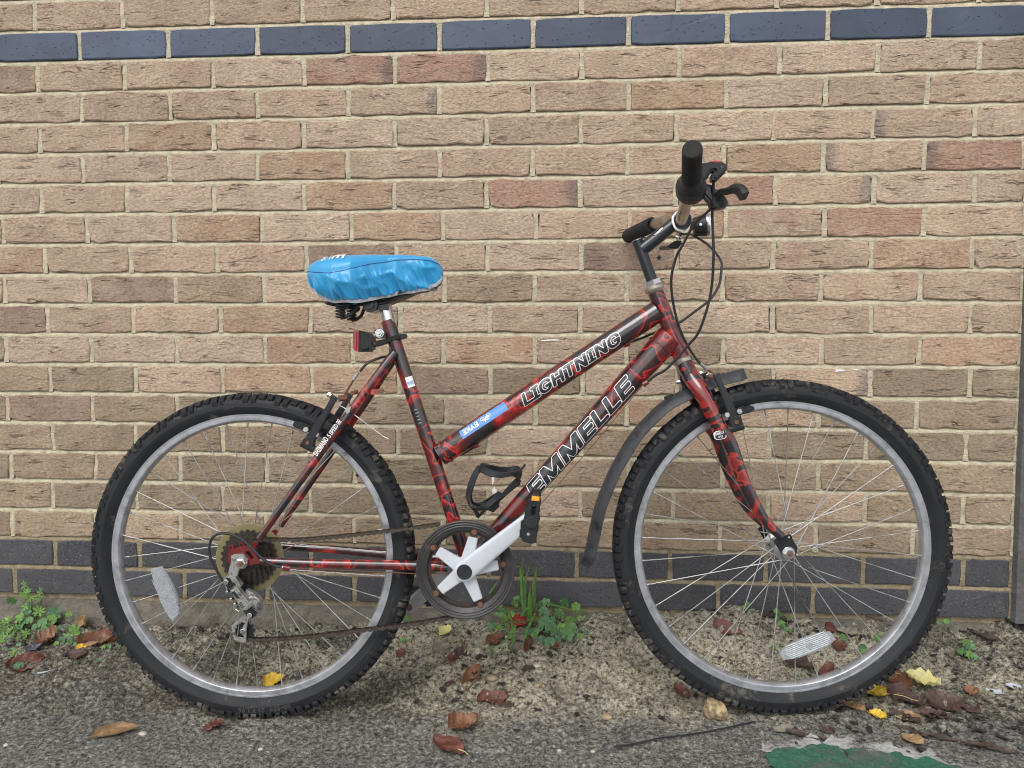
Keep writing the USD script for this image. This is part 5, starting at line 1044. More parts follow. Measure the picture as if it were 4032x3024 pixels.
# seat tube stickers
u1 = along((0.3344,-0.0140,0.3580), ST0, ST1)
obj('white_sticker', on_tube(Polygon([(0, 0), (.0215, 0), (.0215, .017), (0, .017)]), ST0, ST1, .014, .014, u1, -.001, .0004), M_whiteink, seat_tube, smooth=False)
t_ = affinity.rotate(text_poly('BSC', .0062), 90, origin=(0, 0)); b_ = t_.bounds
t_ = affinity.translate(t_, -b_[0] + .0095, -b_[1] + .001)
obj('sticker_lettering', on_tube(t_, ST0, ST1, .014, .014, u1, -.001, .0008), M_bluesticker, seat_tube, smooth=False)
u2_ = along((0.3542,-0.0140,0.2988), ST0, ST1)
obj('black_sticker', on_tube(Polygon([(0, 0), (.042, 0), (.042, .014), (0, .014)]), ST0, ST1, .014, .014, u2_, -.007, .0004), M_blackink, seat_tube, smooth=False)
for k in range(5):
    obj('sticker_lines', on_tube(sbox(.004 + .007 * k, .003, .0055 + .007 * k, .0095 + .001 * (k % 2)), ST0, ST1, .014, .014, u2_, -.007, .0007), M_alloy, seat_tube, smooth=False)
ssA, ssB = atc((0.1586,-0.0680,0.2114), .0), atc((0.2049,-0.0600,0.2746), 0)
flat_text('SHIMANO', .0098, (0.1577,-0.0680,0.2074), (0.1817,-0.0660,0.2405), .0655, M_whiteink, 'stay_lettering')
flat_text('5 SPEED RE', .0082, (0.1837,-0.0660,0.2431), (0.2074,-0.0620,0.2745), .0625, M_whiteink, 'stay_lettering')
part('paint_chip', plate([(0.2128,-0.0560,0.2945), (0.2198,-0.0560,0.3012), (0.2253,-0.0560,0.3029), (0.2222,-0.0560,0.2916), (0.2167,-0.0560,0.2885)], .050, .0560), M_chrome)
hb = unary_union([LineString([(0, 0), (.006, .012), (.012, 0)]).buffer(.0012), LineString([(.003, .005), (.009, .005)]).buffer(.001), LineString([(.016, 0), (.016, .012), (.024, .002)]).buffer(.0014)])
v_, f_ = tri(hb, .003)
hp0, hp1 = A3(HT0), A3(HT1); hdn = (hp1 - hp0) / np.linalg.norm(hp1 - hp0); fwd = np.array([-hdn[2], 0, hdn[0]]); fwd = fwd if fwd[0] > 0 else -fwd
an = (v_[:, 1] - .004) / .0172
obj('head_badge', (hp0 + np.outer(v_[:, 0] * 1.5 + .055, hdn) + fwd * (.0173 * np.cos(an - .45))[:, None] + np.array([0, -1.0, 0]) * (.0173 * np.sin(an + .45))[:, None], f_), M_whiteink, bike, smooth=False)
# ------------------------------------------------------------------ saddle cover (a shower cap over the saddle)
M_nylon = mat('blue_nylon', (0.016, 0.25, 0.50), 0.34, vary=0.10, scale=18, bump=0.0006, bscale=160, coat=0.05, extra={'sheen_weight': 0.15})
M_hem = mat('pale_grey_elastic_hem', (0.40, 0.40, 0.44), 0.6, vary=0.15, scale=120)
M_seam = mat('dark_blue_stitching', (0.012, 0.06, 0.22), 0.6, vary=0.1)
cover = xform('saddle_cover', matrix=Gf.Matrix4d(*mb.ravel().tolist()))
tag(cover, 'bright blue wrinkled nylon rain cover with elastic hem pulled over the bicycle saddle', 'saddle cover')
def curve(pts, idx=2):
    p = np.array([(q[0], q[2]) for q in pts]); o = np.argsort(p[:, 0]); return p[o]
top_c = curve([(0.1356,0.0000,0.5723), (0.1386,0.0000,0.5787), (0.1493,0.0000,0.5894), (0.1645,0.0000,0.5960), (0.1797,0.0000,0.6003), (0.2154,0.0000,0.6032), (0.2621,0.0000,0.6025), (0.3180,0.0000,0.6016), (0.3551,0.0000,0.5995), (0.3828,0.0000,0.5946), (0.3983,0.0000,0.5849), (0.4048,0.0000,0.5740), (0.4057,0.0000,0.5666)])
seam_c = curve([(0.1355,0.0000,0.5714), (0.1673,-0.0450,0.5641), (0.1992,-0.0750,0.5607), (0.2256,-0.0800,0.5649), (0.2423,-0.0750,0.5699), (0.2736,-0.0550,0.5792), (0.3241,-0.0350,0.5874), (0.3597,-0.0300,0.5880), (0.3862,-0.0250,0.5857), (0.4011,-0.0150,0.5796), (0.4058,0.0000,0.5703)])
hem_c = curve([(0.1353,0.0000,0.5658), (0.1490,-0.0350,0.5451), (0.1621,-0.0500,0.5289), (0.1797,-0.0620,0.5174), (0.1979,-0.0700,0.5100), (0.2218,-0.0720,0.5123), (0.2481,-0.0700,0.5124), (0.2728,-0.0600,0.5157), (0.2978,-0.0500,0.5212), (0.3235,-0.0420,0.5256), (0.3498,-0.0360,0.5299), (0.3754,-0.0300,0.5342), (0.3922,-0.0250,0.5415), (0.4025,-0.0180,0.5501), (0.4056,-0.0000,0.5630)])
A0c, A1c = top_c[0, 0], top_c[-1, 0]
w_c = np.array([(0, .004), (.012, .030), (.05, .055), (.12, .074), (.25, .084), (.38, .078), (.5, .058), (.62, .044), (.75, .037), (.86, .032), (.94, .024), (.985, .012), (1.0, .003)])
NS, NC = 190, 96
sv = np.linspace(0, 1, NS); sv = .5 - .5 * np.cos(sv * math.pi)
GRID = np.zeros((NS, NC, 3))
ss = np.linspace(-1, 1, NC)
for i, t in enumerate(sv):
    a = A0c + (A1c - A0c) * t
    bt, bs, bh = np.interp(a, *top_c.T), np.interp(a, *seam_c.T), np.interp(a, *hem_c.T); w = np.interp(t, *w_c.T)
    bt = max(bt, bs + .001)
    for j, s in enumerate(ss):
        m = abs(s); sg = 1 if s >= 0 else -1
        if m < .45:
            q = m / .45; c = w * math.sin(q * math.pi / 2) ** .9; b = bs + (bt - bs) * math.cos(q * math.pi / 2) ** .8
        elif m < .90:
            q = (m - .45) / .45; c = w * (1 + .08 * math.sin(q * math.pi) - .20 * q * q); b = bs + (bh - bs) * q
        else:
            q = (m - .90) / .10; c = w * (.80 - .16 * q); b = bh - .0015 * math.sin(q * math.pi) + .003 * q * q
        GRID[i, j] = (a, -sg * c, b)
P = GRID.reshape(-1, 3)
q_ = np.clip((np.abs(np.tile(ss, NS)) - .45) / .45, 0, 1)
sgn = np.sign(-P[:, 1])
rid = lambda x: (1 - np.abs(2 * x - 1)) ** 2.4
sl_ = P[:, 0] * 1.0 + .35 * (P[:, 2] - .55)
f1 = rid(meshkit.noise(np.stack([sl_ * 58, P[:, 2] * 15, sgn * 3 + 5], 1), 3)) - .5
f2 = rid(meshkit.noise(np.stack([sl_ * 130 + 9, P[:, 2] * 18, sgn * 3 + 9], 1), 4)) - .5
f3 = rid(meshkit.noise(np.stack([P[:, 0] * 38 + P[:, 2] * 22, P[:, 2] * 42 - P[:, 0] * 14, sgn * 2], 1), 6)) - .3
f4 = np.sin(P[:, 0] * 620 + 9 * meshkit.noise(np.stack([P[:, 0] * 60, sgn, sgn * 0], 1), 8))
disp = .0120 * f1 * q_ ** .5 + .0075 * f2 * q_ ** .8 + .0085 * f3 * np.minimum(q_ * 3, 1) + .0010 * f4 * np.clip((q_ - .62) / .38, 0, 1)
topn = (meshkit.fbm(np.stack([P[:, 0] * 40, P[:, 1] * 25, P[:, 2] * 5], 1), 3, 9) - .5) * .0022
endw = np.clip(np.minimum(P[:, 0] - A0c, A1c - P[:, 0]) / .02, .15, 1)
mid = np.stack([np.clip(P[:, 0], A0c + .05, A1c - .04), np.zeros(len(P)), np.full(len(P), np.median(seam_c[:, 1]) - .02)], 1)
dirn = P - mid; dirn[:, 2] *= .35; dirn /= np.linalg.norm(dirn, axis=1)[:, None]
P = P + dirn * (disp * endw * .9)[:, None] + np.array([0, 0, 1.0]) * (topn * (q_ == 0))[:, None]
I, J = np.meshgrid(np.arange(NS - 1), np.arange(NC - 1), indexing='ij'); k = (I * NC + J).ravel()
obj('cover_fabric', (P, np.vstack([np.stack([k, k + NC, k + NC + 1], 1), np.stack([k, k + NC + 1, k + 1], 1)])), M_nylon, cover, smooth=True)
G3 = P.reshape(NS, NC, 3)
jh = int(round((.955 + 1) / 2 * (NC - 1)))
jse = int(round((.45 + 1) / 2 * (NC - 1)))
for jj in (jh, NC - 1 - jh):
    obj('elastic_hem', ribbon(G3[6:-6:6, jj] + np.array([0, -.0006 if jj > NC / 2 else .0006, -.0022]), (0, 0.25 if jj < NC / 2 else -.25, 1.0), .0075, .0022, smooth=2), M_hem, cover)
for jj in (jse, NC - 1 - jse):
    sg = -1 if jj > NC / 2 else 1
    obj('seam', tube(G3[3:-3:2, jj] + np.array([0, sg * .0003, 0.0002]), .0007, 5), M_seam, cover)
def on_top(poly, step=.003):
    v, f = tri(poly, step); out = []
    for a, c in v[:, :2]:
        i = int(np.argmin(np.abs(G3[:, 0, 0] - a))); row = G3[i]; half = row[NC // 2 - 21:NC // 2 + 22]
        o = np.argsort(half[:, 1]); out.append([a, c, np.interp(c, half[o, 1], half[o, 2]) + .0022])
    return np.array(out), f
ke = text_poly('KE', .022)
ke = affinity.rotate(ke, -90, origin=(0, 0)); b_ = ke.bounds
ke = affinity.translate(ke, -b_[0] + (0.1992,-0.0300,0.5931)[0], -b_[3] - .034)
obj('cover_lettering', on_top(ke), M_whiteink, cover, smooth=False)
sm = unary_union([affinity.translate(affinity.rotate(text_poly('URS', .0085, False), -90, origin=(0, 0)), (0.1788,-0.0450,0.5828)[0], -.046), affinity.translate(sbox(0, -.070, .0009, -.030), (0.1947,-0.0300,0.5914)[0], 0)])
obj('cover_lettering', on_top(sm), M_whiteink, cover, smooth=False)

# ------------------------------------------------------------------ fallen leaves
def leaf_mat(name, a, b, c, rough=0.55, trans=0.12):
    return usdkit.material(stage, '/World/Looks/' + name, {'tc': ('texture_coordinate', {}), 'n': ('noise_texture', {'scale': 45.0, 'detail': 5.0, 'roughness': 0.65}), 'r': ('rgb_ramp', {'ramp': [(0.3, a), (0.5, b), (0.72, c)]}),
        'm': ('noise_texture', {'scale': 260.0, 'detail': 3.0}), 'b': ('bump', {'distance': 0.0022}), 'p': ('principled_bsdf', {'roughness': rough, 'specular_ior_level': 0.5}), 't': ('translucent_bsdf', {}), 'x': ('mix_closure', {'fac': trans})},
        [('tc.object', 'n.vector'), ('n.fac', 'r.fac'), ('r.color', 'p.base_color'), ('r.color', 't.color'), ('tc.object', 'm.vector'), ('m.fac', 'b.height'), ('b.normal', 'p.normal'), ('p.BSDF', 'x.closure1'), ('t.BSDF', 'x.closure2')], surface='x.closure')
LM = {'rust': leaf_mat('leaf_rust_brown', (0.085, 0.038, 0.022), (0.19, 0.082, 0.043), (0.30, 0.155, 0.09), .42),
      'red': leaf_mat('leaf_red_brown', (0.055, 0.020, 0.015), (0.125, 0.043, 0.030), (0.20, 0.085, 0.058), .45),
      'maroon': leaf_mat('leaf_maroon', (0.035, 0.021, 0.018), (0.075, 0.042, 0.036), (0.14, 0.085, 0.072), .5),
      'dark': leaf_mat('leaf_dark_brown', (0.022, 0.016, 0.013), (0.05, 0.033, 0.025), (0.10, 0.066, 0.048), .6),
      'tan': leaf_mat('leaf_tan', (0.17, 0.10, 0.05), (0.29, 0.18, 0.09), (0.40, 0.26, 0.14), .6),
      'grey': leaf_mat('leaf_grey_brown', (0.13, 0.11, 0.085), (0.22, 0.19, 0.155), (0.33, 0.29, 0.245), .7),
      'yellow': leaf_mat('leaf_yellow', (0.48, 0.27, 0.02), (0.64, 0.42, 0.03), (0.72, 0.52, 0.06), .5),
      'pale': leaf_mat('leaf_pale_yellow', (0.62, 0.56, 0.20), (0.70, 0.65, 0.28), (0.76, 0.71, 0.36), .5),
      'slate': leaf_mat('leaf_slate_grey', (0.05, 0.06, 0.075), (0.09, 0.10, 0.12), (0.13, 0.14, 0.16), .4),
      'cream': leaf_mat('scrap_translucent_white', (0.40, 0.44, 0.48), (0.52, 0.56, 0.60), (0.66, 0.70, 0.74), .35, .3)}
def leaf_mesh(L, W, kind, curl, roll, seed, torn=0.0):
    """A blade along +x: ovate, broad or ragged; curl lifts the ends, roll lifts the sides; the midrib is a crease and side veins pucker it."""
    r = np.random.default_rng(seed); nu, nv = 15, 9
    u = np.linspace(0, 1, nu)
    sh = {'ovate': np.sin(np.pi * u ** .85) ** .75, 'broad': np.sin(np.pi * u ** .62) ** .62, 'long': np.sin(np.pi * u ** .95) ** .8, 'shred': np.sin(np.pi * u) ** .5}[kind]
    V = []
    p1, p2 = r.uniform(0, 6.3, 2)
    for i in range(nu):
        el_ = 1 + r.normal(0, .09 + torn * .3); er_ = 1 + r.normal(0, .09 + torn * .3)
        for j in range(nv):
            s = (j / (nv - 1) - .5) * 2
            wv = sh[i] * W / 2 * (el_ if s > 0 else er_)
            y = s * wv; x = (u[i] - .5) * L
            z = curl * L * ((u[i] - .5) * 2) ** 2 + roll * W * abs(s) ** 1.6 * (1.25 if s > 0 else .75) + .10 * W * abs(s) ** .7 * .3
            z += .030 * W * math.sin(u[i] * 22 - abs(s) * 5) * min(abs(s) * 3, 1) + .05 * L * math.sin(3.1 * u[i] * 2 + p1) * .4 + .06 * W * s * math.sin(u[i] * 5 + p2)
            z += r.normal(0, .028 * W)
            if roll > .45:                                            # rolled up into a tube
                an = s * roll * 3.0; R = max(wv, 1e-4) / (roll * 3.0); y = R * math.sin(an); z = R * (1 - math.cos(an)) + curl * L * ((u[i] - .5) * 2) ** 2
            V.append([x, y, z])
    F = []
    for i in range(nu - 1):
        for j in range(nv - 1):
            a, b = i * nv + j, (i + 1) * nv + j; F += [[a, b, b + 1], [a, b + 1, a + 1]]
    return np.array(V), np.array(F)
def stalk(L, l, curl, seed):
    r = np.random.default_rng(seed); x0 = L / 2 * .96
    return tube([(x0 - .012, 0, curl * L * .8 + .001), (x0 + l * .4, l * .03, curl * L + .002), (x0 + l * .75, -l * .02, .002), (x0 + l, l * .05, .001)], [.0011, .0008, .0008, .0012], 6, smooth=4)
def put_leaf(label, xy, L, W, yaw, kind, m, curl=.06, roll=.12, lift=.001, seed=0, stem=0.0, torn=0.0, tilt=0.0, cat_='leaf'):
    me = leaf_mesh(L, W, kind, curl, roll, seed, torn)
    ca, sa = math.cos(math.radians(yaw)), math.sin(math.radians(yaw)); ct, st_ = math.cos(math.radians(tilt)), math.sin(math.radians(tilt))
    def place(v):
        v = np.array(v); v = np.c_[v[:, 0], v[:, 1] * ct - v[:, 2] * st_, v[:, 1] * st_ + v[:, 2] * ct]
        return np.c_[v[:, 0] * ca - v[:, 1] * sa, v[:, 0] * sa + v[:, 1] * ca, v[:, 2]]
    base = place(me[0]); gx_ = xy[0] + base[:, 0]; gy_ = xy[1] + base[:, 1]
    z0 = float(ground_full(np.array([xy[0]]), np.array([xy[1]]))[0])
    g = ground_height(gx_, gy_) - float(ground_height(xy[0], xy[1]))
    low = (base[:, 2] - 0 * g).min()
    loc = (xy[0], xy[1], z0 + lift - low * (.55 if m in ('maroon', 'dark') else 1) + (0 if m in ('maroon', 'dark') else .0015))
    v = np.c_[base[:, 0], base[:, 1], base[:, 2] + g]
    if stem:
        x = xform('fallen_leaf', loc=loc)
        obj('blade', (v, me[1]), LM[m], x, smooth=True)
        s = stalk(L, stem, curl, seed); sv_ = place(s[0]); sg = ground_height(xy[0] + sv_[:, 0], xy[1] + sv_[:, 1]) - float(ground_height(xy[0], xy[1]))
        obj('stalk', (np.c_[sv_[:, 0], sv_[:, 1], sv_[:, 2] + sg], s[1]), M_stalk, x, smooth=True)
    else:
        x = obj('fallen_leaf', (v, me[1]), LM[m], smooth=True, loc=loc)
    tag(x, label, cat_)
M_stalk = mat('pale_leaf_stalk', (0.42, 0.33, 0.14), 0.6, vary=.2)
LEAVES = [
 ('curled golden brown leaf on the tarmac at the lower left, ahead of the rear wheel', (0.3152,-0.4437), .088, .050, 14, 'long', 'tan', .05, .62, dict()),
 ('flattened dark red leaf scrap on the tarmac just below the rear tyre', (0.5009,-0.4139), .046, .030, 50, 'shred', 'red', .02, .05, dict(torn=.5)),
 ('folded red-brown leaf at the left edge in front of the green weeds', (-0.0486,-0.2022), .078, .040, 12, 'long', 'red', .06, .35, dict(tilt=25)),
 ('long rolled rust brown leaf lying between the left weeds and the rear tyre', (0.0645,-0.1082), .085, .040, 16, 'long', 'rust', .04, .45, dict(tilt=20)),
 ('second rust coloured leaf touching the rear tyre beside the rolled one', (0.0867,-0.1063), .055, .034, 25, 'ovate', 'rust', .05, .25, dict()),
 ('small bright yellow leaf at the right foot of the left weeds', (0.0505,-0.1426), .030, .026, 20, 'broad', 'yellow', .05, .2, dict()),
 ('narrow pale ochre leaf strip next to the small bright yellow leaf', (0.0731,-0.1411), .034, .014, 12, 'long', 'tan', .02, .1, dict()),
 ('crumpled light brown leaf half under the left weeds', (-0.0504,-0.1290), .050, .044, 35, 'shred', 'rust', .12, .3, dict(torn=.3)),
 ('small curled tan leaf standing behind the left weeds near the footing', (-0.0006,-0.0546), .034, .026, -20, 'shred', 'tan', .1, .4, dict(tilt=35)),
 ('flat grey-brown leaf flake below the small bright yellow leaf', (0.0526,-0.1636), .050, .032, 5, 'shred', 'maroon', 0.02, 0.08, dict(torn=.35)),
 ('dark brown leaf pressed against the footing behind the left weeds', (-0.0696,-0.0349), .060, .036, 10, 'ovate', 'dark', 0.02, 0.1, dict(torn=.35)),
 ('slate grey leaf fragment under the left weeds', (-0.0579,-0.1581), .036, .022, 30, 'long', 'slate', .04, .2, dict()),
 ('pale straw sliver on the soil below the left weeds', (0.0133,-0.2309), .034, .004, 12, 'long', 'cream', .0, .1, dict(cat_='plant scrap')),
 ('thin dark leaf sliver on the soil left of the rear tyre', (0.1611,-0.1755), .060, .012, 10, 'long', 'dark', 0.02, 0.1, dict(torn=.35)),
 ('yellow leaf seen through the lower part of the rear wheel', (0.5637,-0.2518), .046, .036, 15, 'broad', 'yellow', .05, .2, dict()),
 ('dark leaf litter seen through the rear wheel below the derailleur', (0.3079,-0.0451), .060, .030, 20, 'shred', 'dark', 0.02, 0.1, dict(torn=.4)),
 ('long dark leaf shred at the foot of the wall behind the rear wheel', (0.2828,-0.0346), .085, .016, 8, 'shred', 'dark', 0.02, 0.1, dict(torn=.4)),
 ('small crinkled pale yellow leaf below the chain guard', (0.9177,-0.0850), .034, .026, 20, 'shred', 'pale', .1, .35, dict()),
 ('dull brown leaf with a rusty edge below the pale yellow one', (0.9177,-0.1388), .044, .034, 10, 'ovate', 'grey', .03, .15, dict()),
 ('crumpled red-brown leaf on the soil between the two wheels', (0.9733,-0.1463), .056, .046, 30, 'shred', 'maroon', 0.02, 0.1, dict(torn=.2)),
 ('upright rolled orange-brown leaf in the middle between the wheels', (0.9997,-0.2364), .098, .050, 58, 'long', 'rust', .05, .50, dict()),
 ('small curled red-brown scrap left of the rolled orange-brown leaf', (0.9489,-0.1928), .024, .020, 70, 'shred', 'red', .1, .4, dict()),
 ('thin dark leaf rim left of the rolled orange-brown leaf, lowest of its group', (0.9501,-0.2493), .030, .010, 30, 'shred', 'maroon', 0.02, 0.1, dict(torn=.35)),
 ('twisted red-brown leaf standing on end below the middle weeds', (1.1153,-0.1360), .052, .030, 80, 'ovate', 'red', .1, .55, dict(tilt=25)),
 ('small dark oval leaf flake below the twisted red-brown leaf', (1.1229,-0.2079), .028, .016, 5, 'ovate', 'dark', 0.0, 0.08, dict(torn=.35)),
 ('shredded dark maroon leaf on the soil in the middle foreground', (1.0525,-0.2985), .066, .040, 5, 'shred', 'red', .05, .2, dict(torn=.8)),
 ('small faded brown leaf right of the shredded maroon leaf', (1.0925,-0.3125), .028, .026, 10, 'shred', 'maroon', 0.02, 0.1, dict(torn=.35)),
 ('clean orange-brown beech leaf with side veins on the tarmac between the wheels', (1.0053,-0.4063), .062, .056, 12, 'ovate', 'rust', .07, .22, dict()),
 ('dark red-brown oval leaf nearest to the bottom edge in the middle', (0.9873,-0.4771), .078, .050, -18, 'ovate', 'red', .02, .08, dict(stem=.012)),
 ('brown leaf lying left under the middle weeds', (1.0398,-0.1025), .046, .032, 12, 'ovate', 'rust', .03, .2, dict()),
 ('grey-brown leaf standing upright in the middle weeds', (1.0911,-0.1205), .072, .026, 72, 'long', 'grey', .03, .3, dict(tilt=30)),
 ('light brown curled leaf in the heart of the middle weeds', (1.1371,-0.0378), .036, .028, 60, 'shred', 'tan', .1, .4, dict(tilt=40)),
 ('dark brown leaf under the right side of the middle weeds', (1.1562,-0.0834), .05, .03, 40, 'shred', 'dark', 0.02, 0.1, dict(torn=.35)),
 ('small orange-brown leaf below the right side of the middle weeds', (1.1782,-0.1297), .026, .026, 10, 'ovate', 'rust', .06, .2, dict()),
 ('dark leaf along the wall base right of the middle weeds', (1.2031,0.0255), .08, .02, 5, 'shred', 'dark', 0.02, 0.1, dict(torn=.35)),
 ('small red-brown flake on the soil right of the rear tyre', (0.8272,-0.1604), .024, .022, 40, 'shred', 'red', .05, .2, dict()),
 ('long red-brown leaf on the sand heap inside the front wheel', (1.5775,-0.0893), .068, .032, -10, 'long', 'red', .04, .2, dict(stem=.01)),
 ('dark wet leaf lying inside the front wheel above the rim', (1.7133,-0.1819), .066, .044, -15, 'ovate', 'dark', 0.02, 0.1, dict(torn=.35)),
 ('dark curled leaf strip beside the front rim, right of the wet one', (1.7666,-0.1948), .062, .018, 22, 'shred', 'red', .04, .3, dict()),
 ('dark red leaf behind the front reflector', (1.8195,-0.1142), .034, .034, 60, 'shred', 'red', .05, .25, dict(torn=.3)),
 ('pale grey oval leaf right of the front reflector', (1.8573,-0.0585), .046, .024, -8, 'ovate', 'grey', .05, .2, dict()),
 ('small red-brown leaf above the tip of the front reflector', (1.8260,-0.0444), .026, .022, -30, 'shred', 'red', .1, .4, dict(tilt=30)),
 ('grey weathered leaf by the wall at the right side of the front wheel', (1.9376,0.0114), .064, .022, -12, 'shred', 'grey', .05, .3, dict(torn=.3)),
 ('dark leaf wedged at the wall behind the front wheel, left of two', (1.6806,-0.0107), .048, .034, -10, 'shred', 'dark', 0.02, 0.1, dict(torn=.35)),
 ('dark brown leaf at the wall behind the front wheel, right of two', (1.7207,-0.0106), .054, .03, -5, 'ovate', 'dark', 0.02, 0.1, dict(torn=.35)),
 ('large pale yellow poplar leaf with a long stalk at the right', (1.9442,-0.2470), .066, .062, 155, 'broad', 'pale', .04, .15, dict(stem=.045, tilt=8, flip=1)),
 ('golden yellow leaf with a long pale stalk beside the front tyre', (1.8333,-0.2734), .052, .044, -8, 'broad', 'yellow', .06, .2, dict(stem=.07)),
 ('small yellow leaf on the dark litter below the front tyre', (1.8160,-0.3471), .032, .022, -15, 'ovate', 'yellow', .05, .25, dict()),
 ('curled rust leaf under the front tyre above the golden yellow leaf', (1.9018,-0.2355), .066, .034, -35, 'long', 'rust', .07, .42, dict(tilt=15)),
 ('wide maroon leaf between the golden and the pale yellow leaves', (1.8926,-0.2892), .072, .052, -25, 'ovate', 'maroon', 0.02, 0.1, dict(torn=.35)),
 ('large maroon leaf under the stalk of the pale yellow leaf', (1.9702,-0.3029), .080, .060, 10, 'broad', 'maroon', 0.02, 0.1, dict(torn=.35)),
 ('maroon leaf below the large maroon one', (1.9258,-0.3450), .056, .036, -15, 'ovate', 'maroon', 0.02, 0.1, dict(torn=.35)),
 ('dark hollow leaf with a tan edge below the golden yellow leaf', (1.8634,-0.3559), .058, .034, -22, 'ovate', 'dark', 0.02, 0.1, dict(torn=.35)),
 ('tan leaf edging the dark hollow leaf', (1.8791,-0.3507), .040, .022, -35, 'long', 'tan', .05, .25, dict()),
 ('flat tan leaf nearest to the pale border of the green marking', (1.8471,-0.4281), .042, .030, -30, 'shred', 'tan', .02, .1, dict()),
 ('small brown leaf alone at the right, past the large maroon leaf', (2.0343,-0.2621), .030, .024, -10, 'ovate', 'rust', .04, .2, dict()),
 ('small dark red leaf right of the large maroon leaf', (2.0112,-0.3111), .040, .026, 20, 'shred', 'maroon', 0.02, 0.1, dict(torn=.35)),
 ('black curled bark-like leaf above the flat tan leaf', (1.8564,-0.4010), .066, .018, -24, 'long', 'dark', 0.02, 0.1, dict(torn=.35)),
 ('dark leaf sliver right of the bark-like one', (1.8994,-0.4181), .07, .014, -10, 'long', 'dark', 0.02, 0.1, dict(torn=.35)),
 ('long dark leaf strip at the far lower right', (1.9705,-0.4513), .09, .02, -10, 'shred', 'dark', 0.02, 0.1, dict(torn=.3)),
 ('brown leaf flake beneath the front tyre at its lower right', (1.7830,-0.3129), .048, .022, -25, 'ovate', 'tan', .03, .2, dict()),
 ('grey leaf flake on the tarmac left of the green marking border', (1.6204,-0.3990), .042, .020, 8, 'shred', 'grey', .04, .2, dict(torn=.3)),
 ('dark leaf strip on the tarmac above the green marking border', (1.6570,-0.4212), .072, .018, -10, 'shred', 'dark', 0.02, 0.1, dict(torn=.4)),
 ('small dark rolled leaf above the green marking border', (1.7019,-0.4002), .032, .026, 10, 'shred', 'maroon', 0.02, 0.1, dict(torn=.35)),
 ('dark red leaf in front of the lower left of the front tyre', (1.4479,-0.2680), .042, .026, -30, 'shred', 'red', .04, .2, dict()),
 ('long brown leaf on the earth at the right near the small weed', (2.1648,-0.0535), .070, .022, -25, 'long', 'dark', 0.02, 0.1, dict(torn=.35)),
 ('thin white translucent plastic scrap at the far right', (2.0948,-0.2469), .070, .014, -4, 'shred', 'cream', .03, .2, dict(cat_='plastic scrap')),
 ('little white plastic shred right of the long translucent scrap', (2.1285,-0.2416), .028, .014, -10, 'shred', 'cream', .05, .3, dict(cat_='plastic scrap')),
]
for k, (lab, xy, L, W, yaw, kind, m, curl, roll, kw) in enumerate(LEAVES):
    kw = dict(kw); kw.pop('flip', None)
    # an angle seen in the picture is steeper on the receding ground
    yw = math.degrees(math.atan2(math.sin(math.radians(yaw)) / 0.45, math.cos(math.radians(yaw))))
    if 'tilt' in kw and abs(yaw) > 55: yw = yaw
    put_leaf(lab, xy, L, W, yw, kind, m, curl, roll, seed=100 + k, **kw)

# torn leaf litter too small to count
V, F, n = [], [], 0
spots = [((1.99, -.36), (.17, .05), 110), ((.02, -.10), (.13, .05), 70), ((1.17, -.10), (.10, .05), 50), ((1.02, -.22), (.06, .06), 30), ((1.72, -.06), (.22, .03), 60), ((.55, -.09), (.16, .035), 45), ((2.12, -.16), (.10, .08), 40), ((1.2, -.30), (.6, .12), 45), ((2.1, -.42), (.12, .05), 60)]
for (cx, cy), (sx_, sy_), num in spots:
    for _ in range(num):
        x, y = cx + nrng.normal(0, sx_), min(cy + nrng.normal(0, sy_), -.02)
        L = nrng.uniform(.006, .022); me = leaf_mesh(L, L * nrng.uniform(.3, .8), 'shred', .04, .15, int(nrng.integers(1 << 30)), .5)
        sel = slice(None); a = nrng.uniform(0, 6.28); tl = nrng.normal(0, .25)
        v = me[0].reshape(15, 9, 3)[::3, ::2].reshape(-1, 3)
        v = np.c_[v[:, 0] * math.cos(a) - v[:, 1] * math.sin(a), v[:, 0] * math.sin(a) + v[:, 1] * math.cos(a), v[:, 2] + v[:, 0] * tl]
        z = float(ground_full(np.array([x]), np.array([y]))[0])
        V.append(v + [x, y, z + .002 - min(v[:, 2].min(), 0) * .6])
        for i in range(4):
            for j in range(4): p = n + i * 5 + j; F += [[p, p + 5, p + 6], [p, p + 6, p + 1]]
        n += 25
M_litter = usdkit.material(stage, '/World/Looks/leaf_litter', {'g': ('geometry', {}), 'r': ('rgb_ramp', {'ramp': [(0, (0.018, 0.013, 0.011)), (0.45, (0.05, 0.034, 0.026)), (0.7, (0.11, 0.055, 0.036)), (0.9, (0.20, 0.12, 0.07)), (1, (0.26, 0.2, 0.14))]}), 'p': ('principled_bsdf', {'roughness': 0.65})},
    [('g.random_per_island', 'r.fac'), ('r.color', 'p.base_color')], surface='p.BSDF')
tag(obj('leaf_litter', (np.vstack(V), np.array(F)), M_litter, smooth=False), 'small torn dark brown leaf fragments scattered along the wall and the tarmac', 'leaf litter', kind='stuff')

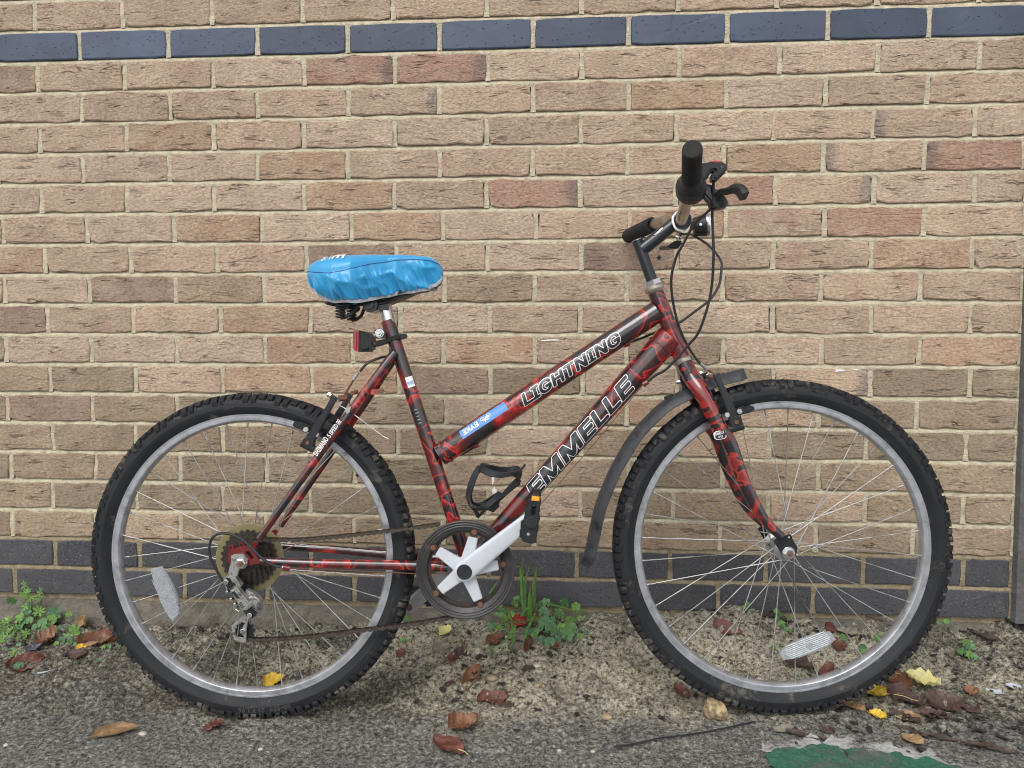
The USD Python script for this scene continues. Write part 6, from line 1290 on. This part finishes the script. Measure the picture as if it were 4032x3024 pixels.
# crumpled red scrap in the weeds
def blob(r, seed, amp, freq, squash=(1, 1, 1), sub=3):
    m = trimesh.creation.icosphere(sub); v = np.array(m.vertices); n = meshkit.fbm(v * freq + seed * 3.7, 3, seed)
    return v * (1 + amp * (n - .5))[:, None] * r * np.asarray(squash), np.array(m.faces)
def on_ground(xy, dz=0.0): return (xy[0], xy[1], float(ground_full(np.array([xy[0]]), np.array([xy[1]]))[0]) + dz)
M_redscrap = mat('shiny_red_film', (0.38, 0.008, 0.02), 0.25, vary=.6, scale=120, bump=.004, bscale=260, coat=.5)
tag(obj('red_scrap', blob(.026, 4, 1.1, 2.6, (1.1, .75, .55)), M_redscrap, smooth=25, loc=on_ground((1.0797,-0.0521), .008)), 'crumpled shiny red scrap half hidden in the middle weeds', 'wrapper')
# stones
def stone_mat(name, a, b, c):
    return usdkit.material(stage, '/World/Looks/' + name, {'tc': ('texture_coordinate', {}), 'n': ('noise_texture', {'scale': 55.0, 'detail': 5.0, 'roughness': .65}), 'r': ('rgb_ramp', {'ramp': [(0.35, a), (0.5, b), (0.62, c)]}), 'm': ('noise_texture', {'scale': 320.0, 'detail': 3.0}), 'b': ('bump', {'distance': 0.003}), 'p': ('principled_bsdf', {'roughness': 0.85})},
        [('tc.object', 'n.vector'), ('n.fac', 'r.fac'), ('r.color', 'p.base_color'), ('tc.object', 'm.vector'), ('m.fac', 'b.height'), ('b.normal', 'p.normal')], surface='p.BSDF')
M_flint = stone_mat('ochre_flint', (0.10, 0.085, 0.06), (0.30, 0.22, 0.12), (0.50, 0.38, 0.20))
M_cream = stone_mat('cream_pebble', (0.26, 0.23, 0.18), (0.40, 0.37, 0.30), (0.52, 0.49, 0.42))
M_peb = stone_mat('tan_pebble', (0.16, 0.12, 0.07), (0.27, 0.20, 0.12), (0.36, 0.28, 0.18))
sv_ = blob(.024, 2, .9, 1.5, (1.1, .8, .85)); a_ = math.radians(-38)
R_ = np.array([[math.cos(a_), 0, -math.sin(a_)], [0, 1, 0], [math.sin(a_), 0, math.cos(a_)]])
tag(obj('stone', (sv_[0] @ R_.T, sv_[1]), M_flint, smooth=40, loc=on_ground((1.5038,-0.3428), .014)), 'knobbly ochre and grey flint stone in front of the front tyre', 'stone')
for lab, xy, r in [('tan pebble right of the rolled orange-brown leaf', (1.0446,-0.2358), .011), ('small tan pebble between the middle pebble and the front tyre', (1.1453,-0.2557), .008), ('pale flat pebble just below the middle weeds', (1.1416,-0.1978), .008), ('half buried buff pebble on the tarmac left of the wire', (1.2874,-0.3601), .010),
                   ('small cream pebble on the tarmac right of the curled golden brown leaf', (0.3701,-0.4395), .007), ('white pebble chip near the bottom left corner', (0.1188,-0.4840), .005), ('white pebble chip on the tarmac below the rear wheel', (0.6282,-0.4829), .0045), ('cream pebble chip on the tarmac right of the dark red-brown oval leaf', (1.1942,-0.4800), .004), ('cream pebble chip beside the left end of the wire', (1.2561,-0.4811), .004), ('orange pebble chip on the tarmac above the left end of the wire', (1.2322,-0.3612), .004)]:
    mm = M_peb if 'tan' in lab or 'buff' in lab or 'orange' in lab else M_cream
    tag(obj('pebble', blob(r, int(r * 9000), .5, 1.4, (1.15, .9, .6), 2), mm, smooth=True, loc=on_ground(xy, r * .3)), lab, 'pebble')
# black wire on the tarmac, stalks
def lying(pts, r, name, m, label, cat_, lift=.003):
    P_ = [(x, y, float(ground_full(np.array([x]), np.array([y]))[0]) + lift + r) for x, y in pts]
    tag(obj(name, tube(P_, r, 8, smooth=6), m), label, cat_)
lying([(1.2948,-0.4699), (1.3340,-0.4587), (1.3785,-0.4430), (1.4273,-0.4261), (1.4888,-0.4046), (1.5745,-0.3730)], .0016, 'wire', M_black, 'thin black wire lying on the tarmac below the front wheel', 'wire')
lying([(1.8405,-0.3047), (1.8415,-0.3342), (1.8506,-0.3692)], .0011, 'leaf_stalk', M_stalk, 'loose pale leaf stalk on the dark litter below the golden yellow leaf', 'leaf stalk')
lying([(0.9357,-0.1223), (0.9477,-0.1054), (0.9636,-0.0879)], .0010, 'leaf_stalk', M_stalk, 'thin brown stalk right of the small crinkled pale yellow leaf', 'leaf stalk')
lying([(0.0492,-0.3383), (0.0587,-0.3226), (0.0667,-0.3042)], .0014, 'twig', LM['dark'], 'dark twig on the tarmac at the left, above the curled golden brown leaf', 'twig')

# ------------------------------------------------------------------ weeds
def green_mat(name, a, b, tr):
    return usdkit.material(stage, '/World/Looks/' + name, {'tc': ('texture_coordinate', {}), 'n': ('noise_texture', {'scale': 90.0, 'detail': 4.0}), 'r': ('rgb_ramp', {'ramp': [(0.3, a), (0.7, b)]}), 'oi': ('object_info', {}), 'h': ('hsv', {'saturation': 1.0}), 'hv': ('map_range', {'to_min': 0.75, 'to_max': 1.3}),
        'm': ('noise_texture', {'scale': 320.0, 'detail': 2.0}), 'bb': ('bump', {'distance': 0.0015}), 'p': ('principled_bsdf', {'roughness': 0.55}), 't': ('translucent_bsdf', {}), 'x': ('mix_closure', {'fac': tr})},
        [('tc.object', 'n.vector'), ('n.fac', 'r.fac'), ('oi.random', 'hv.value'), ('hv.result', 'h.value'), ('r.color', 'h.color'), ('h.color', 'p.base_color'), ('h.color', 't.color'), ('tc.object', 'm.vector'), ('m.fac', 'bb.height'), ('bb.normal', 'p.normal'), ('p.BSDF', 'x.closure1'), ('t.BSDF', 'x.closure2')], surface='x.closure')
M_lobed = green_mat('weed_leaf_mid_green', (0.065, 0.16, 0.05), (0.13, 0.26, 0.095), .3)
M_fresh = green_mat('weed_leaf_fresh_green', (0.10, 0.22, 0.04), (0.19, 0.34, 0.08), .35)
M_blue_g = green_mat('weed_leaf_blue_green', (0.06, 0.15, 0.07), (0.13, 0.25, 0.13), .3)
M_blade = green_mat('grass_blade_green', (0.06, 0.15, 0.02), (0.12, 0.26, 0.05), .3)
M_stemg = mat('weed_stem', (0.10, 0.15, 0.05), .6, vary=.25)
TOCAM = np.array([0.0, -.88, .48])
def frame_of(nv):
    nv = nv / np.linalg.norm(nv); a = np.cross([0, 0, 1.0], nv); a = np.array([1.0, 0, 0]) if np.linalg.norm(a) < .1 else a / np.linalg.norm(a); return np.array([a, np.cross(nv, a), nv])
def lobed(r, seed):
    q = np.random.default_rng(seed); n = 28; lob = q.choice([5, 6, 7]); th = np.linspace(-math.pi * .92, math.pi * .92, n) + math.pi / 2
    rad = r * (0.80 + .22 * np.abs(np.cos((th - math.pi / 2) * lob / 2)) + q.normal(0, .02, n))
    V = [[0, 0, -.10 * r]] + [[.55 * a * math.cos(t), .55 * a * math.sin(t), -.02 * r + .05 * r * math.cos(2 * lob * t)] for a, t in zip(rad, th)] + [[a * math.cos(t), a * math.sin(t), .10 * r * math.sin(lob * t) + q.normal(0, .03) * r] for a, t in zip(rad, th)]
    F = []
    for i in range(n - 1): F += [[0, 1 + i, 2 + i], [1 + i, n + 1 + i, n + 2 + i], [1 + i, n + 2 + i, 2 + i]]
    return np.array(V), np.array(F)
def whorl(r, seed):
    q = np.random.default_rng(seed); out = []; k = q.integers(6, 9)
    for i in range(k):
        th = i / k * 2 * math.pi + q.normal(0, .12); L = r * q.uniform(.8, 1.1); w = L * .16; up = q.uniform(.05, .45)
        V = []
        for u, ww in ((.06, .3), (.35, .8), (.7, 1.0), (.9, .7), (1.0, .12)):
            for s in (-1, 0, 1): V.append([u * L * math.cos(th) - s * ww * w * math.sin(th), u * L * math.sin(th) + s * ww * w * math.cos(th), up * L * u * u ** .5 + abs(s) * .05 * L])
        F = []
        for a in range(4):
            for b in range(2): p = a * 3 + b; F += [[p, p + 3, p + 4], [p, p + 4, p + 1]]
        out.append((np.array(V), np.array(F)))
    return cat(out)
def weed(name, label, cat_, root, leaves, seed):
    """leaves: (position, radius, kind, material); each leaf hangs on a stem that rises from the root."""
    q = np.random.default_rng(seed); x = xform(name); tag(x, label, cat_)
    for k, (p, r, kind, m) in enumerate(leaves):
        p = A3(p); g = float(ground_height(p[0], p[1])) + .004
        if p[2] < g: p[2] = g
        nv = TOCAM + q.normal(0, .33, 3); Fm = frame_of(nv); a = q.uniform(-.6, .6) if kind == 'lobed' else q.uniform(0, 6)
        me = lobed(r, seed * 100 + k) if kind == 'lobed' else whorl(r, seed * 100 + k)
        v = me[0] @ np.array([[math.cos(a), math.sin(a), 0], [-math.sin(a), math.cos(a), 0], [0, 0, 1]])
        obj('leaf' if kind == 'lobed' else 'leaf_whorl', (v @ Fm + p, me[1]), m, x, smooth=True)
        b = A3(root(p, q)); b[2] = float(ground_height(b[0], b[1])) - .002
        mid_ = (b + p) / 2 + np.array([q.normal(0, .004), .006, .012 + .1 * np.linalg.norm(p - b)])
        if kind == 'lobed': mid_[2] = min(mid_[2], p[2] + .004)
        obj('stem', tube([b, mid_, p - Fm[2] * .002], [.0011, .0008], 5, smooth=4), M_stemg, x, smooth=True)
mats3 = [M_lobed, M_blue_g, M_fresh, M_lobed]
def lv3(lst, sc, ms, kind='lobed'): return [(p, 1.25 * r / sc / 1.82278 / 960, kind, ms[i % len(ms)]) for i, (p, r) in enumerate(lst)]
LWL = [((-0.2025,-0.0400,-0.0033), 38), ((-0.1544,-0.0500,-0.0219), 45), ((-0.1678,-0.0600,-0.0383), 45), ((-0.1594,-0.0700,-0.0539), 55), ((-0.1004,-0.0700,-0.0447), 42), ((-0.0846,-0.0500,-0.0291), 58), ((-0.0827,-0.0600,-0.0404), 42), ((-0.0894,-0.0800,-0.0660), 46), ((-0.0564,-0.0900,-0.0641), 38), ((-0.0404,-0.0800,-0.0616), 50), ((-0.0046,-0.0900,-0.0582), 58), ((0.0069,-0.0800,-0.0617), 30), ((-0.0141,-0.1100,-0.0712), 42), ((-0.1150,-0.0800,-0.0533), 24), ((-0.0231,-0.1300,-0.0809), 20), ((-0.0977,-0.1300,-0.0846), 24),
       ((0.0059,-0.1200,-0.0783), 30), ((-0.0179,-0.1200,-0.0775), 34), ((-0.0995,-0.1700,-0.0983), 30), ((-0.1142,-0.1600,-0.0916), 28), ((-0.1411,-0.1400,-0.0863), 32), ((-0.1441,-0.1200,-0.0814), 32), ((-0.1606,-0.1300,-0.0822), 36), ((-0.1645,-0.0800,-0.0607), 40), ((-0.1341,-0.0700,-0.0397), 30), ((-0.0909,-0.1100,-0.0735), 26), ((-0.0444,-0.0500,-0.0295), 26), ((0.0244,-0.1300,-0.0824), 18), ((0.0036,-0.1300,-0.0830), 16), ((-0.1113,-0.1400,-0.0868), 22), ((-0.1315,-0.1000,-0.0698), 34), ((-0.0822,-0.0700,-0.0532), 26), ((-0.1868,-0.1000,-0.0803), 30), ((-0.1318,-0.1600,-0.0892), 28)]
weed('lobed_weed', 'round-lobed green weed sprawling at the foot of the wall at the left edge', 'weed', lambda p, q: (p[0] * .5 + q.uniform(.0, .03) - .06, min(p[1] + .035, -.03), 0), lv3(LWL, 2.1635, mats3), 21)
LWW = [((-0.1648,-0.0400,0.0395), 46), ((-0.1635,-0.0450,0.0185), 44), ((-0.1455,-0.0500,0.0085), 46), ((-0.1242,-0.0400,0.0208), 46), ((-0.1223,-0.0500,0.0046), 40), ((-0.1160,-0.0600,-0.0203), 48), ((-0.1587,-0.0500,-0.0129), 36), ((-0.1931,-0.0700,-0.0443), 50), ((-0.1875,-0.0900,-0.0575), 46), ((-0.1692,-0.0900,-0.0600), 40), ((-0.1206,-0.1000,-0.0636), 52), ((-0.1606,-0.1100,-0.0741), 46), ((-0.1756,-0.1100,-0.0701), 40), ((-0.1287,-0.1200,-0.0721), 36), ((-0.2041,-0.0700,-0.0491), 38), ((-0.1495,-0.0500,0.0265), 30), ((-0.1480,-0.1100,-0.0634), 36)]
weed('cleavers_weed', 'upright fresh green cleavers with whorled leaves among the left weeds', 'weed', lambda p, q: (p[0] * .7 - .04 + q.uniform(-.01, .01), min(p[1] + .01, -.03), 0), lv3(LWW, 2.1635, [M_fresh], 'whorl'), 22)
SM = [((-0.0732,-0.2000,-0.1156), 30), ((-0.0746,-0.2100,-0.1252), 30), ((-0.0610,-0.2150,-0.1280), 28), ((-0.0531,-0.2100,-0.1244), 22), ((-0.0772,-0.2100,-0.1169), 22), ((-0.0587,-0.2100,-0.1205), 24)]
weed('seedling', 'small green seedling in front of the red-brown leaf at the left edge', 'seedling', lambda p, q: (p[0], p[1] + .012, 0), lv3(SM, 2.1635, [M_blue_g]), 23)
LM2 = [((1.1415,-0.0500,0.0239), 36), ((1.1560,-0.0400,0.0276), 40), ((1.1529,-0.0700,0.0163), 44), ((1.2005,-0.0300,0.0253), 42), ((1.2288,-0.0400,0.0199), 38), ((1.1901,-0.0700,0.0132), 46), ((1.1568,-0.1100,0.0015), 62), ((1.1701,-0.1200,-0.0023), 46), ((1.1819,-0.1300,-0.0060), 52), ((1.2114,-0.1000,0.0046), 46), ((1.2178,-0.1200,-0.0009), 42), ((1.1505,-0.1500,-0.0188), 30), ((1.1685,-0.1600,-0.0207), 40), ((1.2089,-0.1300,-0.0131), 52), ((1.1959,-0.1200,-0.0015), 36), ((1.1365,-0.1200,-0.0112), 26), ((1.1183,-0.1200,-0.0144), 42), ((1.0286,-0.1100,-0.0101), 28), ((1.0382,-0.1000,-0.0083), 28), ((1.0497,-0.1100,-0.0095), 26), ((1.0672,-0.1000,-0.0101), 30), ((1.1098,-0.0600,0.0142), 34), ((1.1861,-0.1500,-0.0164), 26), ((1.1748,-0.1000,0.0063), 34), ((1.1317,-0.1300,-0.0180), 24), ((1.1536,-0.0900,0.0073), 30), ((1.2243,-0.1200,-0.0086), 24)]
weed('lobed_weed', 'round-lobed green weed with spreading stems at the wall between the wheels', 'weed', lambda p, q: (1.205 + q.uniform(-.02, .03) + .3 * (p[0] - 1.2), min(p[1] * .5, -.03), 0), lv3(LM2, 2.2674, [M_lobed, M_blue_g, M_blue_g, M_lobed, M_fresh]), 24)
OV = [((1.0456,-0.0500,0.0186), 26), ((1.0533,-0.0600,0.0127), 22), ((1.0501,-0.0700,0.0067), 24), ((1.0603,-0.0800,0.0024), 28), ((1.0380,-0.0700,0.0077), 18), ((1.0795,-0.0500,0.0291), 22), ((1.0876,-0.0500,0.0416), 22), ((1.0849,-0.0500,0.0251), 18), ((1.0822,-0.0500,0.0401), 16), ((1.0916,-0.0500,0.0376), 16), ((1.0622,-0.0700,0.0138), 20), ((1.0763,-0.0800,0.0123), 26), ((1.0572,-0.0900,-0.0007), 22), ((1.0710,-0.0800,0.0041), 20)]
weed('oval_leaved_weed', 'small oval-leaved weed beside the chain guard, left of the grass tuft', 'weed', lambda p, q: (p[0] * .6 + 1.10 * .4, min(p[1] + .01, -.03), 0), lv3(OV, 2.2674, [M_lobed, M_fresh]), 25)
def grass(label, blades, seed, w=.0026):
    q = np.random.default_rng(seed); x = xform('grass_tuft'); tag(x, label, 'grass tuft')
    for b in blades:
        P_ = spline([A3(p) for p in b], 7); n = len(P_); V = []
        tan = np.gradient(P_, axis=0); wd = np.cross(tan, [0, -1, .2]); wd /= np.linalg.norm(wd, axis=1)[:, None] + 1e-9
        for i in range(n):
            t = i / (n - 1); ww = w * (1 - t ** 2.2) * (.7 + .3 * min(t * 5, 1)) + .0002
            V += [P_[i] - wd[i] * ww, P_[i] + np.array([0, .0008, 0]), P_[i] + wd[i] * ww]
        F = []
        for i in range(n - 1):
            for j in range(2): p = i * 3 + j; F += [[p, p + 3, p + 4], [p, p + 4, p + 1]]
        obj('blade', (np.array(V), np.array(F)), M_blade, x, smooth=True)
grass('tall green grass tuft in the middle weeds right of the chain guard', [
 [(1.1044,-0.0600,0.0004), (1.0984,-0.0500,0.0460), (1.0966,-0.0450,0.0800), (1.0936,-0.0400,0.1113), (1.0898,-0.0450,0.1176), (1.0829,-0.0500,0.1140)],
 [(1.1058,-0.0600,0.0005), (1.1013,-0.0450,0.0664), (1.0987,-0.0350,0.1127), (1.0997,-0.0300,0.1401)],
 [(1.1071,-0.0600,0.0005), (1.1069,-0.0500,0.0681), (1.1133,-0.0400,0.1090), (1.1233,-0.0400,0.1311)],
 [(1.1245,-0.0600,-0.0018), (1.1293,-0.0500,0.0550), (1.1328,-0.0400,0.0985), (1.1346,-0.0400,0.1259)],
 [(1.1232,-0.0600,-0.0018), (1.1266,-0.0500,0.0604), (1.1298,-0.0450,0.0945), (1.1306,-0.0400,0.1094)],
 [(1.1210,-0.0700,-0.0036), (1.1191,-0.0600,0.0445), (1.1185,-0.0550,0.0905)],
 [(1.1157,-0.0700,-0.0038), (1.1164,-0.0600,0.0499), (1.1207,-0.0550,0.0701)],
 [(1.1224,-0.0700,-0.0036), (1.1215,-0.0700,0.0263), (1.1233,-0.0650,0.0599)],
 [(1.0819,-0.1200,-0.0128), (1.0785,-0.1100,0.0073), (1.0704,-0.1000,0.0381)],
 [(1.0877,-0.1100,-0.0031), (1.0846,-0.1400,-0.0260), (1.0810,-0.1600,-0.0337), (1.0731,-0.1800,-0.0426)],
 [(1.0851,-0.1100,-0.0059), (1.0756,-0.1400,-0.0158), (1.0644,-0.1600,-0.0239), (1.0446,-0.1800,-0.0396)],
 [(1.1268,-0.0800,0.0083), (1.1157,-0.1200,-0.0091), (1.1104,-0.1400,-0.0226), (1.1071,-0.1500,-0.0305)],
 [(1.0976,-0.0800,0.0075), (1.1082,-0.0800,0.0240), (1.1214,-0.0800,0.0303)],
 [(1.1215,-0.0800,0.0041), (1.1329,-0.1000,0.0126), (1.1545,-0.1200,0.0171)],
 [(1.1408,-0.0300,0.0265), (1.1683,-0.0450,0.0264), (1.2086,-0.0600,0.0223), (1.2479,-0.0900,0.0174)]], 31)
grass('tiny grass sprig on the soil at the lower left of the middle weeds', [[(1.0380,-0.1900,-0.0421), (1.0350,-0.1850,-0.0301), (1.0302,-0.1800,-0.0156)], [(1.0398,-0.1900,-0.0420), (1.0393,-0.1850,-0.0326), (1.0413,-0.1800,-0.0191)], [(1.0367,-0.1900,-0.0421), (1.0380,-0.1900,-0.0331), (1.0332,-0.1850,-0.0251)]], 32, .0018)
grass('single grass blade against the plinth seen through the chain guard', [[(1.0183,-0.0300,0.0317), (1.0219,-0.0300,0.0498), (1.0302,-0.0300,0.0625), (1.0398,-0.0250,0.0750)]], 33, .0024)
for k, (lab, root_pts) in enumerate([
    ('two-leaved seedling at the wall behind the front wheel', [((1.6302,-0.0200,0.0208), 14), ((1.6380,-0.0200,0.0301), 14), ((1.6491,-0.0200,0.0165), 8)]),
    ('small clump of round leaves at the wall behind the front wheel, right of the seedling', [((1.7024,-0.0300,0.0196), 14), ((1.7080,-0.0300,0.0104), 18), ((1.7019,-0.0400,0.0046), 14), ((1.7100,-0.0500,-0.0026), 18), ((1.7303,-0.0400,0.0072), 12), ((1.7153,-0.0700,-0.0096), 14), ((1.7258,-0.0700,-0.0130), 12), ((1.7126,-0.0600,-0.0043), 12)]),
    ('small bright green weed alone on the earth at the right', [((2.1040,-0.1000,-0.0188), 24), ((2.1143,-0.1000,-0.0256), 20), ((2.0880,-0.1200,-0.0324), 26), ((2.0963,-0.1300,-0.0367), 22), ((2.1037,-0.1350,-0.0396), 20), ((2.1010,-0.1100,-0.0255), 22), ((2.0813,-0.1200,-0.0308), 16)]),
    ('round seedling leaves inside the front rim at its right side', [((1.9155,-0.0900,-0.0178), 26), ((1.9112,-0.0900,-0.0222), 14), ((1.8696,-0.1200,-0.0285), 22), ((1.8693,-0.1300,-0.0333), 18)]),
    ('tiny seedling under the front reflector', [((1.6708,-0.1300,-0.0554), 16), ((1.6937,-0.1400,-0.0611), 12), ((1.6964,-0.1400,-0.0628), 10)]),
    ('tiny seedling by the pale grey oval leaf', [((1.8358,-0.0900,-0.0158), 16), ((1.8444,-0.0900,-0.0181), 10)]),
    ('flat seedling at the wall right of the front wheel', [((2.0928,-0.0300,0.0051), 16), ((2.0756,-0.0300,0.0010), 10), ((2.1033,-0.0300,0.0039), 10)]),
    ('tiny seedling left of the chain guard behind the rear wheel', [((0.8185,-0.0500,-0.0163), 14), ((0.8242,-0.0500,-0.0181), 12), ((0.8127,-0.0500,-0.0184), 10)]),
    ('flat seedling on the soil inside the right side of the rear wheel', [((0.8240,-0.1200,-0.0414), 14), ((0.8305,-0.1200,-0.0419), 10), ((0.8184,-0.1200,-0.0430), 8)]),
    ('sprinkle of tiny seedlings between the left weeds and the rear tyre', [((0.1082,-0.1500,-0.0688), 16), ((0.1229,-0.1500,-0.0655), 18), ((0.1172,-0.1900,-0.0871), 14), ((0.1329,-0.1900,-0.0844), 10), ((0.1371,-0.1400,-0.0662), 12)]),
    ('faint seedlings on the sand right of the middle weeds', [((1.2375,-0.0900,0.0110), 22), ((1.2244,-0.0900,0.0080), 18), ((1.2523,-0.1300,-0.0066), 20), ((1.2369,-0.1400,-0.0110), 22), ((1.2392,-0.0600,0.0164), 14)])]):
    sc = 2.1635 if 'left weeds' in lab else 2.2674 if 'middle weeds' in lab else 1.6458
    weed('seedling', lab, 'seedling', lambda p, q: (p[0] + q.uniform(-.004, .004), p[1] + .004, 0), lv3(root_pts, sc, [M_fresh, M_lobed, M_blue_g]), 40 + k)
